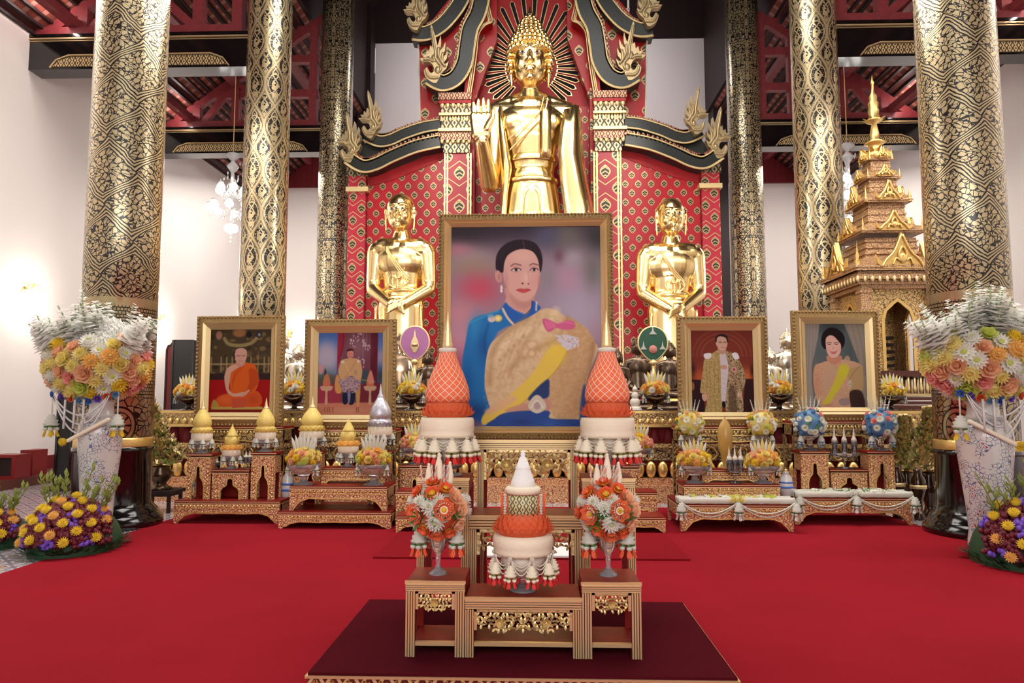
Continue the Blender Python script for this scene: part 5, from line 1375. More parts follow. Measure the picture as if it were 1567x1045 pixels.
def paint_queen():      # 600 x 800
    p = Paint(145, 155, 750, 952, 150); p.fill((92, 102, 104))
    p.blob(430, 200, 150, 60, (58, 66, 68), .9); p.blob(600, 400, 80, 140, (76, 84, 86), .7)
    p.poly([(145, 155), (300, 155), (280, 300), (215, 540), (205, 700), (225, 955), (145, 955)], (152, 142, 132), 4, 1, False); p.poly([(545, 155), (755, 155), (755, 955), (700, 955), (690, 560), (610, 330)], (150, 138, 124), 4, 1, False)
    for x in (165, 190, 225, 255): p.line([(x+14, 160), (x, 400), (x-20, 640)], 7, (120, 110, 102), .5, 5)
    for x in (600, 650, 700): p.line([(x-30, 160), (x+20, 400), (x+30, 640)], 8, (118, 106, 94), .5, 6)
    P1 = [(240, 560), (300, 530), (380, 505), (470, 500), (560, 500), (690, 540), (712, 600), (700, 780), (600, 800), (580, 940), (320, 950), (250, 880), (222, 700)]
    p.poly(P1, (200, 156, 124), 3); p.blob(260, 720, 40, 140, (196, 132, 104), .8); clothtex(p, P1, (222, 188, 156), 3, .4, .6, 6)
    p.poly([(560, 600), (700, 560), (712, 620), (700, 790), (590, 790), (575, 700)], (186, 152, 106), 4, .9)
    p.poly([(340, 640), (440, 560), (420, 700), (330, 790)], (196, 160, 130), 6, .8); p.line([(700, 545), (620, 620), (560, 720)], 5, (140, 108, 76), .8, 4)
    p.poly([(500, 540), (580, 590), (470, 780), (360, 915), (305, 915), (350, 840), (430, 700)], (206, 190, 66), 3); p.blob(520, 610, 40, 30, (206, 206, 40), .6)
    p.poly([(580, 795), (690, 795), (720, 955), (600, 955), (575, 900)], (60, 40, 36), 6, .95); p.poly([(470, 870), (560, 860), (560, 920), (480, 925)], (150, 130, 130), 4, .8); p.blob(360, 930, 60, 16, (190, 130, 110), .8)
    p.poly([(530, 500), (560, 460), (590, 480), (580, 520)], (196, 160, 120), 4, .8); clothtex(p, [(560, 700), (600, 690), (590, 780), (560, 770)], (220, 210, 200), 9, .7, .5, 6)
    p.poly([(370, 460), (500, 460), (505, 500), (440, 545), (370, 510)], (200, 136, 112), 4)
    # hair and face
    p.poly([(312, 330), (330, 250), (380, 205), (430, 196), (490, 215), (540, 270), (545, 340), (515, 395), (480, 400), (360, 400), (330, 385)], (32, 24, 26), 3)
    p.poly([(356, 330), (362, 285), (400, 265), (440, 270), (480, 300), (502, 340), (506, 395), (490, 445), (455, 475), (415, 480), (380, 455), (362, 410)], (224, 176, 160), 2)
    p.poly([(356, 320), (370, 262), (430, 240), (490, 300), (505, 350), (480, 320), (440, 278), (400, 268), (366, 290)], (32, 24, 26), 3)
    for cx in (392, 462): p.line([(cx-22, 342), (cx, 335), (cx+20, 341)], 5, (50, 30, 30), .9); p.ell(cx, 353, 15, 5, (60, 34, 34), 2, .9)
    p.ell(428, 390, 12, 7, (200, 140, 124), 3, .8); p.poly([(398, 420), (430, 424), (466, 416), (452, 436), (430, 442), (408, 436)], (190, 50, 56), 2); p.line([(406, 427), (430, 430), (456, 424)], 4, (236, 226, 222), .9)
    p.blob(385, 405, 16, 14, (230, 150, 136), .5); p.blob(480, 400, 14, 14, (224, 144, 130), .5)
    return p
# ------------------------------------------------------------------ gilded tables of the front altar set
def carve_mesh(w, h, seed, dens=1.0, lobes=3):
    """open leaf scroll, hangs from z=0 down; lower edge scalloped; symmetrical"""
    m = MB(); r = random.Random(seed)
    def low(x): return -h*(.62+.38*abs(math.cos(PI*x/w*lobes)))*(1 if abs(x) < w*.5 else 0)
    st = h/4.2/dens; n = int(w/2/st)
    for i in range(n+1):
        for j in range(5):
            x = i*st+(j % 2)*st*.5; z = -st*.5-j*st*.95
            if x > w/2 or z < low(x): continue
            a = r.random()*6.28; L = st*(1.0+.5*r.random())
            for sx in (-1, 1):
                if sx == 1 and x < 1e-4: continue
                for k in range(2):
                    b = a+k*2.2; d = Vector((sx*math.cos(b), -.25, math.sin(b)))
                    m.petal((sx*x, -.002-.004*r.random(), z), d, (0, -1, 0), L, st*.62, .5, .0, 3)
    # flowers with pointed petals
    nf = max(1, int(round(w/h/1.8))); 
    for i in range(nf):
        cx = (i-(nf-1)/2)*w/nf; R_ = h*.34; cz = -h*.48
        for k in range(8):
            a = 2*PI*k/8+.2; m.petal((cx, -.012, cz), (math.cos(a), -.35, math.sin(a)), (0, -1, 0), R_, R_*.5, .5, 0, 3)
        for k in range(5):
            a = 2*PI*k/5; m.petal((cx, -.018, cz), (math.cos(a), -.8, math.sin(a)), (0, -1, 0), R_*.55, R_*.36, .4, 0, 3)
        m.ell((cx, -.022, cz), (R_*.16, .008, R_*.16), 8, 6)
    return m
def fluted(m, x0, x1, y, z0, z1, vertical=True, n=4, dep=.008):
    if vertical:
        w = (x1-x0)/n
        for i in range(n): m.bb(x0+i*w+w*.17, x0+(i+1)*w-w*.17, y-dep*(1+.3*(i % 2)), y+.001, z0, z1)
    else:
        w = (z1-z0)/n
        for i in range(n): m.bb(x0, x1, y-dep*(.5+.7*i/n), y+.001, z0+i*w+w*.17, z0+(i+1)*w-w*.17)
def altar_table(name, label, x0, x1, yf, yb, zt, z0, leg=.052, ap=.07, ch=.10, stretch=None, seed=1, rim=None):
    w = (x1-x0)/2; d = yb-yf; h = zt-z0
    t = thing(name, label, 'table', ((x0+x1)/2, yf, z0))
    m = MB(); m.bb(-w+.004, w-.004, .004, d, h-.016, h); m.bb(-w+.004, w-.004, .0, d, h-ap, h-.016); m.build('table_top', MT['lacquer_red'], t)
    m = MB(); m.bb(-w-.004, w+.004, -.010, .004, h-.014, h+.001); fluted(m, -w, w, 0, h-ap, h-.012, False, 4, .012); m.cur = 1; m.bb(-w, w, -.001, .004, h-ap, h-.012); m.build('gilded_apron', [MT['gold_edge'], MT['lacquer_brown']], t)  # dark backing colour stands in for shade between the apron ribs
    m = MB(); fluted(m, 0, 0, 0, 0, 0, True, 1)
    for sx in (-1, 1):
        m = MB(); a, b = (-w, -w+leg) if sx < 0 else (w-leg, w); m.cur = 1; m.bb(a, b, 0, .03, 0, h-ap); m.cur = 0; fluted(m, a, b, 0, 0, h-ap, True, 4, .012); m.build('leg', [MT['gold_edge'], MT['lacquer_brown']], t)  # dark core colour makes the gaps between leg ribs read as shade
        m = MB(); m.bb(a, b, d-.04, d-.005, 0, h-ap); m.build('leg', MT['lacquer_red'], t)
        m = MB(); sd = -w+.006 if sx < 0 else w-.026; m.bb(sd, sd+.02, .03, d-.04, h-ap-.03, h-ap); m.bb(sd, sd+.02, .03, d-.04, .05, .075)
        m.bb(sd, sd+.02, .03, .045, 0, h-ap); m.build('side_rail', MT['lacquer_red'], t)
    iw = 2*(w-leg)
    if rim:
        m = MB(); m.bb(-iw/2, iw/2, -.012, .004, h-ap-.018, h-ap)
        for sx in (-1, 1): m.bb(min(sx*iw/2, sx*(iw/2-.02)), max(sx*iw/2, sx*(iw/2-.02)), -.012, .004, h-ap-ch*1.05, h-ap); 
        m.build('bright_rim', MT['gold_pale'], t)
        iw -= .04
    else:
        m = MB(); m.bb(-iw/2, iw/2, -.006, .006, h-ap-.012, h-ap)
        for sx in (-1, 1): m.bb(min(sx*iw/2, sx*(iw/2-.016)), max(sx*iw/2, sx*(iw/2-.016)), -.006, .006, h-ap-ch*.95, h-ap)
        m.build('inner_rim', MT['gold_edge'], t); iw -= .03
    m = carve_mesh(iw, ch, seed, 1.25, 1); m.build('carved_panel', MT['gold_pale'], t, (0, .004, h-ap-.008))
    if stretch:
        m = MB(); m.bb(-w+leg, w-leg, 0, .02, stretch, stretch+.022); m.bb(-w+leg, w-leg, -.004, 0, stretch+.012, stretch+.022); m.build('stretcher', MT['gold_edge'], t)
        m = MB(); m.bb(-w+.01, w-.01, .02, d-.01, stretch+.0, stretch+.014); m.build('lower_shelf', MT['lacquer_red'], t)
    return t
# feet on the platform at about y 1005
Yf = onz(665, 1004, .12).y
zs = zz(889, Yf, 665); zc = zz(914, Yf, 800)
def X(px, Y=Yf): return xx(px, Y, 900)
altar_table('gilded_table', 'small gilded table at the front left, under a round flower ball', X(621), X(711.5), Yf, Yf+.33, zs, .12, .055, .055, .10, .055, 3)
altar_table('gilded_table', 'small gilded table at the front right, under a round flower ball', X(890), X(981), Yf, Yf+.33, zs, .12, .055, .055, .10, .055, 4)
altar_table('gilded_table', 'low wide gilded table in front centre, under the orange offering bowl', X(711.7), X(889.8), Yf+.0, Yf+.30, zc, .12, .05, .065, .115, .055, 5)
Y2 = Yf+.62; z2 = zz(789, Y2, 800)
altar_table('gilded_table', 'middle height gilded table behind the orange offering bowl', X(716, Y2), X(893, Y2), Y2, Y2+.33, z2, .12, .055, .085, .15, None, 6, rim=1)
Y3 = Y2+.52; z3 = zz(673, Y3, 805)
altar_table('gilded_table', 'tallest gilded table, carrying the big portrait', X(729, Y3), X(885, Y3), Y3, Y3+.36, z3, .012, .05, .07, .20, None, 7, rim=1)
zst = zz(731, Y2-.02, 690)
altar_table('gilded_stand', 'tall gilded stand at the left, carrying an orange cone offering', X(637, Y2-.02), X(717, Y2-.02), Y2-.02, Y2+.33, zst, .12, .05, .06, .12, None, 8)
altar_table('gilded_stand', 'tall gilded stand at the right, carrying an orange cone offering', X(892, Y2-.02), X(974, Y2-.02), Y2-.02, Y2+.33, zst, .12, .05, .06, .12, None, 9)

# big portrait
YP = Y3+.12
a = at(672, 329, YP); c = at(941, 672, YP)
t = thing('framed_portrait', 'largest framed portrait, woman in blue jacket with gold sash', 'portrait', ((a.x+c.x)/2, YP, z3+.0)); pw = c.x-a.x; ph = a.z-z3
portrait_frame(t, pw, ph, .092, paint_main(), 'gold_edge')
t.rotation_euler = (math.radians(-.6), 0, math.radians(-.5))

# ------------------------------------------------------------------ flowers, tassels, garlands
def flower(kind, petal, core=None, seed=0):
    """flower facing +z, about 1 unit across"""
    r = random.Random(seed); m = MB()
    if kind == 'daisy':
        for k in range(16):
            a = 2*PI*k/16; m.petal((0, 0, 0), (math.cos(a), math.sin(a), .25), (0, 0, 1), .5, .17, .1, 0, 3)
        for k in range(12):
            a = 2*PI*k/12+.1; m.petal((0, 0, .03), (math.cos(a), math.sin(a), .6), (0, 0, 1), .36, .14, .1, 0, 2)
        m.cur = 1; m.ell((0, 0, .08), (.13, .13, .08), 10, 6)
    elif kind == 'mum':
        m.ell((0, 0, 0), (.34, .34, .24), 10, 6)
        for L, n, el in ((.5, 14, .15), (.47, 13, .5), (.42, 11, .9), (.34, 8, 1.25)):
            for k in range(n):
                a = 2*PI*(k+r.random()*.3)/n+el; c = math.cos(el); m.petal((0, 0, 0), (math.cos(a)*c, math.sin(a)*c, math.sin(el)), (0, 0, 1), L, .19, .25, 0, 2)
        m.cur = 1; m.ell((0, 0, .30), (.06, .06, .04), 6, 4)
    elif kind == 'rose':
        for L, n, el, W in ((.52, 6, .15, .5), (.46, 6, .6, .44), (.38, 5, 1.0, .36), (.3, 3, 1.3, .26)):
            for k in range(n):
                a = 2*PI*k/n+el*2; c = math.cos(el); m.petal((0, 0, -.05), (math.cos(a)*c, math.sin(a)*c, math.sin(el)), (0, 0, 1) if el < .7 else (-math.cos(a), -math.sin(a), .2), L, W, .35, .06, 4)
        m.cur = 1; m.ell((0, 0, .1), (.12, .12, .12), 8, 6)
    elif kind == 'cup':       # open lotus like flower, coloured bowl round a pale centre
        for L, n, el, W in ((.54, 8, .30, .42), (.48, 7, .75, .40)):
            for k in range(n):
                a = 2*PI*k/n+el; c = math.cos(el); m.petal((0, 0, -.05), (math.cos(a)*c, math.sin(a)*c, math.sin(el)), (-math.cos(a)*.3, -math.sin(a)*.3, 1), L, W, .25, .06, 4)
        m.cur = 1
        for k in range(18):
            a = 2*PI*k/18; m.petal((0, 0, .09), (math.cos(a), math.sin(a), .30), (0, 0, 1), .33, .13, .1, 0, 2)
        m.ell((0, 0, .09), (.24, .24, .07), 10, 5)
        m.cur = 2; m.ell((0, 0, .16), (.11, .11, .06), 10, 6)
    elif kind == 'leaf':
        for k in range(5):
            a = -1.2+k*.6; m.petal((0, 0, 0), (math.cos(a), math.sin(a), .3), (0, 0, 1), .7, .16, .15, 0, 3)
    elif kind == 'spray':     # tall spike of small florets along +z
        m.cur = 1; m.tube([(0, 0, 0), (.03, 0, .5), (.0, .02, .9)], .007, 5); m.cur = 0
        for k in range(22):
            z = .20+.78*k/22+.02*r.random(); a = k*2.4+r.random(); rr = .085*(1.2-z*.9)*(.7+.6*r.random())
            for q in range(2):
                b = a+q*1.5+r.random(); m.petal((.02, 0, z-.03), (math.cos(b)*.75, math.sin(b)*.75, .65), (math.cos(b)*.5, math.sin(b)*.5, -1) if q % 2 else (math.cos(b), math.sin(b), .2), rr*1.5, rr*1.25, .25, 0, 2)
    elif kind == 'cone_bud':
        m.lathe([(.0, 0), (.11, .04), (.15, .2), (.14, .4), (.09, .7), (.04, .92), (.05, .95), (.0, 1.0)], 12, wob=lambda a, z: 1+.12*math.cos(8*a+z*40))
    elif kind == 'spike':
        m.lathe([(.07, 0), (.075, .1), (.05, .6), (.0, 1.0)], 8)
    elif kind == 'twist':
        for q in (0, 1):
            m.cur = q; m.tube([(.035*math.cos(z*9+q*PI), .035*math.sin(z*9+q*PI), z/2.2) for z in [k*.11 for k in range(20)]], .035, 6)
    return m
FM = {}
def fmesh(kind, *mats):
    key = (kind,)+mats
    if key not in FM:
        m = flower(kind, None); ml = [MT[q] for q in mats]; n = max(m.mi)+1
        while len(ml) < n: ml.append(ml[-1])
        nm = {'leaf': 'leaf_sprig', 'spray': 'flower_spike', 'cone_bud': 'jasmine_cone', 'spike': 'folded_spike', 'twist': 'twisted_stick'}.get(kind, 'flower')
        FM[key] = (m.mesh(nm, ml), nm)
    return FM[key]
def place(key, t, p, d, sc, roll=0, nm=None):
    me, n = fmesh(*key)
    q = Vector(d).to_track_quat('Z', 'Y') @ Euler((0, 0, roll)).to_quaternion()
    return inst(me, nm or n, t, p, q, sc)
def ball(t, c, R_, n, keys, size, seed=0, sq=(1, 1, 1), zmin=-.85, zmax=1.0, front=.55):
    """flowers over a ball; only down to zmin, thinner at the back"""
    r = random.Random(seed); c = Vector(c); k = 0; ga = PI*(3-math.sqrt(5))
    for i in range(n):
        z = zmin+(zmax-zmin)*(i+.5)/n; rr = math.sqrt(max(0, 1-z*z)); a = i*ga+seed
        d = Vector((rr*math.cos(a), rr*math.sin(a), z))
        if d.y > front: continue
        key = keys[r.randrange(len(keys))]; s = size*(1+.35*(r.random()-.5))
        if key[0] == 'leaf': s *= .9
        place(key, t, c+Vector((d.x*R_*sq[0], d.y*R_*sq[1], d.z*R_*sq[2])), d+Vector((0, 0, .1)), s, r.random()*6)
def core(t, c, R_, mat='leaf_dark', nm='foliage_core', sq=(1, 1, 1), kind=None):
    m = MB(); m.ell(c, (R_*sq[0], R_*sq[1], R_*sq[2]), 16, 12); return m.build(nm, MT[mat], t)
def tassel_mesh(body='cream', mid='leaf_olive', tip='red_tip', n=5):
    m = MB(); m.cur = 0
    m.lathe([(.0, 0), (.16, -.03), (.14, -.09), (.24, -.12), (.2, -.22), (.32, -.26), (.27, -.38), (.38, -.42), (.30, -.50)], 14, wob=lambda a, z: 1+.1*math.cos(7*a))
    for k in range(n):
        a = 2*PI*k/n; x, y = .26*math.cos(a), .26*math.sin(a)
        m.cur = 1; m.cap((x*.7, y*.7, -.48), (x, y, -.56), .08, .10, 8)
        m.cur = 0; m.ell((x*1.05, y*1.05, -.63), (.13, .13, .09), 8, 6)
        m.cur = 2
        for q in range(3): b = a+(q-1)*.6; m.petal((x, y, -.66), (math.cos(b)*.35, math.sin(b)*.35, -1), (math.cos(b), math.sin(b), 0), .36, .17, .2, 0, 3)
        m.cap((x, y, -.66), (x*1.25, y*1.25, -.94), .07, .05, 8)
    m.v = [(x*.78, y*.78, z) for x, y, z in m.v]
    return m.mesh('flower_tassel', [MT[body], MT[mid], MT[tip]])
TAS = {'red': tassel_mesh(), 'deep': tassel_mesh('white_petal', 'leaf', 'orange_deep'), 'white': tassel_mesh('white_petal', 'leaf', 'white_petal', 4), 'blue': tassel_mesh('white_petal', 'blue_deep', 'blue_flower', 4), 'yellow': tassel_mesh('white_petal', 'leaf', 'yellow', 4)}
def tassel(t, p, L, k='red'): return inst(TAS[k], 'flower_tassel', t, p, Euler((0, 0, rnd.random()*3)).to_quaternion(), L)
def swag(m, p0, p1, sag, r=.0035, n=12):
    p0, p1 = Vector(p0), Vector(p1)
    m.tube([p0.lerp(p1, k/n)-Vector((0, 0, sag*4*(k/n)*(1-k/n))) for k in range(n+1)], r, 5)

def goblet(t, h, rb, rt, mat='glass_pink', nm='glass_bowl', rib=True):
    m = MB(); prof = [(rb, 0), (rb, .004), (rb*.85, .012), (rb*.4, h*.12), (rb*.22, h*.22), (rb*.30, h*.34), (rb*.24, h*.42), (rt*.5, h*.52), (rt*.85, h*.66), (rt, h*.85), (rt*1.02, h)]
    m.lathe(prof, 36, wob=(lambda a, z: 1+.04*math.cos(12*a)) if rib else None); return m.build(nm, MT[mat], t)

# round flower balls on the side tables
def flower_ball(px, Y, zt, label, seed):
    x = xx(px, Y, 800); t = thing('flower_ball_vase', label, 'flower arrangement', (x, Y, zt))
    cz = zz(779, Y)-zt; R_ = 43*Y/FPX
    goblet(t, cz-R_*.72, .052, .052)
    core(t, (0, 0, cz), R_*.86, 'orange')
    W = ('daisy', 'white_petal', 'lime'); O = ('cup', 'orange', 'cream', 'yellow'); O2 = ('cup', 'orange_deep', 'yellow', 'yellow'); Lf = ('leaf', 'leaf'); Pk = ('rose', 'peach', 'peach'); Wm = ('mum', 'white_petal', 'lime')
    c = Vector((0, 0, cz)); r = random.Random(seed)
    spots = [(.30, -.95, .10, O, .125), (-.20, -.98, .20, Wm, .10), (.02, -.95, -.32, Wm, .115), (-.62, -.72, -.05, O, .12), (-.12, -.75, .62, O2, .095), (-.68, -.35, .62, O2, .095), (.30, -.55, .76, O2, .095), (-.15, -.3, .95, O2, .10), (.78, -.55, .05, Pk, .12), (.66, -.60, .5, Pk, .10), (.70, -.5, -.45, Pk, .11), (-.40, -.72, -.55, O2, .10), (.05, -.70, -.78, O, .11), (.45, -.6, -.70, O2, .10), (-.55, -.75, .35, Wm, .09), (-.88, -.2, .3, Wm, .09), (-.75, -.4, -.5, W, .1), (.25, -.93, -.2, Lf, .10), (-.48, -.85, -.30, Lf, .11), (.55, -.75, -.25, Lf, .10), (-.42, -.8, .32, Lf, .09), (.10, -.85, .42, Wm, .08), (.90, .1, .3, Wm, .1), (.9, .2, -.1, Wm, .1), (-.95, .1, -.1, O, .1)]
    for (a, b, g, key, s) in spots:
        if seed % 2: a = -a if key[0] in ('leaf',) else a
        d = Vector((a, b, g)).normalized(); place(key, t, c+d*R_*.92, d, s*1.14, r.random()*6)
    ball(t, c, R_*.86, 46, [W, Wm, Pk, ('mum', 'hotpink', 'hotpink'), Lf, O2], .062, seed, (1, 1, 1), -.95, .95, 1.1)
    for dx, h, s in ((-.055, .13, 1.0), (.0, .19, 1.15), (.06, .14, 1.0)):
        place(('cone_bud', 'cream'), t, (dx, .0, cz+R_*.8), (dx*.6, 0, 1), (.17*s, .17*s, h))
    for dx in (-.09, -.032, .03, .05, -.012): place(('twist', 'white_petal', 'pink'), t, (dx, -.03, cz+R_*.78), (dx, -.05, 1), (.10, .10, .13))
    for sx in (-1, 1): tassel(t, (sx*.108, -.02, cz-R_*.66), .16, 'deep')
    for sx in (-1, 1): tassel(t, (sx*.05, .09, cz-R_*.75), .12, 'deep')
Yb = Yf+.165
flower_ball(671, Yb, zs, 'round ball of orange and white flowers on the front left table', 2)
flower_ball(930, Yb, zs, 'round ball of orange and white flowers on the front right table', 5)

def petal_ring(m, R_, z, n, L, W, rows=3, tilt=1.0):
    for j in range(rows):
        for k in range(n):
            a = 2*PI*(k+.5*(j % 2))/n; el = .30+j*.30*tilt; d = Vector((math.cos(a)*math.cos(el), math.sin(a)*math.cos(el), math.sin(el)))
            m.petal((R_*math.cos(a)*(.90-.04*j), R_*math.sin(a)*(.90-.04*j), z+j*L*.26), d, (0, 0, 1), L, W, .40, -.12, 4, .88)
# central bowl with the white spire
Yc = Yf+.15; s = Yc/FPX
t = thing('spire_offering', 'offering with white spire, orange petals and garlands on a glass stand', 'offering', (xx(800.5, Yc, 880), Yc, zc))
Z = lambda py: zz(py, Yc, 800)-zc
m = MB(); hb = Z(845); m.lathe([(.075, 0), (.076, .004), (.06, .014), (.028, .028), (.02, .045), (.03, .06), (.024, .07), (.06, .09), (.10, .13), (.11, hb-.03), (.115, hb)], 36, wob=lambda a, z: 1+.03*math.cos(14*a)); m.build('glass_stand', MT['glass_pink'], t)
m = MB(); m.lathe([(.10, hb-.12), (.125, hb-.04), (.128, hb)], 32); m.build('lilac_drum', MT['ivory'], t)
R0 = 45*s
m = MB(); m.lathe([(R0*.93, Z(846)), (R0*.98, Z(841)), (R0*.96, Z(838)), (R0, Z(834)), (R0*1.01, Z(824)), (R0*.96, Z(817)), (R0*.5, Z(815))], 40, wob=lambda a, z: 1+.006*math.cos(60*a)); m.build('jasmine_ring', MT['cream'], t)
m = MB(); petal_ring(m, 42*s, Z(813), 22, .058, .042, 5); m.lathe([(R0*.8, Z(816)), (R0*.9, Z(805)), (R0*.6, Z(788))], 24); m.build('orange_petals', MT['orange'], t)
m = MB(); m.lathe([(23*s, Z(790)), (23*s, Z(753))], 32); m.build('lattice_drum', MT['drum_lattice'], t)
m = MB(); m.lathe([(25*s, Z(755)), (27*s, Z(751)), (27*s, Z(747)), (24*s, Z(744)), (10*s, Z(743))], 32); m.build('white_band', MT['cream'], t)
m = MB(); m.lathe([(20*s, Z(744)), (17*s, Z(735)), (11.5*s, Z(719)), (11*s, Z(718)), (12*s, Z(716)), (10*s, Z(713)), (5*s, Z(700)), (3.2*s, Z(698)), (4*s, Z(695)), (2*s, Z(691)), (0, Z(688))], 24); m.build('white_spire', MT['white_cloth'], t)
for sx in (-1, 1):
    m = MB()
    for k in range(9): m.ell((sx*27*s, -.02, Z(757+k*4)), (.010, .012, .008), 8, 6)
    m.cur = 1
    for q in (-1, 1): m.tube([(sx*27*s+q*.018, -.015, Z(754)), (sx*27*s+q*.018, -.015, Z(790))], .008, 6)
    m.build('side_garland', [MT['white_petal'], MT['orange_deep']], t)
m = MB(); N = 9; P = []
for k in range(N):
    a = 2*PI*k/N-PI/2+.30; P.append(Vector((R0*1.0*math.cos(a), R0*1.0*math.sin(a), Z(846))))
for k in range(N):
    for sg in (.045, .065, .09): swag(m, P[k], P[(k+1) % N], sg, .0032)
m.build('bead_swags', MT['ivory'], t)
for k in range(N):
    p = P[k]; f = MB(); 
    place(('mum', 'ivory', 'ivory'), t, p*1.0, Vector((p.x, p.y, 0)), .034, k, 'rosette')
    if k % 1 == 0: tassel(t, p+Vector((0, 0, -.035)), .125, 'red')

# orange cones on the tall stands
def orange_cone(px, label):
    Y = Y2+.15; s = Y/FPX; t = thing('cone_offering', label, 'offering', (xx(px, Y, 700), Y, zst)); Z = lambda py: zz(py, Y)-zst
    m = MB(); hb = Z(662); m.lathe([(.10, 0), (.10, .006), (.05, .02), (.04, .035), (.09, .05), (.12, .09), (.13, hb)], 36, wob=lambda a, z: 1+.03*math.cos(14*a)); m.build('glass_stand', MT['glass_pink'], t)
    m = MB(); m.lathe([(.115, .07), (.135, hb-.03), (.138, hb)], 32); m.build('lilac_drum', MT['ivory'], t)
    R0 = 41*s
    m = MB(); m.lathe([(R0*.98, Z(669)), (R0*1.0, Z(664)), (R0*.97, Z(661)), (R0, Z(657)), (R0*1.0, Z(644)), (R0*.96, Z(639)), (R0*.5, Z(638))], 40, wob=lambda a, z: 1+.006*math.cos(60*a)); m.build('jasmine_ring', MT['cream'], t)
    m = MB(); petal_ring(m, 37*s, Z(636), 22, .056, .040, 5); m.lathe([(R0*.75, Z(640)), (R0*.85, Z(628)), (R0*.75, Z(612))], 24); m.build('orange_petals', MT['orange'], t)
    m = MB(); m.lathe([(r*s, Z(y)-Z(615)) for r, y in ((33, 615), (34, 606), (33, 596), (29, 583), (24, 570), (18, 557), (14.5, 547), (12.5, 539), (11, 536))], 48); m.build('netted_cone', MT['cone_net'], t, (0, 0, Z(615)))
    m = MB(); m.lathe([(11*s, Z(540)), (13.5*s, Z(539)), (14*s, Z(536)), (13.5*s, Z(533)), (9*s, Z(532))], 24); m.build('white_collar', MT['ivory'], t)
    m = MB(); m.lathe([(8.5*s, Z(533)), (8*s, Z(529)), (8.4*s, Z(527)), (7*s, Z(521)), (7.4*s, Z(519)), (6*s, Z(513)), (6.3*s, Z(511)), (4.5*s, Z(504)), (4.8*s, Z(502)), (2.6*s, Z(492)), (1*s, Z(482)), (0, Z(474))], 20); m.build('gold_spire', MT['gold_edge'], t)
    N = 10; P = [Vector((R0*math.cos(2*PI*k/N-PI/2+.3), R0*math.sin(2*PI*k/N-PI/2+.3), Z(669))) for k in range(N)]; m = MB()
    for k in range(N):
        for sg in (.03, .05, .07): swag(m, P[k], P[(k+1) % N], sg, .0032)
    m.build('bead_swags', MT['ivory'], t)
    for k in range(N):
        place(('mum', 'ivory', 'ivory'), t, P[k], Vector((P[k].x, P[k].y, 0)), .036, k, 'rosette'); tassel(t, P[k]+Vector((0, 0, -.01)), .16, 'red')
orange_cone(684, 'orange netted cone offering at the left of the big portrait')
orange_cone(930, 'orange netted cone offering at the right of the big portrait')
# ------------------------------------------------------------------ carved low tables and stands of the side altars
def low_table(label, x0, x1, yf, yb, zt, z0=.012, leg=.09, ap=None, mat='carved_redgold', shelf=False, name='carved_table'):
    w = (x1-x0)/2; h = zt-z0; d = yb-yf; ap = ap or h*.48
    t = thing(name, label, 'table', ((x0+x1)/2, yf, z0))
    m = MB(); m.bb(-w, w, 0, d, h-.035, h); m.build('table_top', MT['lacquer_red'], t)
    m = MB(); m.bb(-w-.006, w+.006, -.008, d, h-.045, h-.034); m.bb(-w+.0, w, -.004, .0, h-.02, h-.012); m.build('gilded_moulding', MT['gold_edge'], t)
    hb = h-.045
    half = [(0, hb-ap*.86), (w*.3, hb-ap*.92), (w*.6, hb-ap*.86), (w-leg*2.3, hb-ap*.94), (w-leg*1.5, hb-ap*1.12), (w-leg*1.05, hb-ap*1.42), (w-leg*.80, h*.10), (w-leg*.55, 0)]
    poly = [(w, 0), (w, hb), (-w, hb), (-w, 0)]+[(-x, z) for x, z in half[::-1]][0:]+half[1:]
    m = MB(); m.prism(poly, 0, .03); m.build('carved_apron', MT[mat], t)
    m = MB(); m.bb(-w+.02, w-.02, -.012, 0, hb-ap*.42, hb-ap*.36); n = int(w*2/.045)
    for k in range(n): m.ell((-w+.03+(2*w-.06)*k/(n-1), -.004, hb-ap*.18), (.014, .012, ap*.12), 6, 4)
    p2 = [(x, z+.012) for x, z in half]; q = [(-x, z) for x, z in p2[::-1]]+p2[1:]; m.band(q[0:], .014, -.010, .0)
    m.build('relief', MT['gold_rough'], t)
    for sx in (-1, 1):
        X = w if sx > 0 else -w; m = MB(); a, b = min(X, X-sx*.03), max(X, X-sx*.03); m.bb(a, b, .03, d, hb-ap*.8, hb); m.bb(a, b, d-.07, d, 0, hb); m.bb(a, b, .03, .08, 0, hb); m.build('side_panel', MT[mat], t)
    return t
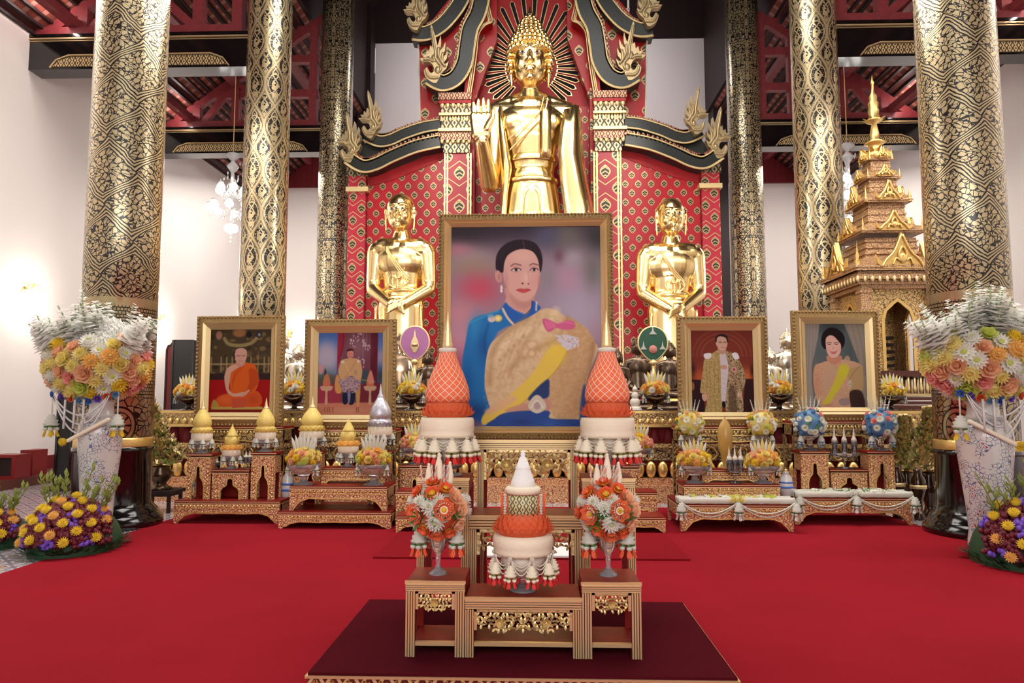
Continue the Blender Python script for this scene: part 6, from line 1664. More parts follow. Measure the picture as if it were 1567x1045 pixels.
def arch_stand(label, x0, x1, yf, yb, zt, z0, bottle=True):
    w = (x1-x0)/2; h = zt-z0; d = yb-yf
    t = thing('carved_stand', label, 'stand', ((x0+x1)/2, yf, z0))
    m = MB(); m.bb(-w-.01, w+.01, -.01, d, h-.03, h); m.build('stand_top', MT['lacquer_red'], t)
    m = MB(); m.bb(-w-.015, w+.015, -.015, 0, h-.018, h-.01); m.bb(-w-.004, w+.004, -.012, d, h-.05, h-.04); m.build('gilded_moulding', MT['gold_edge'], t)
    k = h-.04; o = [(w*.52, 0), (w*.52, k*.30), (w*.42, k*.42), (w*.2, k*.52), (w*.16, k*.75), (0, k*.80)]
    poly = [(w, 0), (w, k), (-w, k), (-w, 0)]+[(-x, z) for x, z in o]+o[::-1][1:]
    m = MB(); m.prism(poly, 0, .025); m.build('carved_front', MT['carved_redgold'], t)
    m = MB(); m.band([(-x, z) for x, z in o]+o[::-1][1:], .016, -.008, 0); n = max(3, int(k/.05))
    for i in range(n):
        for sx in (-1, 1): m.ell((sx*w*.78, -.002, k*(i+.5)/n), (.014, .01, .018), 6, 4)
    m.build('relief', MT['gold_rough'], t)
    for sx in (-1, 1):
        m = MB(); a, b = (w-.025, w) if sx > 0 else (-w, -w+.025); m.bb(a, b, .025, d, k*.6, k); m.bb(a, b, d-.06, d, 0, k); m.build('side_panel', MT['carved_redgold'], t)
    m = MB(); m.bb(-w+.02, w-.02, d-.03, d-.015, 0, k); m.build('back_panel', MT['lacquer_red'], t)
    return t
# --- small things
def phum(px, Y, zt, py_top, half, mat, label, scale=None, tip=True, drum='cream', par_h=None):
    """pointed flower cone over a drum on a glass foot"""
    s = Y/FPX; t = thing('cone_offering', label, 'offering', (xx(px, Y, 640), Y, zt)); H = zz(py_top, Y)-zt; R_ = half*s
    m = MB(); m.lathe([(R_*.75, 0), (R_*.75, .008), (R_*.3, .03), (R_*.3, H*.10), (R_*.85, H*.16), (R_*.9, H*.26)], 20); m.build('glass_stand', MT['glass_pink'], t)
    m = MB(); m.lathe([(R_*.9, H*.22), (R_*.98, H*.25), (R_*.98, H*.34), (R_*.9, H*.36)], 24); m.build('drum', MT[drum], t)
    m = MB(); petal_ring(m, R_*.95, H*.36, 16, R_*.34, R_*.34, 3); m.lathe([(R_*.9, H*.36), (R_*.98, H*.42), (R_*.75, H*.48)], 20); m.build('petal_ring', MT[mat], t)
    m = MB(); m.lathe([(R_*.70, H*.44), (R_*.86, H*.50), (R_*.88, H*.55), (R_*.78, H*.62), (R_*.58, H*.69), (R_*.38, H*.75), (R_*.24, H*.80)], 24, wob=lambda a, z: 1+.03*math.cos(16*a)); m.build('flower_cone', MT[mat], t)
    m = MB(); m.lathe([(R_*.26, H*.78), (R_*.3, H*.795), (R_*.2, H*.82), (R_*.14, H*.85), (R_*.10, H*.90), (R_*.05, H*.95), (0, H)], 14); m.build('spire', MT['silver' if mat == 'silver' else 'gold_pale'], t)
    m = MB(); N = 6; P = [Vector((R_*math.cos(2*PI*k/N), R_*math.sin(2*PI*k/N), H*.25)) for k in range(N)]
    for k in range(N): swag(m, P[k], P[(k+1) % N], H*.07, .004)
    m.build('bead_swags', MT['white_petal'], t)
    for k in range(N): tassel(t, P[k], H*.17, 'white')
    return t
def house(px, Y, zt, py_top, half, label):
    s = Y/FPX; t = thing('small_offering', label, 'offering', (xx(px, Y, 680), Y, zt)); H = zz(py_top, Y)-zt; R_ = half*s
    m = MB(); m.lathe([(R_*.7, 0), (R_*.3, H*.05), (R_*.3, H*.15), (R_*.8, H*.22), (R_*.85, H*.30)], 20); m.build('glass_stand', MT['glass_pink'], t)
    m = MB(); m.lathe([(R_*.85, H*.28), (R_*.92, H*.31), (R_*.92, H*.40), (R_*.8, H*.42)], 24); m.build('drum', MT['cream'], t)
    m = MB(); petal_ring(m, R_*.95, H*.43, 12, R_*.42, R_*.4, 2); m.lathe([(R_*.85, H*.41), (R_*.85, H*.52)], 18); m.build('petal_ring', MT['yellow_orange'], t)
    m = MB(); m.lathe([(R_*.6, H*.5), (R_*.58, H*.7)], 4, sq=9); m.lathe([(R_*.62, H*.70), (R_*.5, H*.75), (R_*.35, H*.82), (R_*.3, H*.84), (R_*.10, H*.92), (0, H)], 16); m.build('little_shrine', MT['yellow_gold'], t)
    for k in range(6): tassel(t, (R_*.9*math.cos(k*1.05), R_*.9*math.sin(k*1.05), H*.28), H*.2, 'white')
YL = ('yellow_pale', 'yellow', 'yellow_orange', 'white_petal')
def bowl_flowers(px, Y, zt, py_top, half, label, seed, bowl='glass_pink', cols=None, tips='yellow_pale', py_mid=None):
    s = Y/FPX; t = thing('flower_bowl', label, 'flower arrangement', (xx(px, Y, 640), Y, zt)); H = zz(py_top, Y)-zt; R_ = half*s
    m = MB(); m.lathe([(R_*.55, 0), (R_*.55, .008), (R_*.2, H*.05), (R_*.16, H*.14), (R_*.5, H*.2), (R_*.85, H*.30), (R_*.9, H*.36)], 24, wob=lambda a, z: 1+.03*math.cos(12*a)); m.build('bowl', MT[bowl], t)
    core(t, (0, 0, H*.48), R_*.72, 'yellow_orange', 'flower_core', (1, 1, .62))
    cols = cols or ['yellow_pale', 'yellow', 'yellow_orange', 'lime', 'peach']
    ball(t, (0, 0, H*.46), R_*.82, 30, [('mum' if i % 2 else 'rose', c, 'yellow') for i, c in enumerate(cols)], R_*.50, seed, (1, 1, .62), -.55, 1, .6)
    r = random.Random(seed)
    for k in range(7):
        a = (k-3)/3; l = H*(.34-.08*abs(a)); place(('spike', tips if k % 2 else 'white_petal'), t, (a*R_*.45, -.02*R_, H*.60), (a*.35, -.05, 1), (R_*1.7, R_*1.7, l))
    tassel(t, (-R_*.75, -R_*.3, H*.36), H*.2, 'white'); tassel(t, (R_*.75, -R_*.3, H*.36), H*.2, 'white')
def ball_vase(px, Y, zt, py_c, half, label, seed, cols, spikes='spray_white', mat='glass', tk='white'):
    s = Y/FPX; t = thing('flower_ball_vase', label, 'flower arrangement', (xx(px, Y, 640), Y, zt)); cz = zz(py_c, Y)-zt; R_ = half*s*1.08
    m = MB(); m.lathe([(R_*.5, 0), (R_*.5, .008), (R_*.18, cz*.12), (R_*.14, cz*.35), (R_*.5, max(.05, cz-R_*.75))], 20); m.build('glass_stand', MT[mat], t)
    core(t, (0, 0, cz), R_*.78, cols[0], 'flower_core')
    ball(t, (0, 0, cz), R_*.85, 40, [('mum' if i % 3 else 'rose', c, 'yellow') for i, c in enumerate(cols)]+[('leaf', 'leaf')], R_*.42, seed, (1, 1, 1), -.9, 1, .5)
    for k, (a, b) in enumerate(((-.35, .25), (.4, .2), (0, -.45), (-.55, -.25), (.6, -.3))):
        d = Vector((a, -.8, b)); place(('daisy', 'white_petal', 'lime'), t, Vector((0, 0, cz))+d.normalized()*R_*.95, d, R_*.5, k)
    for k in range(6): a = (k-2.5)/2.5; place(('spray', spikes, 'stalk'), t, (a*R_*.4, 0, cz+R_*.55), (a*.3, 0, 1), (R_*.9, R_*.9, R_*1.15))
    for sx in (-1, 1): tassel(t, (sx*R_*.6, -R_*.2, cz-R_*.75), R_*.7, tk)
def glasses(px, Y, zt, label, n=3, h=.12, w=.16, tray=False):
    t = thing('glass_set', label, 'glassware', (xx(px, Y, 680), Y, zt))
    m = MB(); m.lathe([(w*.6, 0), (w*.6, .006), (.012, .02), (.012, h*.35), (w*.5, h*.42), (w*.95, h*.5), (w*.96, h*.52), (w*.4, h*.44)], 24); m.build('glass_tray', MT['glass'], t)
    for k in range(n):
        x = (k-(n-1)/2)*w*.62; m = MB(); m.lathe([(.028, h*.48), (.034, h*.85), (.036, h), (.030, h), (.026, h*.52)], 16, (x, 0, 0)); m.build('drinking_glass', MT['glass'], t)
        m = MB(); m.lathe([(.036, h), (.030, h*1.10), (.012, h*1.2), (.014, h*1.25), (0, h*1.6)], 14, (x, 0, 0)); m.build('glass_cover', MT['ivory'], t)

def portrait(px0, px1, py0, py1, Y, zt, fw_px, paint, label, rz=0):
    a = at(px0, py0, Y); c = at(px1, py1, Y); t = thing('framed_portrait', label, 'portrait', ((a.x+c.x)/2, Y, zt), rz)
    portrait_frame(t, (c.x-a.x)/math.cos(rz), a.z-zt, fw_px*Y/FPX, paint); return t

# ---------- set 1: monk portrait (far left)
def base_Y(px, py): return onz(px, py, .012).y
Y1 = base_Y(345, 801)
z1 = zz(766, Y1, 345); zlow1 = z1
low_table('low carved red and gold table at the far left of the row', xx(266, Y1, 780), xx(428, Y1, 780), Y1, Y1+.75, z1)
s1z = zz(694, Y1+.15, 300); s2z = zz(718, Y1+.2, 345)
arch_stand('carved stand with bottle shaped opening, left of the monk portrait table', xx(290, Y1+.12), xx(326, Y1+.12), Y1+.12, Y1+.40, s1z, z1)
arch_stand('carved stand with bottle shaped opening, right on the far left table', xx(388, Y1+.12), xx(424, Y1+.12), Y1+.12, Y1+.40, s1z+.02, z1)
arch_stand('lower carved stand in the middle of the far left table', xx(329, Y1+.16), xx(384, Y1+.16), Y1+.16, Y1+.45, s2z, z1)
YA = Y1+.8; zA = zz(652, YA+.1, 360)
low_table('tall carved support table under the monk portrait', xx(302, YA), xx(434, YA), YA, YA+.45, zA, .012, ap=.18, mat='carved_dark')
portrait(303, 433, 484, 651, YA+.12, zA, 21, paint_monk(), 'framed portrait of a seated monk in orange robes', math.radians(-2))
phum(310, Y1+.25, s1z, 608, 16, 'yellow_gold', 'yellow cone offering left of the monk portrait')
phum(407, Y1+.25, s1z+.02, 608, 16, 'yellow_gold', 'yellow cone offering right of the monk portrait')
house(355, Y1+.3, s2z, 648, 15, 'small yellow shrine shaped offering below the monk portrait')
glasses(333, Y1+.3, s2z, 'small glass cups left of the yellow shrine offering below the monk', 1, .08, .06)
glasses(380, Y1+.38, s2z, 'small glassware right of the yellow shrine offering below the monk', 2, .14, .08)
# ---------- set 2: seated king
Yb2 = base_Y(512, 809); zb2 = zz(783, Yb2, 512)
low_table('low carved red and gold table second from the left, wide front apron', xx(426, Yb2, 790), xx(598, Yb2, 790), Yb2, Yb2+.85, zb2)
zc2 = zz(743, Yb2+.12, 515)
low_table('smaller carved table stacked on the second low table from the left', xx(443, Yb2+.1, 760), xx(592, Yb2+.1, 760), Yb2+.1, Yb2+.6, zc2, zb2, ap=.13)
zd2 = zz(715, Yb2+.4, 540)
low_table('topmost carved step below the portrait of the seated king', xx(492, Yb2+.36, 720), xx(588, Yb2+.36, 720), Yb2+.36, Yb2+.62, zd2, zc2, leg=.05, ap=.12)
YB = Yb2+.95; zB = zz(656, YB+.1, 535)
low_table('tall carved support table under the portrait of the seated king', xx(470, YB), xx(606, YB), YB, YB+.45, zB, .012, ap=.18, mat='carved_dark')
portrait(468, 605, 489, 655, YB+.12, zB, 21, paint_king_seated(), 'framed portrait of a seated king in cream coat and dark boots', math.radians(-1))
phum(478, Yb2+.76, zz(690, Yb2+.76), 606, 19, 'yellow_gold', 'yellow gold cone offering at the left foot of the seated king portrait')
phum(582, Yb2+.76, zz(690, Yb2+.76), 586, 19, 'silver', 'silver cone offering at the right foot of the seated king portrait')
for px, lab in ((478, 'left'), (582, 'right')):
    Yq = Yb2+.65; arch_stand('carved stand carrying the cone offering %s of the seated king' % lab, xx(px-17, Yq), xx(px+17, Yq), Yq, Yq+.2, zz(690, Yb2+.76), zb2)
house(533, Yb2+.5, zd2, 638, 17, 'small yellow shrine shaped offering below the seated king')
bowl_flowers(467, Yb2+.22, zc2, 655, 28, 'yellow flower bowl with white spikes, left before the seated king', 11, tips='white_petal')
bowl_flowers(573, Yb2+.22, zc2, 655, 28, 'yellow flower bowl with white spikes, right before the seated king', 12, tips='white_petal')
# ---------- set 3: standing king
Yb3 = base_Y(1130, 813); zb3 = zz(772, Yb3, 1130)
T3 = low_table('low carved table with a white cushion, third from the left', xx(1042, Yb3, 790), xx(1214, Yb3, 790), Yb3, Yb3+.85, zb3)
zc3 = zz(742, Yb3+.14, 1120)
low_table('smaller carved table stacked behind the white cushion before the standing king', xx(1047, Yb3+.22, 760), xx(1194, Yb3+.22, 760), Yb3+.22, Yb3+.66, zc3, zb3, ap=.12)
zd3 = zz(718, Yb3+.45, 1120)
low_table('topmost carved step below the portrait of the standing king', xx(1074, Yb3+.42, 720), xx(1162, Yb3+.42, 720), Yb3+.42, Yb3+.65, zd3, zc3, leg=.05, ap=.10)
YC = Yb3+.95; zC = zz(652, YC+.1, 1105)
low_table('tall carved support table under the portrait of the standing king', xx(1037, YC), xx(1175, YC), YC, YC+.45, zC, .012, ap=.18, mat='carved_dark')
portrait(1035, 1177, 485, 651, YC+.12, zC, 21, paint_king_standing(), 'framed portrait of a standing king in a long gold robe', math.radians(1))
GC = ['yellow_pale', 'yellow', 'lime', 'peach', 'white_petal']
z3v = zz(688, Yb3+.77)
for px, lab in ((1055, 'left'), (1165, 'right')):
    Yq = Yb3+.68; arch_stand('carved stand under the round flower ball %s of the standing king' % lab, xx(px-17, Yq), xx(px+17, Yq), Yq, Yq+.17, z3v, zb3)
    ball_vase(px, Yb3+.77, z3v, 648, 21, 'round yellow and green flower ball %s of the standing king' % lab, px, GC)
    bowl_flowers(px+6 if px < 1100 else px, Yb3+.36, zc3, 664, 27, 'yellow flower bowl low %s before the standing king' % lab, px+1, cols=['yellow_pale', 'yellow', 'peach', 'yellow_orange'])
t = thing('folded_offering', 'amber wrapped candle bundle standing before the standing king', 'candle', (xx(1108, Yb3+.58, 680), Yb3+.53, zd3))
H = zz(636, Yb3+.53)-zd3
m = MB(); m.lathe([(.05, 0), (.05, .01), (.03, .03), (.05, H*.25), (.08, H*.40), (.085, H*.7), (.055, H*.85), (.02, H*.93), (0, H)], 16, wob=lambda a, z: 1+.10*math.cos(12*a)); m.build('wrapped_bundle', MT['amber_glass'], t)
m = MB(); m.lathe([(.06, H*.36), (.065, H*.38), (.06, H*.40)], 16); m.build('tie', MT['gold_pale'], t)
glasses(1124, Yb3+.31, zc3, 'glass tray with covered cups before the standing king', 3, .28, .11)
# ---------- set 4: queen
Yb4 = base_Y(1305, 803); zb4 = zz(762, Yb4, 1305)
low_table('low carved table with white flower cushion at the far right of the row', xx(1216, Yb4, 780), xx(1396, Yb4, 780), Yb4, Yb4+.75, zb4)
s4z = zz(690, Yb4+.3, 1240)
arch_stand('carved stand with bottle shaped opening, left on the far right table', xx(1222, Yb4+.28), xx(1264, Yb4+.28), Yb4+.28, Yb4+.58, s4z, zb4)
arch_stand('carved stand with bottle shaped opening, right on the far right table', xx(1325, Yb4+.28), xx(1364, Yb4+.28), Yb4+.28, Yb4+.58, s4z, zb4)
s5z = zz(718, Yb4+.3, 1295)
arch_stand('lower carved stand in the middle of the far right table', xx(1267, Yb4+.3), xx(1322, Yb4+.3), Yb4+.3, Yb4+.6, s5z, zb4)
YD = Yb4+.85; zD = zz(644, YD+.1, 1280)
low_table('tall carved support table under the portrait of the queen', xx(1213, YD), xx(1342, YD), YD, YD+.45, zD, .012, ap=.18, mat='carved_dark')
portrait(1209, 1350, 476, 643, YD+.12, zD, 20, paint_queen(), 'framed portrait of a dark haired queen with yellow sash', math.radians(2.5))
BC = ['blue_flower', 'blue_flower', 'white_petal', 'pink']
for px, lab in ((1238, 'left'), (1346, 'right')):
    ball_vase(px, Yb4+.42, s4z, 647, 23, 'round blue flower ball with white spikes, %s of the queen portrait' % lab, px, BC, tk='blue')
glasses(1292, Yb4+.45, s5z, 'glass tray with covered cups before the queen portrait', 3, .34, .2)
# cushions with garlands
def cushion(px0, px1, Y, d, zt, th, label, cols, seed):
    x0, x1 = xx(px0, Y, 770), xx(px1, Y, 770); w = (x1-x0)/2
    t = thing('garland_cushion', label, 'garland', ((x0+x1)/2, Y, zt+.004))
    m = MB(); n = 28
    for y in (0, d):
        m.tube([(-w+2*w*k/n, y, th*.5) for k in range(n+1)], [th*.5*(1+.06*math.sin(k*2.3)) for k in range(n+1)], 10)
    m.bb(-w, w, 0, d, .003, th*.85); m.build('white_roll', MT['white_petal'], t)
    r = random.Random(seed)
    for k in range(46):
        key = cols[r.randrange(len(cols))]; place(key, t, ((r.random()*1.5-.75)*w, r.random()*d, th*.9), (r.random()-.5, -.3, 1), .06+.03*r.random(), k)
    m = MB(); h = th
    for a, b in ((-w*.98, 0), (0, w*.98)):
        for sg in (.17, .13): swag(m, (a, -.075, th*.4), (b, -.075, th*.4), sg, .008, 16)
    m.build('bead_swags', MT['white_petal'], t)
    for x in (-w*.98, 0, w*.98): tassel(t, (x, -.10, th*.3), .20, 'white')
    for k in range(5): place(('mum', 'yellow_pale', 'yellow') if seed == 1 else ('mum', 'white_petal', 'lime'), t, ((k-2)*.03, -.05, th*(.6+.2*(k % 2))), (0, -1, .4), .07, k)
cushion(1038, 1216, Yb3+.02, .15, zb3, .075, 'white garland cushion strewn with yellow flowers before the standing king', [('mum', 'yellow_pale', 'yellow'), ('mum', 'lime', 'yellow'), ('daisy', 'white_petal', 'lime')], 1)
cushion(1217, 1396, Yb4+.02, .20, zb4, .075, 'white garland cushion strewn with small white flowers before the queen', [('daisy', 'white_petal', 'lime'), ('mum', 'white_petal', 'lime'), ('leaf', 'leaf')], 2)
# low carved steps and bowls around the foot of the big portrait, left and right of the centre
for px0, px1, py, lab in ((606, 655, 815, 'left'), (925, 1018, 815, 'right')):
    Yq = base_Y((px0+px1)/2, py); low_table('low carved step beside the centre group, %s side' % lab, xx(px0, Yq, 780), xx(px1, Yq, 780), Yq, Yq+.4, zz(790, Yq), .012, leg=.05)
    low_table('taller carved step beside the centre group, %s side' % lab, xx(px0+(0 if px0 < 700 else 20), Yq+.42, 760), xx(px1-(0 if px0 < 700 else 12), Yq+.42, 760), Yq+.42, Yq+.8, zz(752, Yq+.42), .012, leg=.05)
    Yr = Yq+1.0
    arch_stand('slim carved stand beside the centre group, %s side' % lab, xx(px0+8, Yr), xx(px0+52, Yr), Yr, Yr+.3, zz(712, Yr), .012)
    bowl_flowers(px0+30 if px0 < 700 else 975, Yr+.15, zz(712, Yr), 640, 25, 'peach and yellow flower bowl half hidden beside the %s orange cone' % lab, 77+px0, cols=['peach', 'yellow_pale', 'yellow', 'pink'])
# flower bowls on the altar ledge
for i, (px, lab) in enumerate(((288, 'left of the monk portrait'), (450, 'between the two left portraits'), (630, 'under the purple fan'), (1003, 'under the green fan'), (1193, 'between the two right portraits'), (1364, 'right of the queen portrait'))):
    bowl_flowers(px, 11.18, ZT, 560 if i not in (0, 5) else 566, 23, 'yellow flower bowl on the altar ledge, '+lab, 30+i, bowl='brown_pot', cols=['yellow_pale', 'yellow', 'yellow_orange', 'white_petal'])
t = thing('small_figurine', 'small grey white figurine beside the flower bowl under the green fan', 'figurine', (at(972, 626, 11.1).x, 11.1, ZT))
m = MB(); m.lathe([(.09, 0), (.10, .03), (.07, .06)], 14); m.ell((0, 0, .12), (.08, .06, .08), 12, 8); m.ell((0, 0, .22), (.055, .045, .07), 10, 8); m.ell((0, 0, .32), (.04, .04, .045), 10, 8); m.cap((0, 0, .35), (0, 0, .39), .018, .006); m.build('body', MT['ivory'], t)
m = MB(); m.lathe([(.11, -.0), (.11, .02)], 16); m.build('base', MT['grey_wall'], t)
# ------------------------------------------------------------------ tall floor vases with bouquets
def floor_vase(px, Y, pytop, half, label_v, label_b, bx, by, bw, seed, mirror_=1):
    s = Y/FPX; x = xx(px, Y, 700); t = thing('floor_vase', label_v, 'vase', (x, Y, 0)); H = zz(pytop, Y); R_ = half*s
    m = MB(); m.lathe([(R_*.75, 0), (R_*.8, .02), (R_*.78, .10), (R_*.72, .2), (R_*.80, H*.3), (R_*1.0, H*.62), (R_*1.04, H*.75), (R_*.98, H*.82), (R_*.80, H*.87)], 40); m.build('vase_body', MT['painted_porcelain'], t)
    m = MB(); m.lathe([(R_*.80, H*.87), (R_*.60, H*.90), (R_*.56, H*.96), (R_*.74, H*1.0), (R_*.70, H*1.0), (R_*.5, H*.95)], 40); m.build('vase_neck', MT['porcelain'], t)
    t2 = thing('bouquet', label_b, 'flower arrangement', (x, Y, H)); r = random.Random(seed)
    c = Vector((xx(bx, Y, by)-x, 0, zz(by, Y)-H)); BW = bw*s
    m = MB(); m.ell(c+Vector((0, 0, -.02)), (BW*.80, BW*.5, .34), 20, 14); m.lathe([(.06, -.15), (.08, 0), (.16, .25), (.3, c.z-.1)], 12); m.build('foliage_core', MT['cream'], t2)
    W = ('mum', 'white_petal', 'lime'); D = ('daisy', 'white_petal', 'lime')
    keys = [('mum', 'yellow_pale', 'yellow_orange'), ('mum', 'yellow_orange', 'yellow_pale'), ('rose', 'yellow_pale', 'yellow_orange'), ('rose', 'pink', 'pink'), ('rose', 'peach', 'peach'), D, W, D, ('rose', 'lime', 'lime'), ('mum', 'yellow_pale', 'yellow'), W, ('rose', 'peach', 'peach'), ('mum', 'yellow', 'yellow')]
    ball(t2, c, 1, 96, keys, .23, seed, (BW*.90, BW*.58, .40), -.85, .62, .35)
    for k in range(8): a = -1.0+k*.28; place(('rose', ('blue_deep', 'violet', 'orange_deep', 'blue_flower')[k % 4], 'yellow'), t2, c+Vector((a*BW*.6, -BW*.35, -.42+.08*abs(a))), (a, -1, -.3), .10, k)
    for k in range(42):
        a = (r.random()*2-1); b = r.random()*.8-.5; d = Vector((a*.62, b*.5, 1-.30*abs(a))).normalized()
        L = (.44+.26*r.random())*(1-.25*abs(a)); place(('spray', 'spray_white', 'stalk'), t2, c+Vector((a*BW*.74, b*.3, .12+.12*r.random()-.10*abs(a))), d, (1.25, 1.25, L), r.random()*6)
    wb = MB()
    for k in range(900):
        a = (r.random()*2-1); q = r.random(); p = c+Vector((a*BW*.86, -BW*.42*math.sqrt(max(0, 1-a*a))*(1-q*.8)+.05*r.random(), .10+.40*q*(1-a*a*.6)+.05*r.random()))
        e = r.random()*6.28
        for w_ in range(4):
            g = e+w_*1.57; wb.petal(p, (math.cos(g), -.25, math.sin(g)), (0, -1, .3), .062, .042, .3, 0, 2)
    tag(wb.build('white_blossoms', MT['spray_white'], t2), kind='stuff')
    # long bead swags under the bouquet
    m = MB()
    a = c+Vector((-BW*.55, -.26, -.35)); b = c+Vector((BW*.50, -.26, -.35))
    for sg in (.22, .32, .42): swag(m, a, b, sg, .010, 20)
    for px_ in (-.3, -.12, .05): m.tube([c+Vector((BW*px_, -.27, -.40)), c+Vector((BW*px_, -.28, -.72))], .012, 6)
    m.build('bead_swags', MT['porcelain'], t2)
    m = MB(); m.cap(c+Vector((mirror_*.30, -.25, -.62)), c+Vector((-mirror_*.12, -.28, -.85)), .022, .022); m.build('flower_stem', MT['cream'], t2)
    place(('mum', 'yellow', 'yellow'), t2, c+Vector((-mirror_*.16, -.30, -.86)), (-1, -1, -.3), .13)
    for sx in (-1, 1):
        p = c+Vector((sx*BW*.62, -.2, -.32)); m = MB(); m.tube([p, p-Vector((0, 0, .28))], .008, 5); m.build('tassel_cord', MT['white_petal'], t2); tassel(t2, p-Vector((0, 0, .24)), .26, 'yellow')
floor_vase(152, 8.1, 612, 30, 'tall painted porcelain floor vase before the nearest left column', 'large bouquet of white yellow and orange flowers in the left floor vase', 150, 557, 82, 4)
floor_vase(1508, 7.6, 612, 36, 'tall painted porcelain floor vase before the nearest right column', 'large bouquet of white yellow and orange flowers in the right floor vase', 1502, 553, 84, 9, -1)

def flower_bed(px0, px1, pyt, pyb, Y, label, seed):
    x0, x1 = xx(px0, Y, 800), xx(px1, Y, 800); w = (x1-x0)/2; s = Y/FPX
    t = thing('flower_bed', label, 'flower arrangement', ((x0+x1)/2, Y, 0)); r = random.Random(seed); H = (zz(pyt, Y))
    m = MB(); m.ell((0, 0, .04), (w*.92, .48, H*.74), 24, 14); 
    o = m.build('foliage_mound', MT['leaf_dark'], t)
    m = MB()
    for k in range(150):
        a = r.random()*2*PI; q = .75+.3*r.random(); m.petal((w*.9*q*math.cos(a), .5*q*math.sin(a), .02+.06*r.random()), (math.cos(a), math.sin(a)*.6, .25*r.random()), (0, 0, 1), .12, .04, .3)
    m.build('leaf_skirt', MT['leaf_dark'], t)
    def pos(u, v):   # on the mound, u across -1..1, v up 0..1
        z = .10+H*.72*math.sin(v*PI/2)*math.sqrt(max(0, 1-u*u*.8)); y = -.46*math.cos(v*PI/2)*math.sqrt(max(0, 1-u*u)); return Vector((u*w*.93*math.cos(v*.6), y, z))
    for k in range(27):
        u = ((k*.618+.1) % 1)*1.9-.95; v = ((k+.5)/27)*.95; p = pos(u, v); place(('mum', 'yellow' if k % 4 else 'yellow_orange', 'yellow'), t, p+Vector((u*.03, -.05*(1-v)-.01, .03+.03*v)), (u*.6, -1+v*.7, .4+v), .125, k, 'chrysanthemum')
    dm = MB(); vm = MB()
    for k in range(1100):
        u = r.random()*1.96-.98; v = r.random()*1.0; p = pos(u, v)+Vector(((r.random()-.5)*.05, -.012*r.random(), (r.random()-.5)*.04))
        b = vm if (math.sin(u*9+seed)*math.cos(v*7) > .55) else dm
        b.ell(p+Vector((u*.02, -.03*(1-v), .02)), (.026, .024, .026), 6, 4)
    tag(dm.build('maroon_blossoms', MT['maroon'], t), kind='stuff'); tag(vm.build('violet_blossoms', MT['violet'], t), kind='stuff')
    m = MB()
    for k in range(16):
        u = r.random()*1.6-.8; p = pos(u, .8); L = .15+.28*r.random(); d = Vector((u*.5+.3*(r.random()-.5), .1, 1)).normalized(); m.tube([p, p+d*L], .006, 4)
        for q in range(7): z = .35+.65*q/7; a = q*2.4; m.petal(p+d*L*z, (math.cos(a), math.sin(a)*.6, .6), (0, 0, 1), .08, .035, .3, 0, 2)
    m.build('olive_sprigs', MT['leaf_olive'], t)
    return t
flower_bed(56, 182, 760, 838, 7.3, 'mound of yellow and maroon flowers at the foot of the left vase', 1)
flower_bed(-85, 42, 778, 835, 7.5, 'second yellow and maroon flower mound cut by the left picture edge', 2)
flower_bed(1486, 1646, 752, 852, 6.95, 'mound of yellow and maroon flowers at the foot of the right vase', 3)

# ------------------------------------------------------------------ spired wooden pavilion on the right
YB_ = 12.4; pv0 = at(1357, 640, YB_)
t = thing('spired_pavilion', 'gilded wooden pavilion with a tall tiered spire on the right', 'pavilion', (pv0.x, YB_, 0)); pv = t
ps = YB_/FPX
Zp = lambda py: zz(py, YB_, 1357)
def sqb(m, hw, z0, z1, hw2=None):
    hw2 = hw2 if hw2 is not None else hw; a, b = hw, hw2
    v = [(-a,-a,z0),(a,-a,z0),(a,a,z0),(-a,a,z0),(-b,-b,z1),(b,-b,z1),(b,b,z1),(-b,b,z1)]
    m.add(v, [(0,3,2,1),(4,5,6,7),(0,1,5,4),(1,2,6,5),(2,3,7,6),(3,0,4,7)])
W = 52*ps; TM = 'temple_gold'
m = MB(); sqb(m, W*1.45, 0, .35); sqb(m, W*1.35, .35, .7); sqb(m, W*1.25, .7, Zp(620))
for k in range(7): z = .3+k*.18; sqb(m, W*(1.5-.04*k), z, z+.05)
m.build('stepped_base', MT['temple_gold'], t)
m = MB(); z0, z1 = Zp(625), Zp(606)
for k, f in enumerate((1.30, 1.24, 1.18)): sqb(m, W*f, z0+(z1-z0)*k/3, z0+(z1-z0)*(k+1)/3-.02)
m.build('base_mouldings', MT['lacquer_brown'], t)
m = MB(); z0, z1 = Zp(603), Zp(578); sqb(m, W*1.05, z0-.04, z0); 
for sx in (-1, 1):
    for k in range(14):
        x = -W*1.1+2*W*1.1*k/13; m.lathe([(.018, z0), (.028, z0+(z1-z0)*.3), (.016, z0+(z1-z0)*.6), (.022, z1)], 8, (x, sx*W*1.12, 0)); m.lathe([(.018, z0), (.028, z0+(z1-z0)*.3), (.016, z0+(z1-z0)*.6), (.022, z1)], 8, (sx*W*1.12, x, 0))
m.build('balustrade', MT['gold_pale'], t)
m = MB(); sqb(m, W*1.18, z1, z1+.05); sqb(m, W*1.10, z1+.05, z1+.09); m.build('balustrade_rail', MT['lacquer_brown'], t)
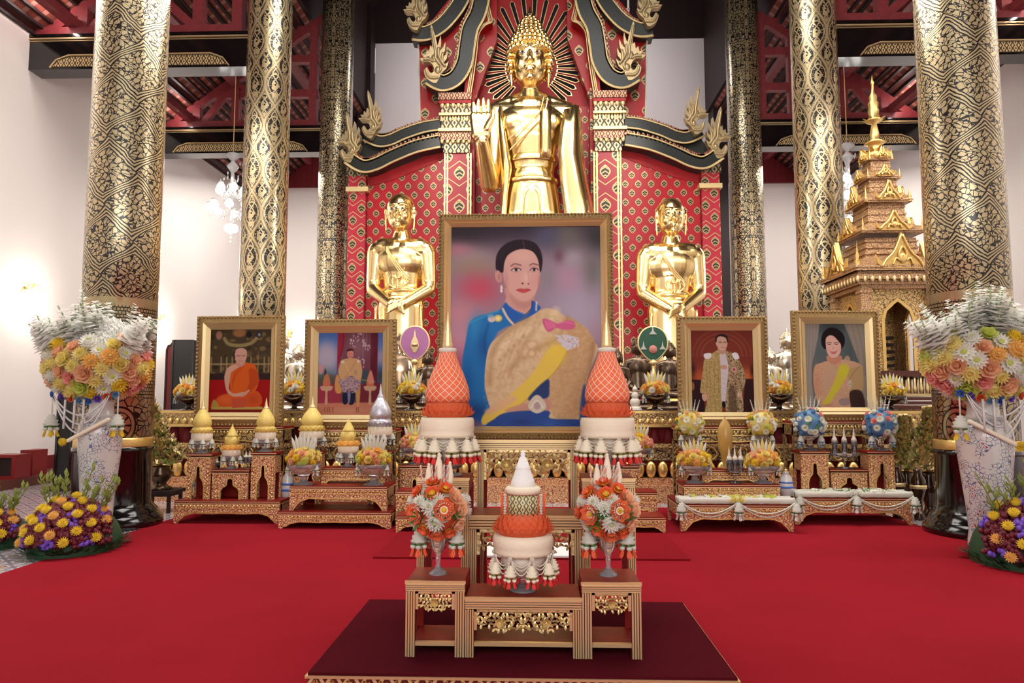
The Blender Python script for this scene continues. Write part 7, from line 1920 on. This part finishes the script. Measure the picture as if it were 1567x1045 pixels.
# four corner posts and arched openings
zA0, zA1 = Zp(572), Zp(450)
for sx in (-1, 1):
    for sy in (-1, 1):
        m = MB(); 
        for k, hw in enumerate((.11, .085)): m.T = Matrix.Translation((sx*W*(.92-.0*k), sy*W*.92, 0)); sqb(m, hw, zA0-.02 if k else zA0-.02, zA1 if k else zA0+.15)
        for k in range(3):
            zz_ = zA0+(zA1-zA0)*(.35+.3*k); sqb(m, .10, zz_, zz_+.04)
        m.build('corner_post', MT['temple_gold'], t)
for q in range(4):
    R4 = Matrix.Rotation(q*PI/2, 4, 'Z'); m = MB(); m.T = R4
    hw = W*.84; ow = W*.42; zt_ = Zp(470); o = [(ow, zA0), (ow, zt_-.28), (ow*.82, zt_-.12), (ow*.5, zt_-.05), (ow*.3, zt_+.0), (0, zt_+.05)]
    m.prism([(hw, zA0), (hw, zA1), (-hw, zA1), (-hw, zA0)]+[(-x, z) for x, z in o]+o[::-1][1:], -W*.9, -W*.84); m.build('arched_wall', MT['carved_gold'], t)
    m = MB(); m.T = R4; m.band([(-x, z) for x, z in o]+o[::-1][1:], .05, -W*.93, -W*.88); m.build('arch_border', MT['gold_rough'], t)
m = MB(); sqb(m, W*.55, zA0-.1, zA0+.02); m.bb(-.03, .03, W*.45, W*.5, zA0, zA1); m.build('inner_floor', MT['dark_wood'], t)
m = MB()
for q in range(6): m.bb(-W*.4, W*.4, W*.2, W*.5, zA0+q*.12, zA0+q*.12+.05)
m.build('inner_steps', MT['dark_wood'], t)
# cornice
m = MB()
for k, (py, f) in enumerate(((450, 1.06), (444, 1.15), (437, 1.22), (430, 1.15), (425, 1.28))): sqb(m, W*f, Zp(py), Zp(py-6)+.01)
m.build('cornice', MT['temple_gold'], t)
for q in range(4):
    for k in range(12): m = MB(); m.T = Matrix.Rotation(q*PI/2, 4, 'Z'); m.ell((-W*1.2+2.4*W*k/12, -W*1.2, Zp(437)), (.03, .03, .06), 6, 5); m.build('cornice_drop', MT['gold_pale'], t)
# roof tiers
def gable(m, y, w, h, z):
    m.prism([(-w, z), (w, z), (w*.9, z+h*.25), (w*.55, z+h*.38), (w*.34, z+h*.7), (.0, z+h*1.3), (-w*.34, z+h*.7), (-w*.55, z+h*.38), (-w*.9, z+h*.25)], y-.04, y+.03)
    for sx in (-1, 1):
        m.tube([(x*sx, y-.05, q) for x, q in catmull([(w*1.0, z+.02), (w*.8, z+h*.3), (w*.4, z+h*.6), (0, z+h*1.25)], 4)], .022, 5)
        m.prism([(sx*w*.98, z), (sx*w*1.25, z+h*.18), (sx*w*1.32, z+h*.5), (sx*w*1.12, z+h*.28), (sx*w*.85, z+h*.2)], y-.05, y)
        m.tube([(sx*w*x, y-.06, z+h*q) for x, q in catmull([(.5, .1), (.35, .35), (.12, .25), (.2, .5), (0, .8)], 4)], .018, 5)
    m.ell((0, y-.05, z+h*.35), (w*.2, .03, h*.2), 10, 8)
tiers = ((425, 400, .92, 1.25, 1), (400, 372, .74, .70, 0), (366, 350, .80, .88, 1), (350, 318, .55, .50, 0), (318, 302, .60, .66, 1), (302, 280, .40, .38, 0), (280, 268, .44, .48, 1), (268, 250, .28, .27, 0), (250, 242, .30, .34, 1))
mb_ = MB(); mr = MB()
for (pa, pb, f0, f1, eave) in tiers:
    za, zb_ = Zp(pa), Zp(pb)
    if eave:
        sqb(mr, W*f1, za, za+(zb_-za)*.3, W*f1); sqb(mr, W*f1*1.0, za+(zb_-za)*.3, zb_, W*f0*.8)
        sqb(mr, W*f1*1.04, za+(zb_-za)*.16, za+(zb_-za)*.28)
        for q in range(4):
            mg = MB(); mg.T = Matrix.Rotation(q*PI/2, 4, 'Z'); gable(mg, -W*f1*.98, W*f1*.44, (40 if pa > 390 else 24 if pa > 300 else 14)*ps, za+.03); mg.build('gable', MT['gold_rough'], t)
            c = W*f1*.94; h = (36 if pa > 390 else 22 if pa > 300 else 14)*ps
            mg = MB(); mg.T = Matrix.Rotation(q*PI/2, 4, 'Z') @ Matrix.Translation((c, -c, 0))
            mg.lathe([(h*.12, za), (h*.16, za+h*.08), (h*.07, za+h*.2), (h*.12, za+h*.35), (h*.06, za+h*.5), (h*.08, za+h*.6), (h*.03, za+h*.8), (0, za+h*1.25)], 8)
            for e in range(4): mg.petal((0, 0, za+h*.2), (math.cos(e*1.57), math.sin(e*1.57), .8), (0, 0, 1), h*.3, h*.14, .5, 0, 3)
            mg.build('corner_finial', MT['gold_rough'], t)
    else:
        sqb(mb_, W*f0, za, zb_, W*f1)
        for q in range(3): sqb(mb_, W*(f0+(f1-f0)*(q+.5)/3)*1.05, za+(zb_-za)*(q+.35)/3, za+(zb_-za)*(q+.6)/3)
mb_.build('roof_body', MT['temple_gold'], t); mr.build('roof_eaves', MT['temple_gold'], t)
m = MB(); m.lathe([(W*.30, Zp(243)), (W*.34, Zp(240)), (W*.22, Zp(232)), (W*.14, Zp(226)), (W*.20, Zp(221)), (W*.30, Zp(219)), (W*.12, Zp(214)), (W*.13, Zp(205)), (W*.07, Zp(190)), (W*.22, Zp(186)), (W*.24, Zp(184)), (W*.12, Zp(180)), (W*.16, Zp(170)), (W*.13, Zp(166)), (W*.15, Zp(158)), (W*.10, Zp(154)), (W*.12, Zp(148)), (W*.05, Zp(142)), (W*.03, Zp(130)), (W*.06, Zp(127)), (W*.02, Zp(122)), (0, Zp(114))], 20)
for k in range(8):
    a = 2*PI*k/8; m.petal((W*.2*math.cos(a), W*.2*math.sin(a), Zp(240)), (math.cos(a)*.5, math.sin(a)*.5, 1), (math.cos(a), math.sin(a), 0), 18*ps, 8*ps, .3); m.petal((W*.18*math.cos(a), W*.18*math.sin(a), Zp(187)), (math.cos(a)*.7, math.sin(a)*.7, 1), (math.cos(a), math.sin(a), 0), 10*ps, 5*ps, .3)
m.build('spire', MT['gold_rough'], t)

# ------------------------------------------------------------------ gilded flower trees in pots
def gold_tree(px, Y, pt, pb, half, label, seed, lean=0, pot='brown_pot', z0=0.0, leafm='gold_pale'):
    s = Y/FPX; t = thing('gilded_flower_tree', label, 'ornamental tree', (xx(px, Y, 700), Y, z0)); zb_ = zz(pb, Y)-z0; H = zz(pt, Y)-z0; R_ = half*s; r = random.Random(seed)
    m = MB(); m.lathe([(R_*.55, 0), (R_*.6, zb_*.06), (R_*.36, zb_*.14), (R_*.3, zb_*.25), (R_*.55, zb_*.5), (R_*.62, zb_*.65), (R_*.4, zb_*.84), (R_*.44, zb_*.92), (R_*.3, zb_*.95)], 24); m.build('pot', MT[pot], t)
    m = MB(); m.tube([(0, 0, zb_*.9), (lean*.4, 0, (zb_+H)/2), (lean, 0, H*.97)], [.035, .03, .012], 8); m.build('trunk', MT['gold_edge'], t)
    m = MB(); g = MB()
    for k in range(1100):
        u = r.random(); z = zb_+(H-zb_)*u; rr = R_*(1-u*.85)*math.sqrt(r.random())*1.1; a = r.random()*6.28; p = Vector((rr*math.cos(a)+lean*u, rr*math.sin(a)*.7, z))
        b = m if r.random() < .8 else g
        for q in range(3): c = a+q*2.1; b.petal(p, (math.cos(c), math.sin(c)-.3, .5), (0, -.6, .8), .095, .06, .3, 0, 2)
    m.build('gilded_leaves', MT[leafm], t); g.build('dark_leaves', MT['leaf_olive'], t)
gold_tree(246, 9.9, 600, 712, 32, 'leafy pale gold flower tree in a bronze pot behind the left column', 3, -.28, 'bronze', 0.30)
Y_ = 9.9; c = at(262, 757, Y_); tt = thing('pot_stand', 'low dark stand under the gold flower tree behind the left column', 'stand', (xx(246, Y_, 750), Y_, 0)); m = MB(); m.bb(-.28, .28, -.22, .22, .26, .30); m.bb(-.22, .22, -.18, .18, .22, .26); m.build('stand_top', MT['dark_wood'], tt)
for sx in (-1, 1):
    for sy in (-1, 1): m = MB(); m.bar((sx*.2, sy*.16, 0), (sx*.2, sy*.16, .22), .04); m.build('leg', MT['dark_wood'], tt)
gold_tree(1386, 10.4, 640, 716, 22, 'dense gilded flower tree right of the queen portrait', 5, 0, 'brown_pot')
gold_tree(1420, 9.75, 628, 716, 24, 'dense gilded flower tree touching the nearest right column', 6, .05, 'brown_pot')
def pot(px, Y, r_px, pyt, label):
    s = Y/FPX; R_ = r_px*s; t = thing('brown_vase', label, 'vase', (xx(px, Y, 720), Y, 0)); H = zz(pyt, Y)
    m = MB(); m.lathe([(R_*.7, 0), (R_*.7, .05), (R_*.4, .09), (R_*.5, H*.4), (R_, H*.65), (R_*.9, H*.8), (R_*.5, H*.9), (R_*.6, H)], 24); m.build('vase_body', MT['brown_pot'], t)
    m = MB(); m.lathe([(R_*1.02, H*.62), (R_*1.04, H*.66), (R_*1.0, H*.69)], 24); m.build('gold_band', MT['gold_pale'], t)
pot(1372, 9.6, 11, 712, 'brown glazed vase with gold band beside the far right table')
pot(1404, 9.5, 11, 716, 'brown glazed vase with gold band next to the nearest right column')
# bright pieces seen between the stands: porcelain jars
for px, Yq, zq, lab in ((306, Y1+.6, zlow1, 'behind the left stand of the far left table'), (441, Yb2+.76, zb2, 'left rear of the second low table'), (1203, Yb3+.66, zb3, 'right rear of the third low table')):
    t = thing('striped_jar', 'blue striped white jar, '+lab, 'jar', (xx(px, Yq, 740), Yq, zq)); H = zz(716, Yq)-zq
    m = MB(); m.lathe([(.05, 0), (.07, .03), (.09, H*.35), (.07, H*.7), (.035, H*.85), (.05, H*.9)], 20); m.build('jar_body', MT['porcelain'], t)
    m = MB(); m.lathe([(.091, H*.33), (.093, H*.36), (.09, H*.40)], 20); m.lathe([(.082, H*.5), (.084, H*.53), (.080, H*.56)], 20); m.build('stripes', MT['blue_deep'], t)
    m = MB(); m.lathe([(.05, H*.9), (.02, H*.95), (.03, H*.97), (0, H)], 16); m.build('lid', MT['gold_pale'], t)
# white lattice near the roof, upper right of the arch
o = at(950, 20, 22)
t = thing('white_rack', 'white metal rack hung high behind the right side of the arch', 'rack', (o.x, 22, o.z-1)); sc_ = 22/FPX
for nm, a, b in (('upright', (-8, -30), (-8, 30)), ('upright', (12, -30), (12, 30)), ('crossbar', (-16, 6), (14, 6)), ('crossbar', (-8, -20), (12, -20))):
    m = MB(); m.bar((a[0]*sc_, 0, 1+a[1]*sc_), (b[0]*sc_, 0, 1+b[1]*sc_), .05); m.build(nm, MT['ivory'], t)
# ------------------------------------------------------------------ lights
def area(loc, tgt, size, e, col=(1, .95, .9), sy=None):  # added fill lights that brighten the hall; no visible fixtures
    l = bpy.data.lights.new('fill_light', 'AREA'); l.energy = e; l.color = col; l.size = size
    if sy: l.shape = 'RECTANGLE'; l.size_y = sy
    o = bpy.data.objects.new('fill_light', l); COL.objects.link(o); o.location = loc
    o.rotation_euler = (Vector(tgt)-Vector(loc)).to_track_quat('-Z', 'Y').to_euler(); return o
def spot(loc, tgt, e, ang=50, col=(1, .93, .82), r=.15):
    l = bpy.data.lights.new('highlight_spot', 'SPOT'); l.energy = e; l.color = col; l.spot_size = math.radians(ang); l.spot_blend = .6; l.shadow_soft_size = r
    o = bpy.data.objects.new('highlight_spot', l); COL.objects.link(o); o.location = loc
    o.rotation_euler = (Vector(tgt)-Vector(loc)).to_track_quat('-Z', 'Y').to_euler(); return o
area((0, 9, 13), (0, 10, 0), 7, 700, (1, .94, .88))
for sx in (-1, 1):
    for yy in (12.9, 17.7):
        l = bpy.data.lights.new('beam_light', 'POINT'); l.energy = 45; l.color = (1, .85, .8); l.shadow_soft_size = .15
        o = bpy.data.objects.new('beam_light', l); COL.objects.link(o); o.location = (sx*9.2, yy, 9.0)
area((0, -4.5, 5.0), (0, 14, 4), 9, 420, (1, .97, .95), 5)  # added front fill from behind the camera
area((-7.6, 9, 8.0), (-8.8, 9, 0), 3, 500, (1, .95, .9), 12)
area((7.6, 9, 8.0), (8.8, 9, 0), 3, 500, (1, .95, .9), 12)
area((-7.5, 20, 8.0), (-7.5, 22, 0), 3, 170, (1, .95, .9), 5)
area((7.5, 20, 8.0), (7.5, 22, 0), 3, 170, (1, .95, .9), 5)
area((0, 21, 14.5), (0, 25, 10), 3, 260, (.95, .93, 1), 2)
for sx in (-1, 1):  # unseen spots added to give the statues bright highlights
    spot((sx*3.6, 9.5, 10.5), (0, 16.5, 7.0), 700, 45)
    spot((sx*5.5, 10.5, 7.6), (sx*-3.0, 15.5, 4.2), 500, 45)
    spot((sx*2.4, 12.2, 1.9), (sx*3.1, 15.6, 4.2), 160, 70)
w = bpy.data.worlds.new('world'); SC.world = w; w.use_nodes = True
w.node_tree.nodes['Background'].inputs[0].default_value = (1.0, .95, .93, 1); w.node_tree.nodes['Background'].inputs[1].default_value = .70
SC.view_settings.view_transform = 'Standard'; SC.view_settings.look = 'None'; SC.view_settings.exposure = 0.32; SC.view_settings.gamma = 1.0
SC.view_settings.use_curve_mapping = False
SC.cycles.max_bounces = 7; SC.cycles.diffuse_bounces = 3; SC.cycles.glossy_bounces = 4; SC.cycles.transmission_bounces = 6
SC.cycles.caustics_reflective = False; SC.cycles.caustics_refractive = False; SC.cycles.sample_clamp_indirect = 4
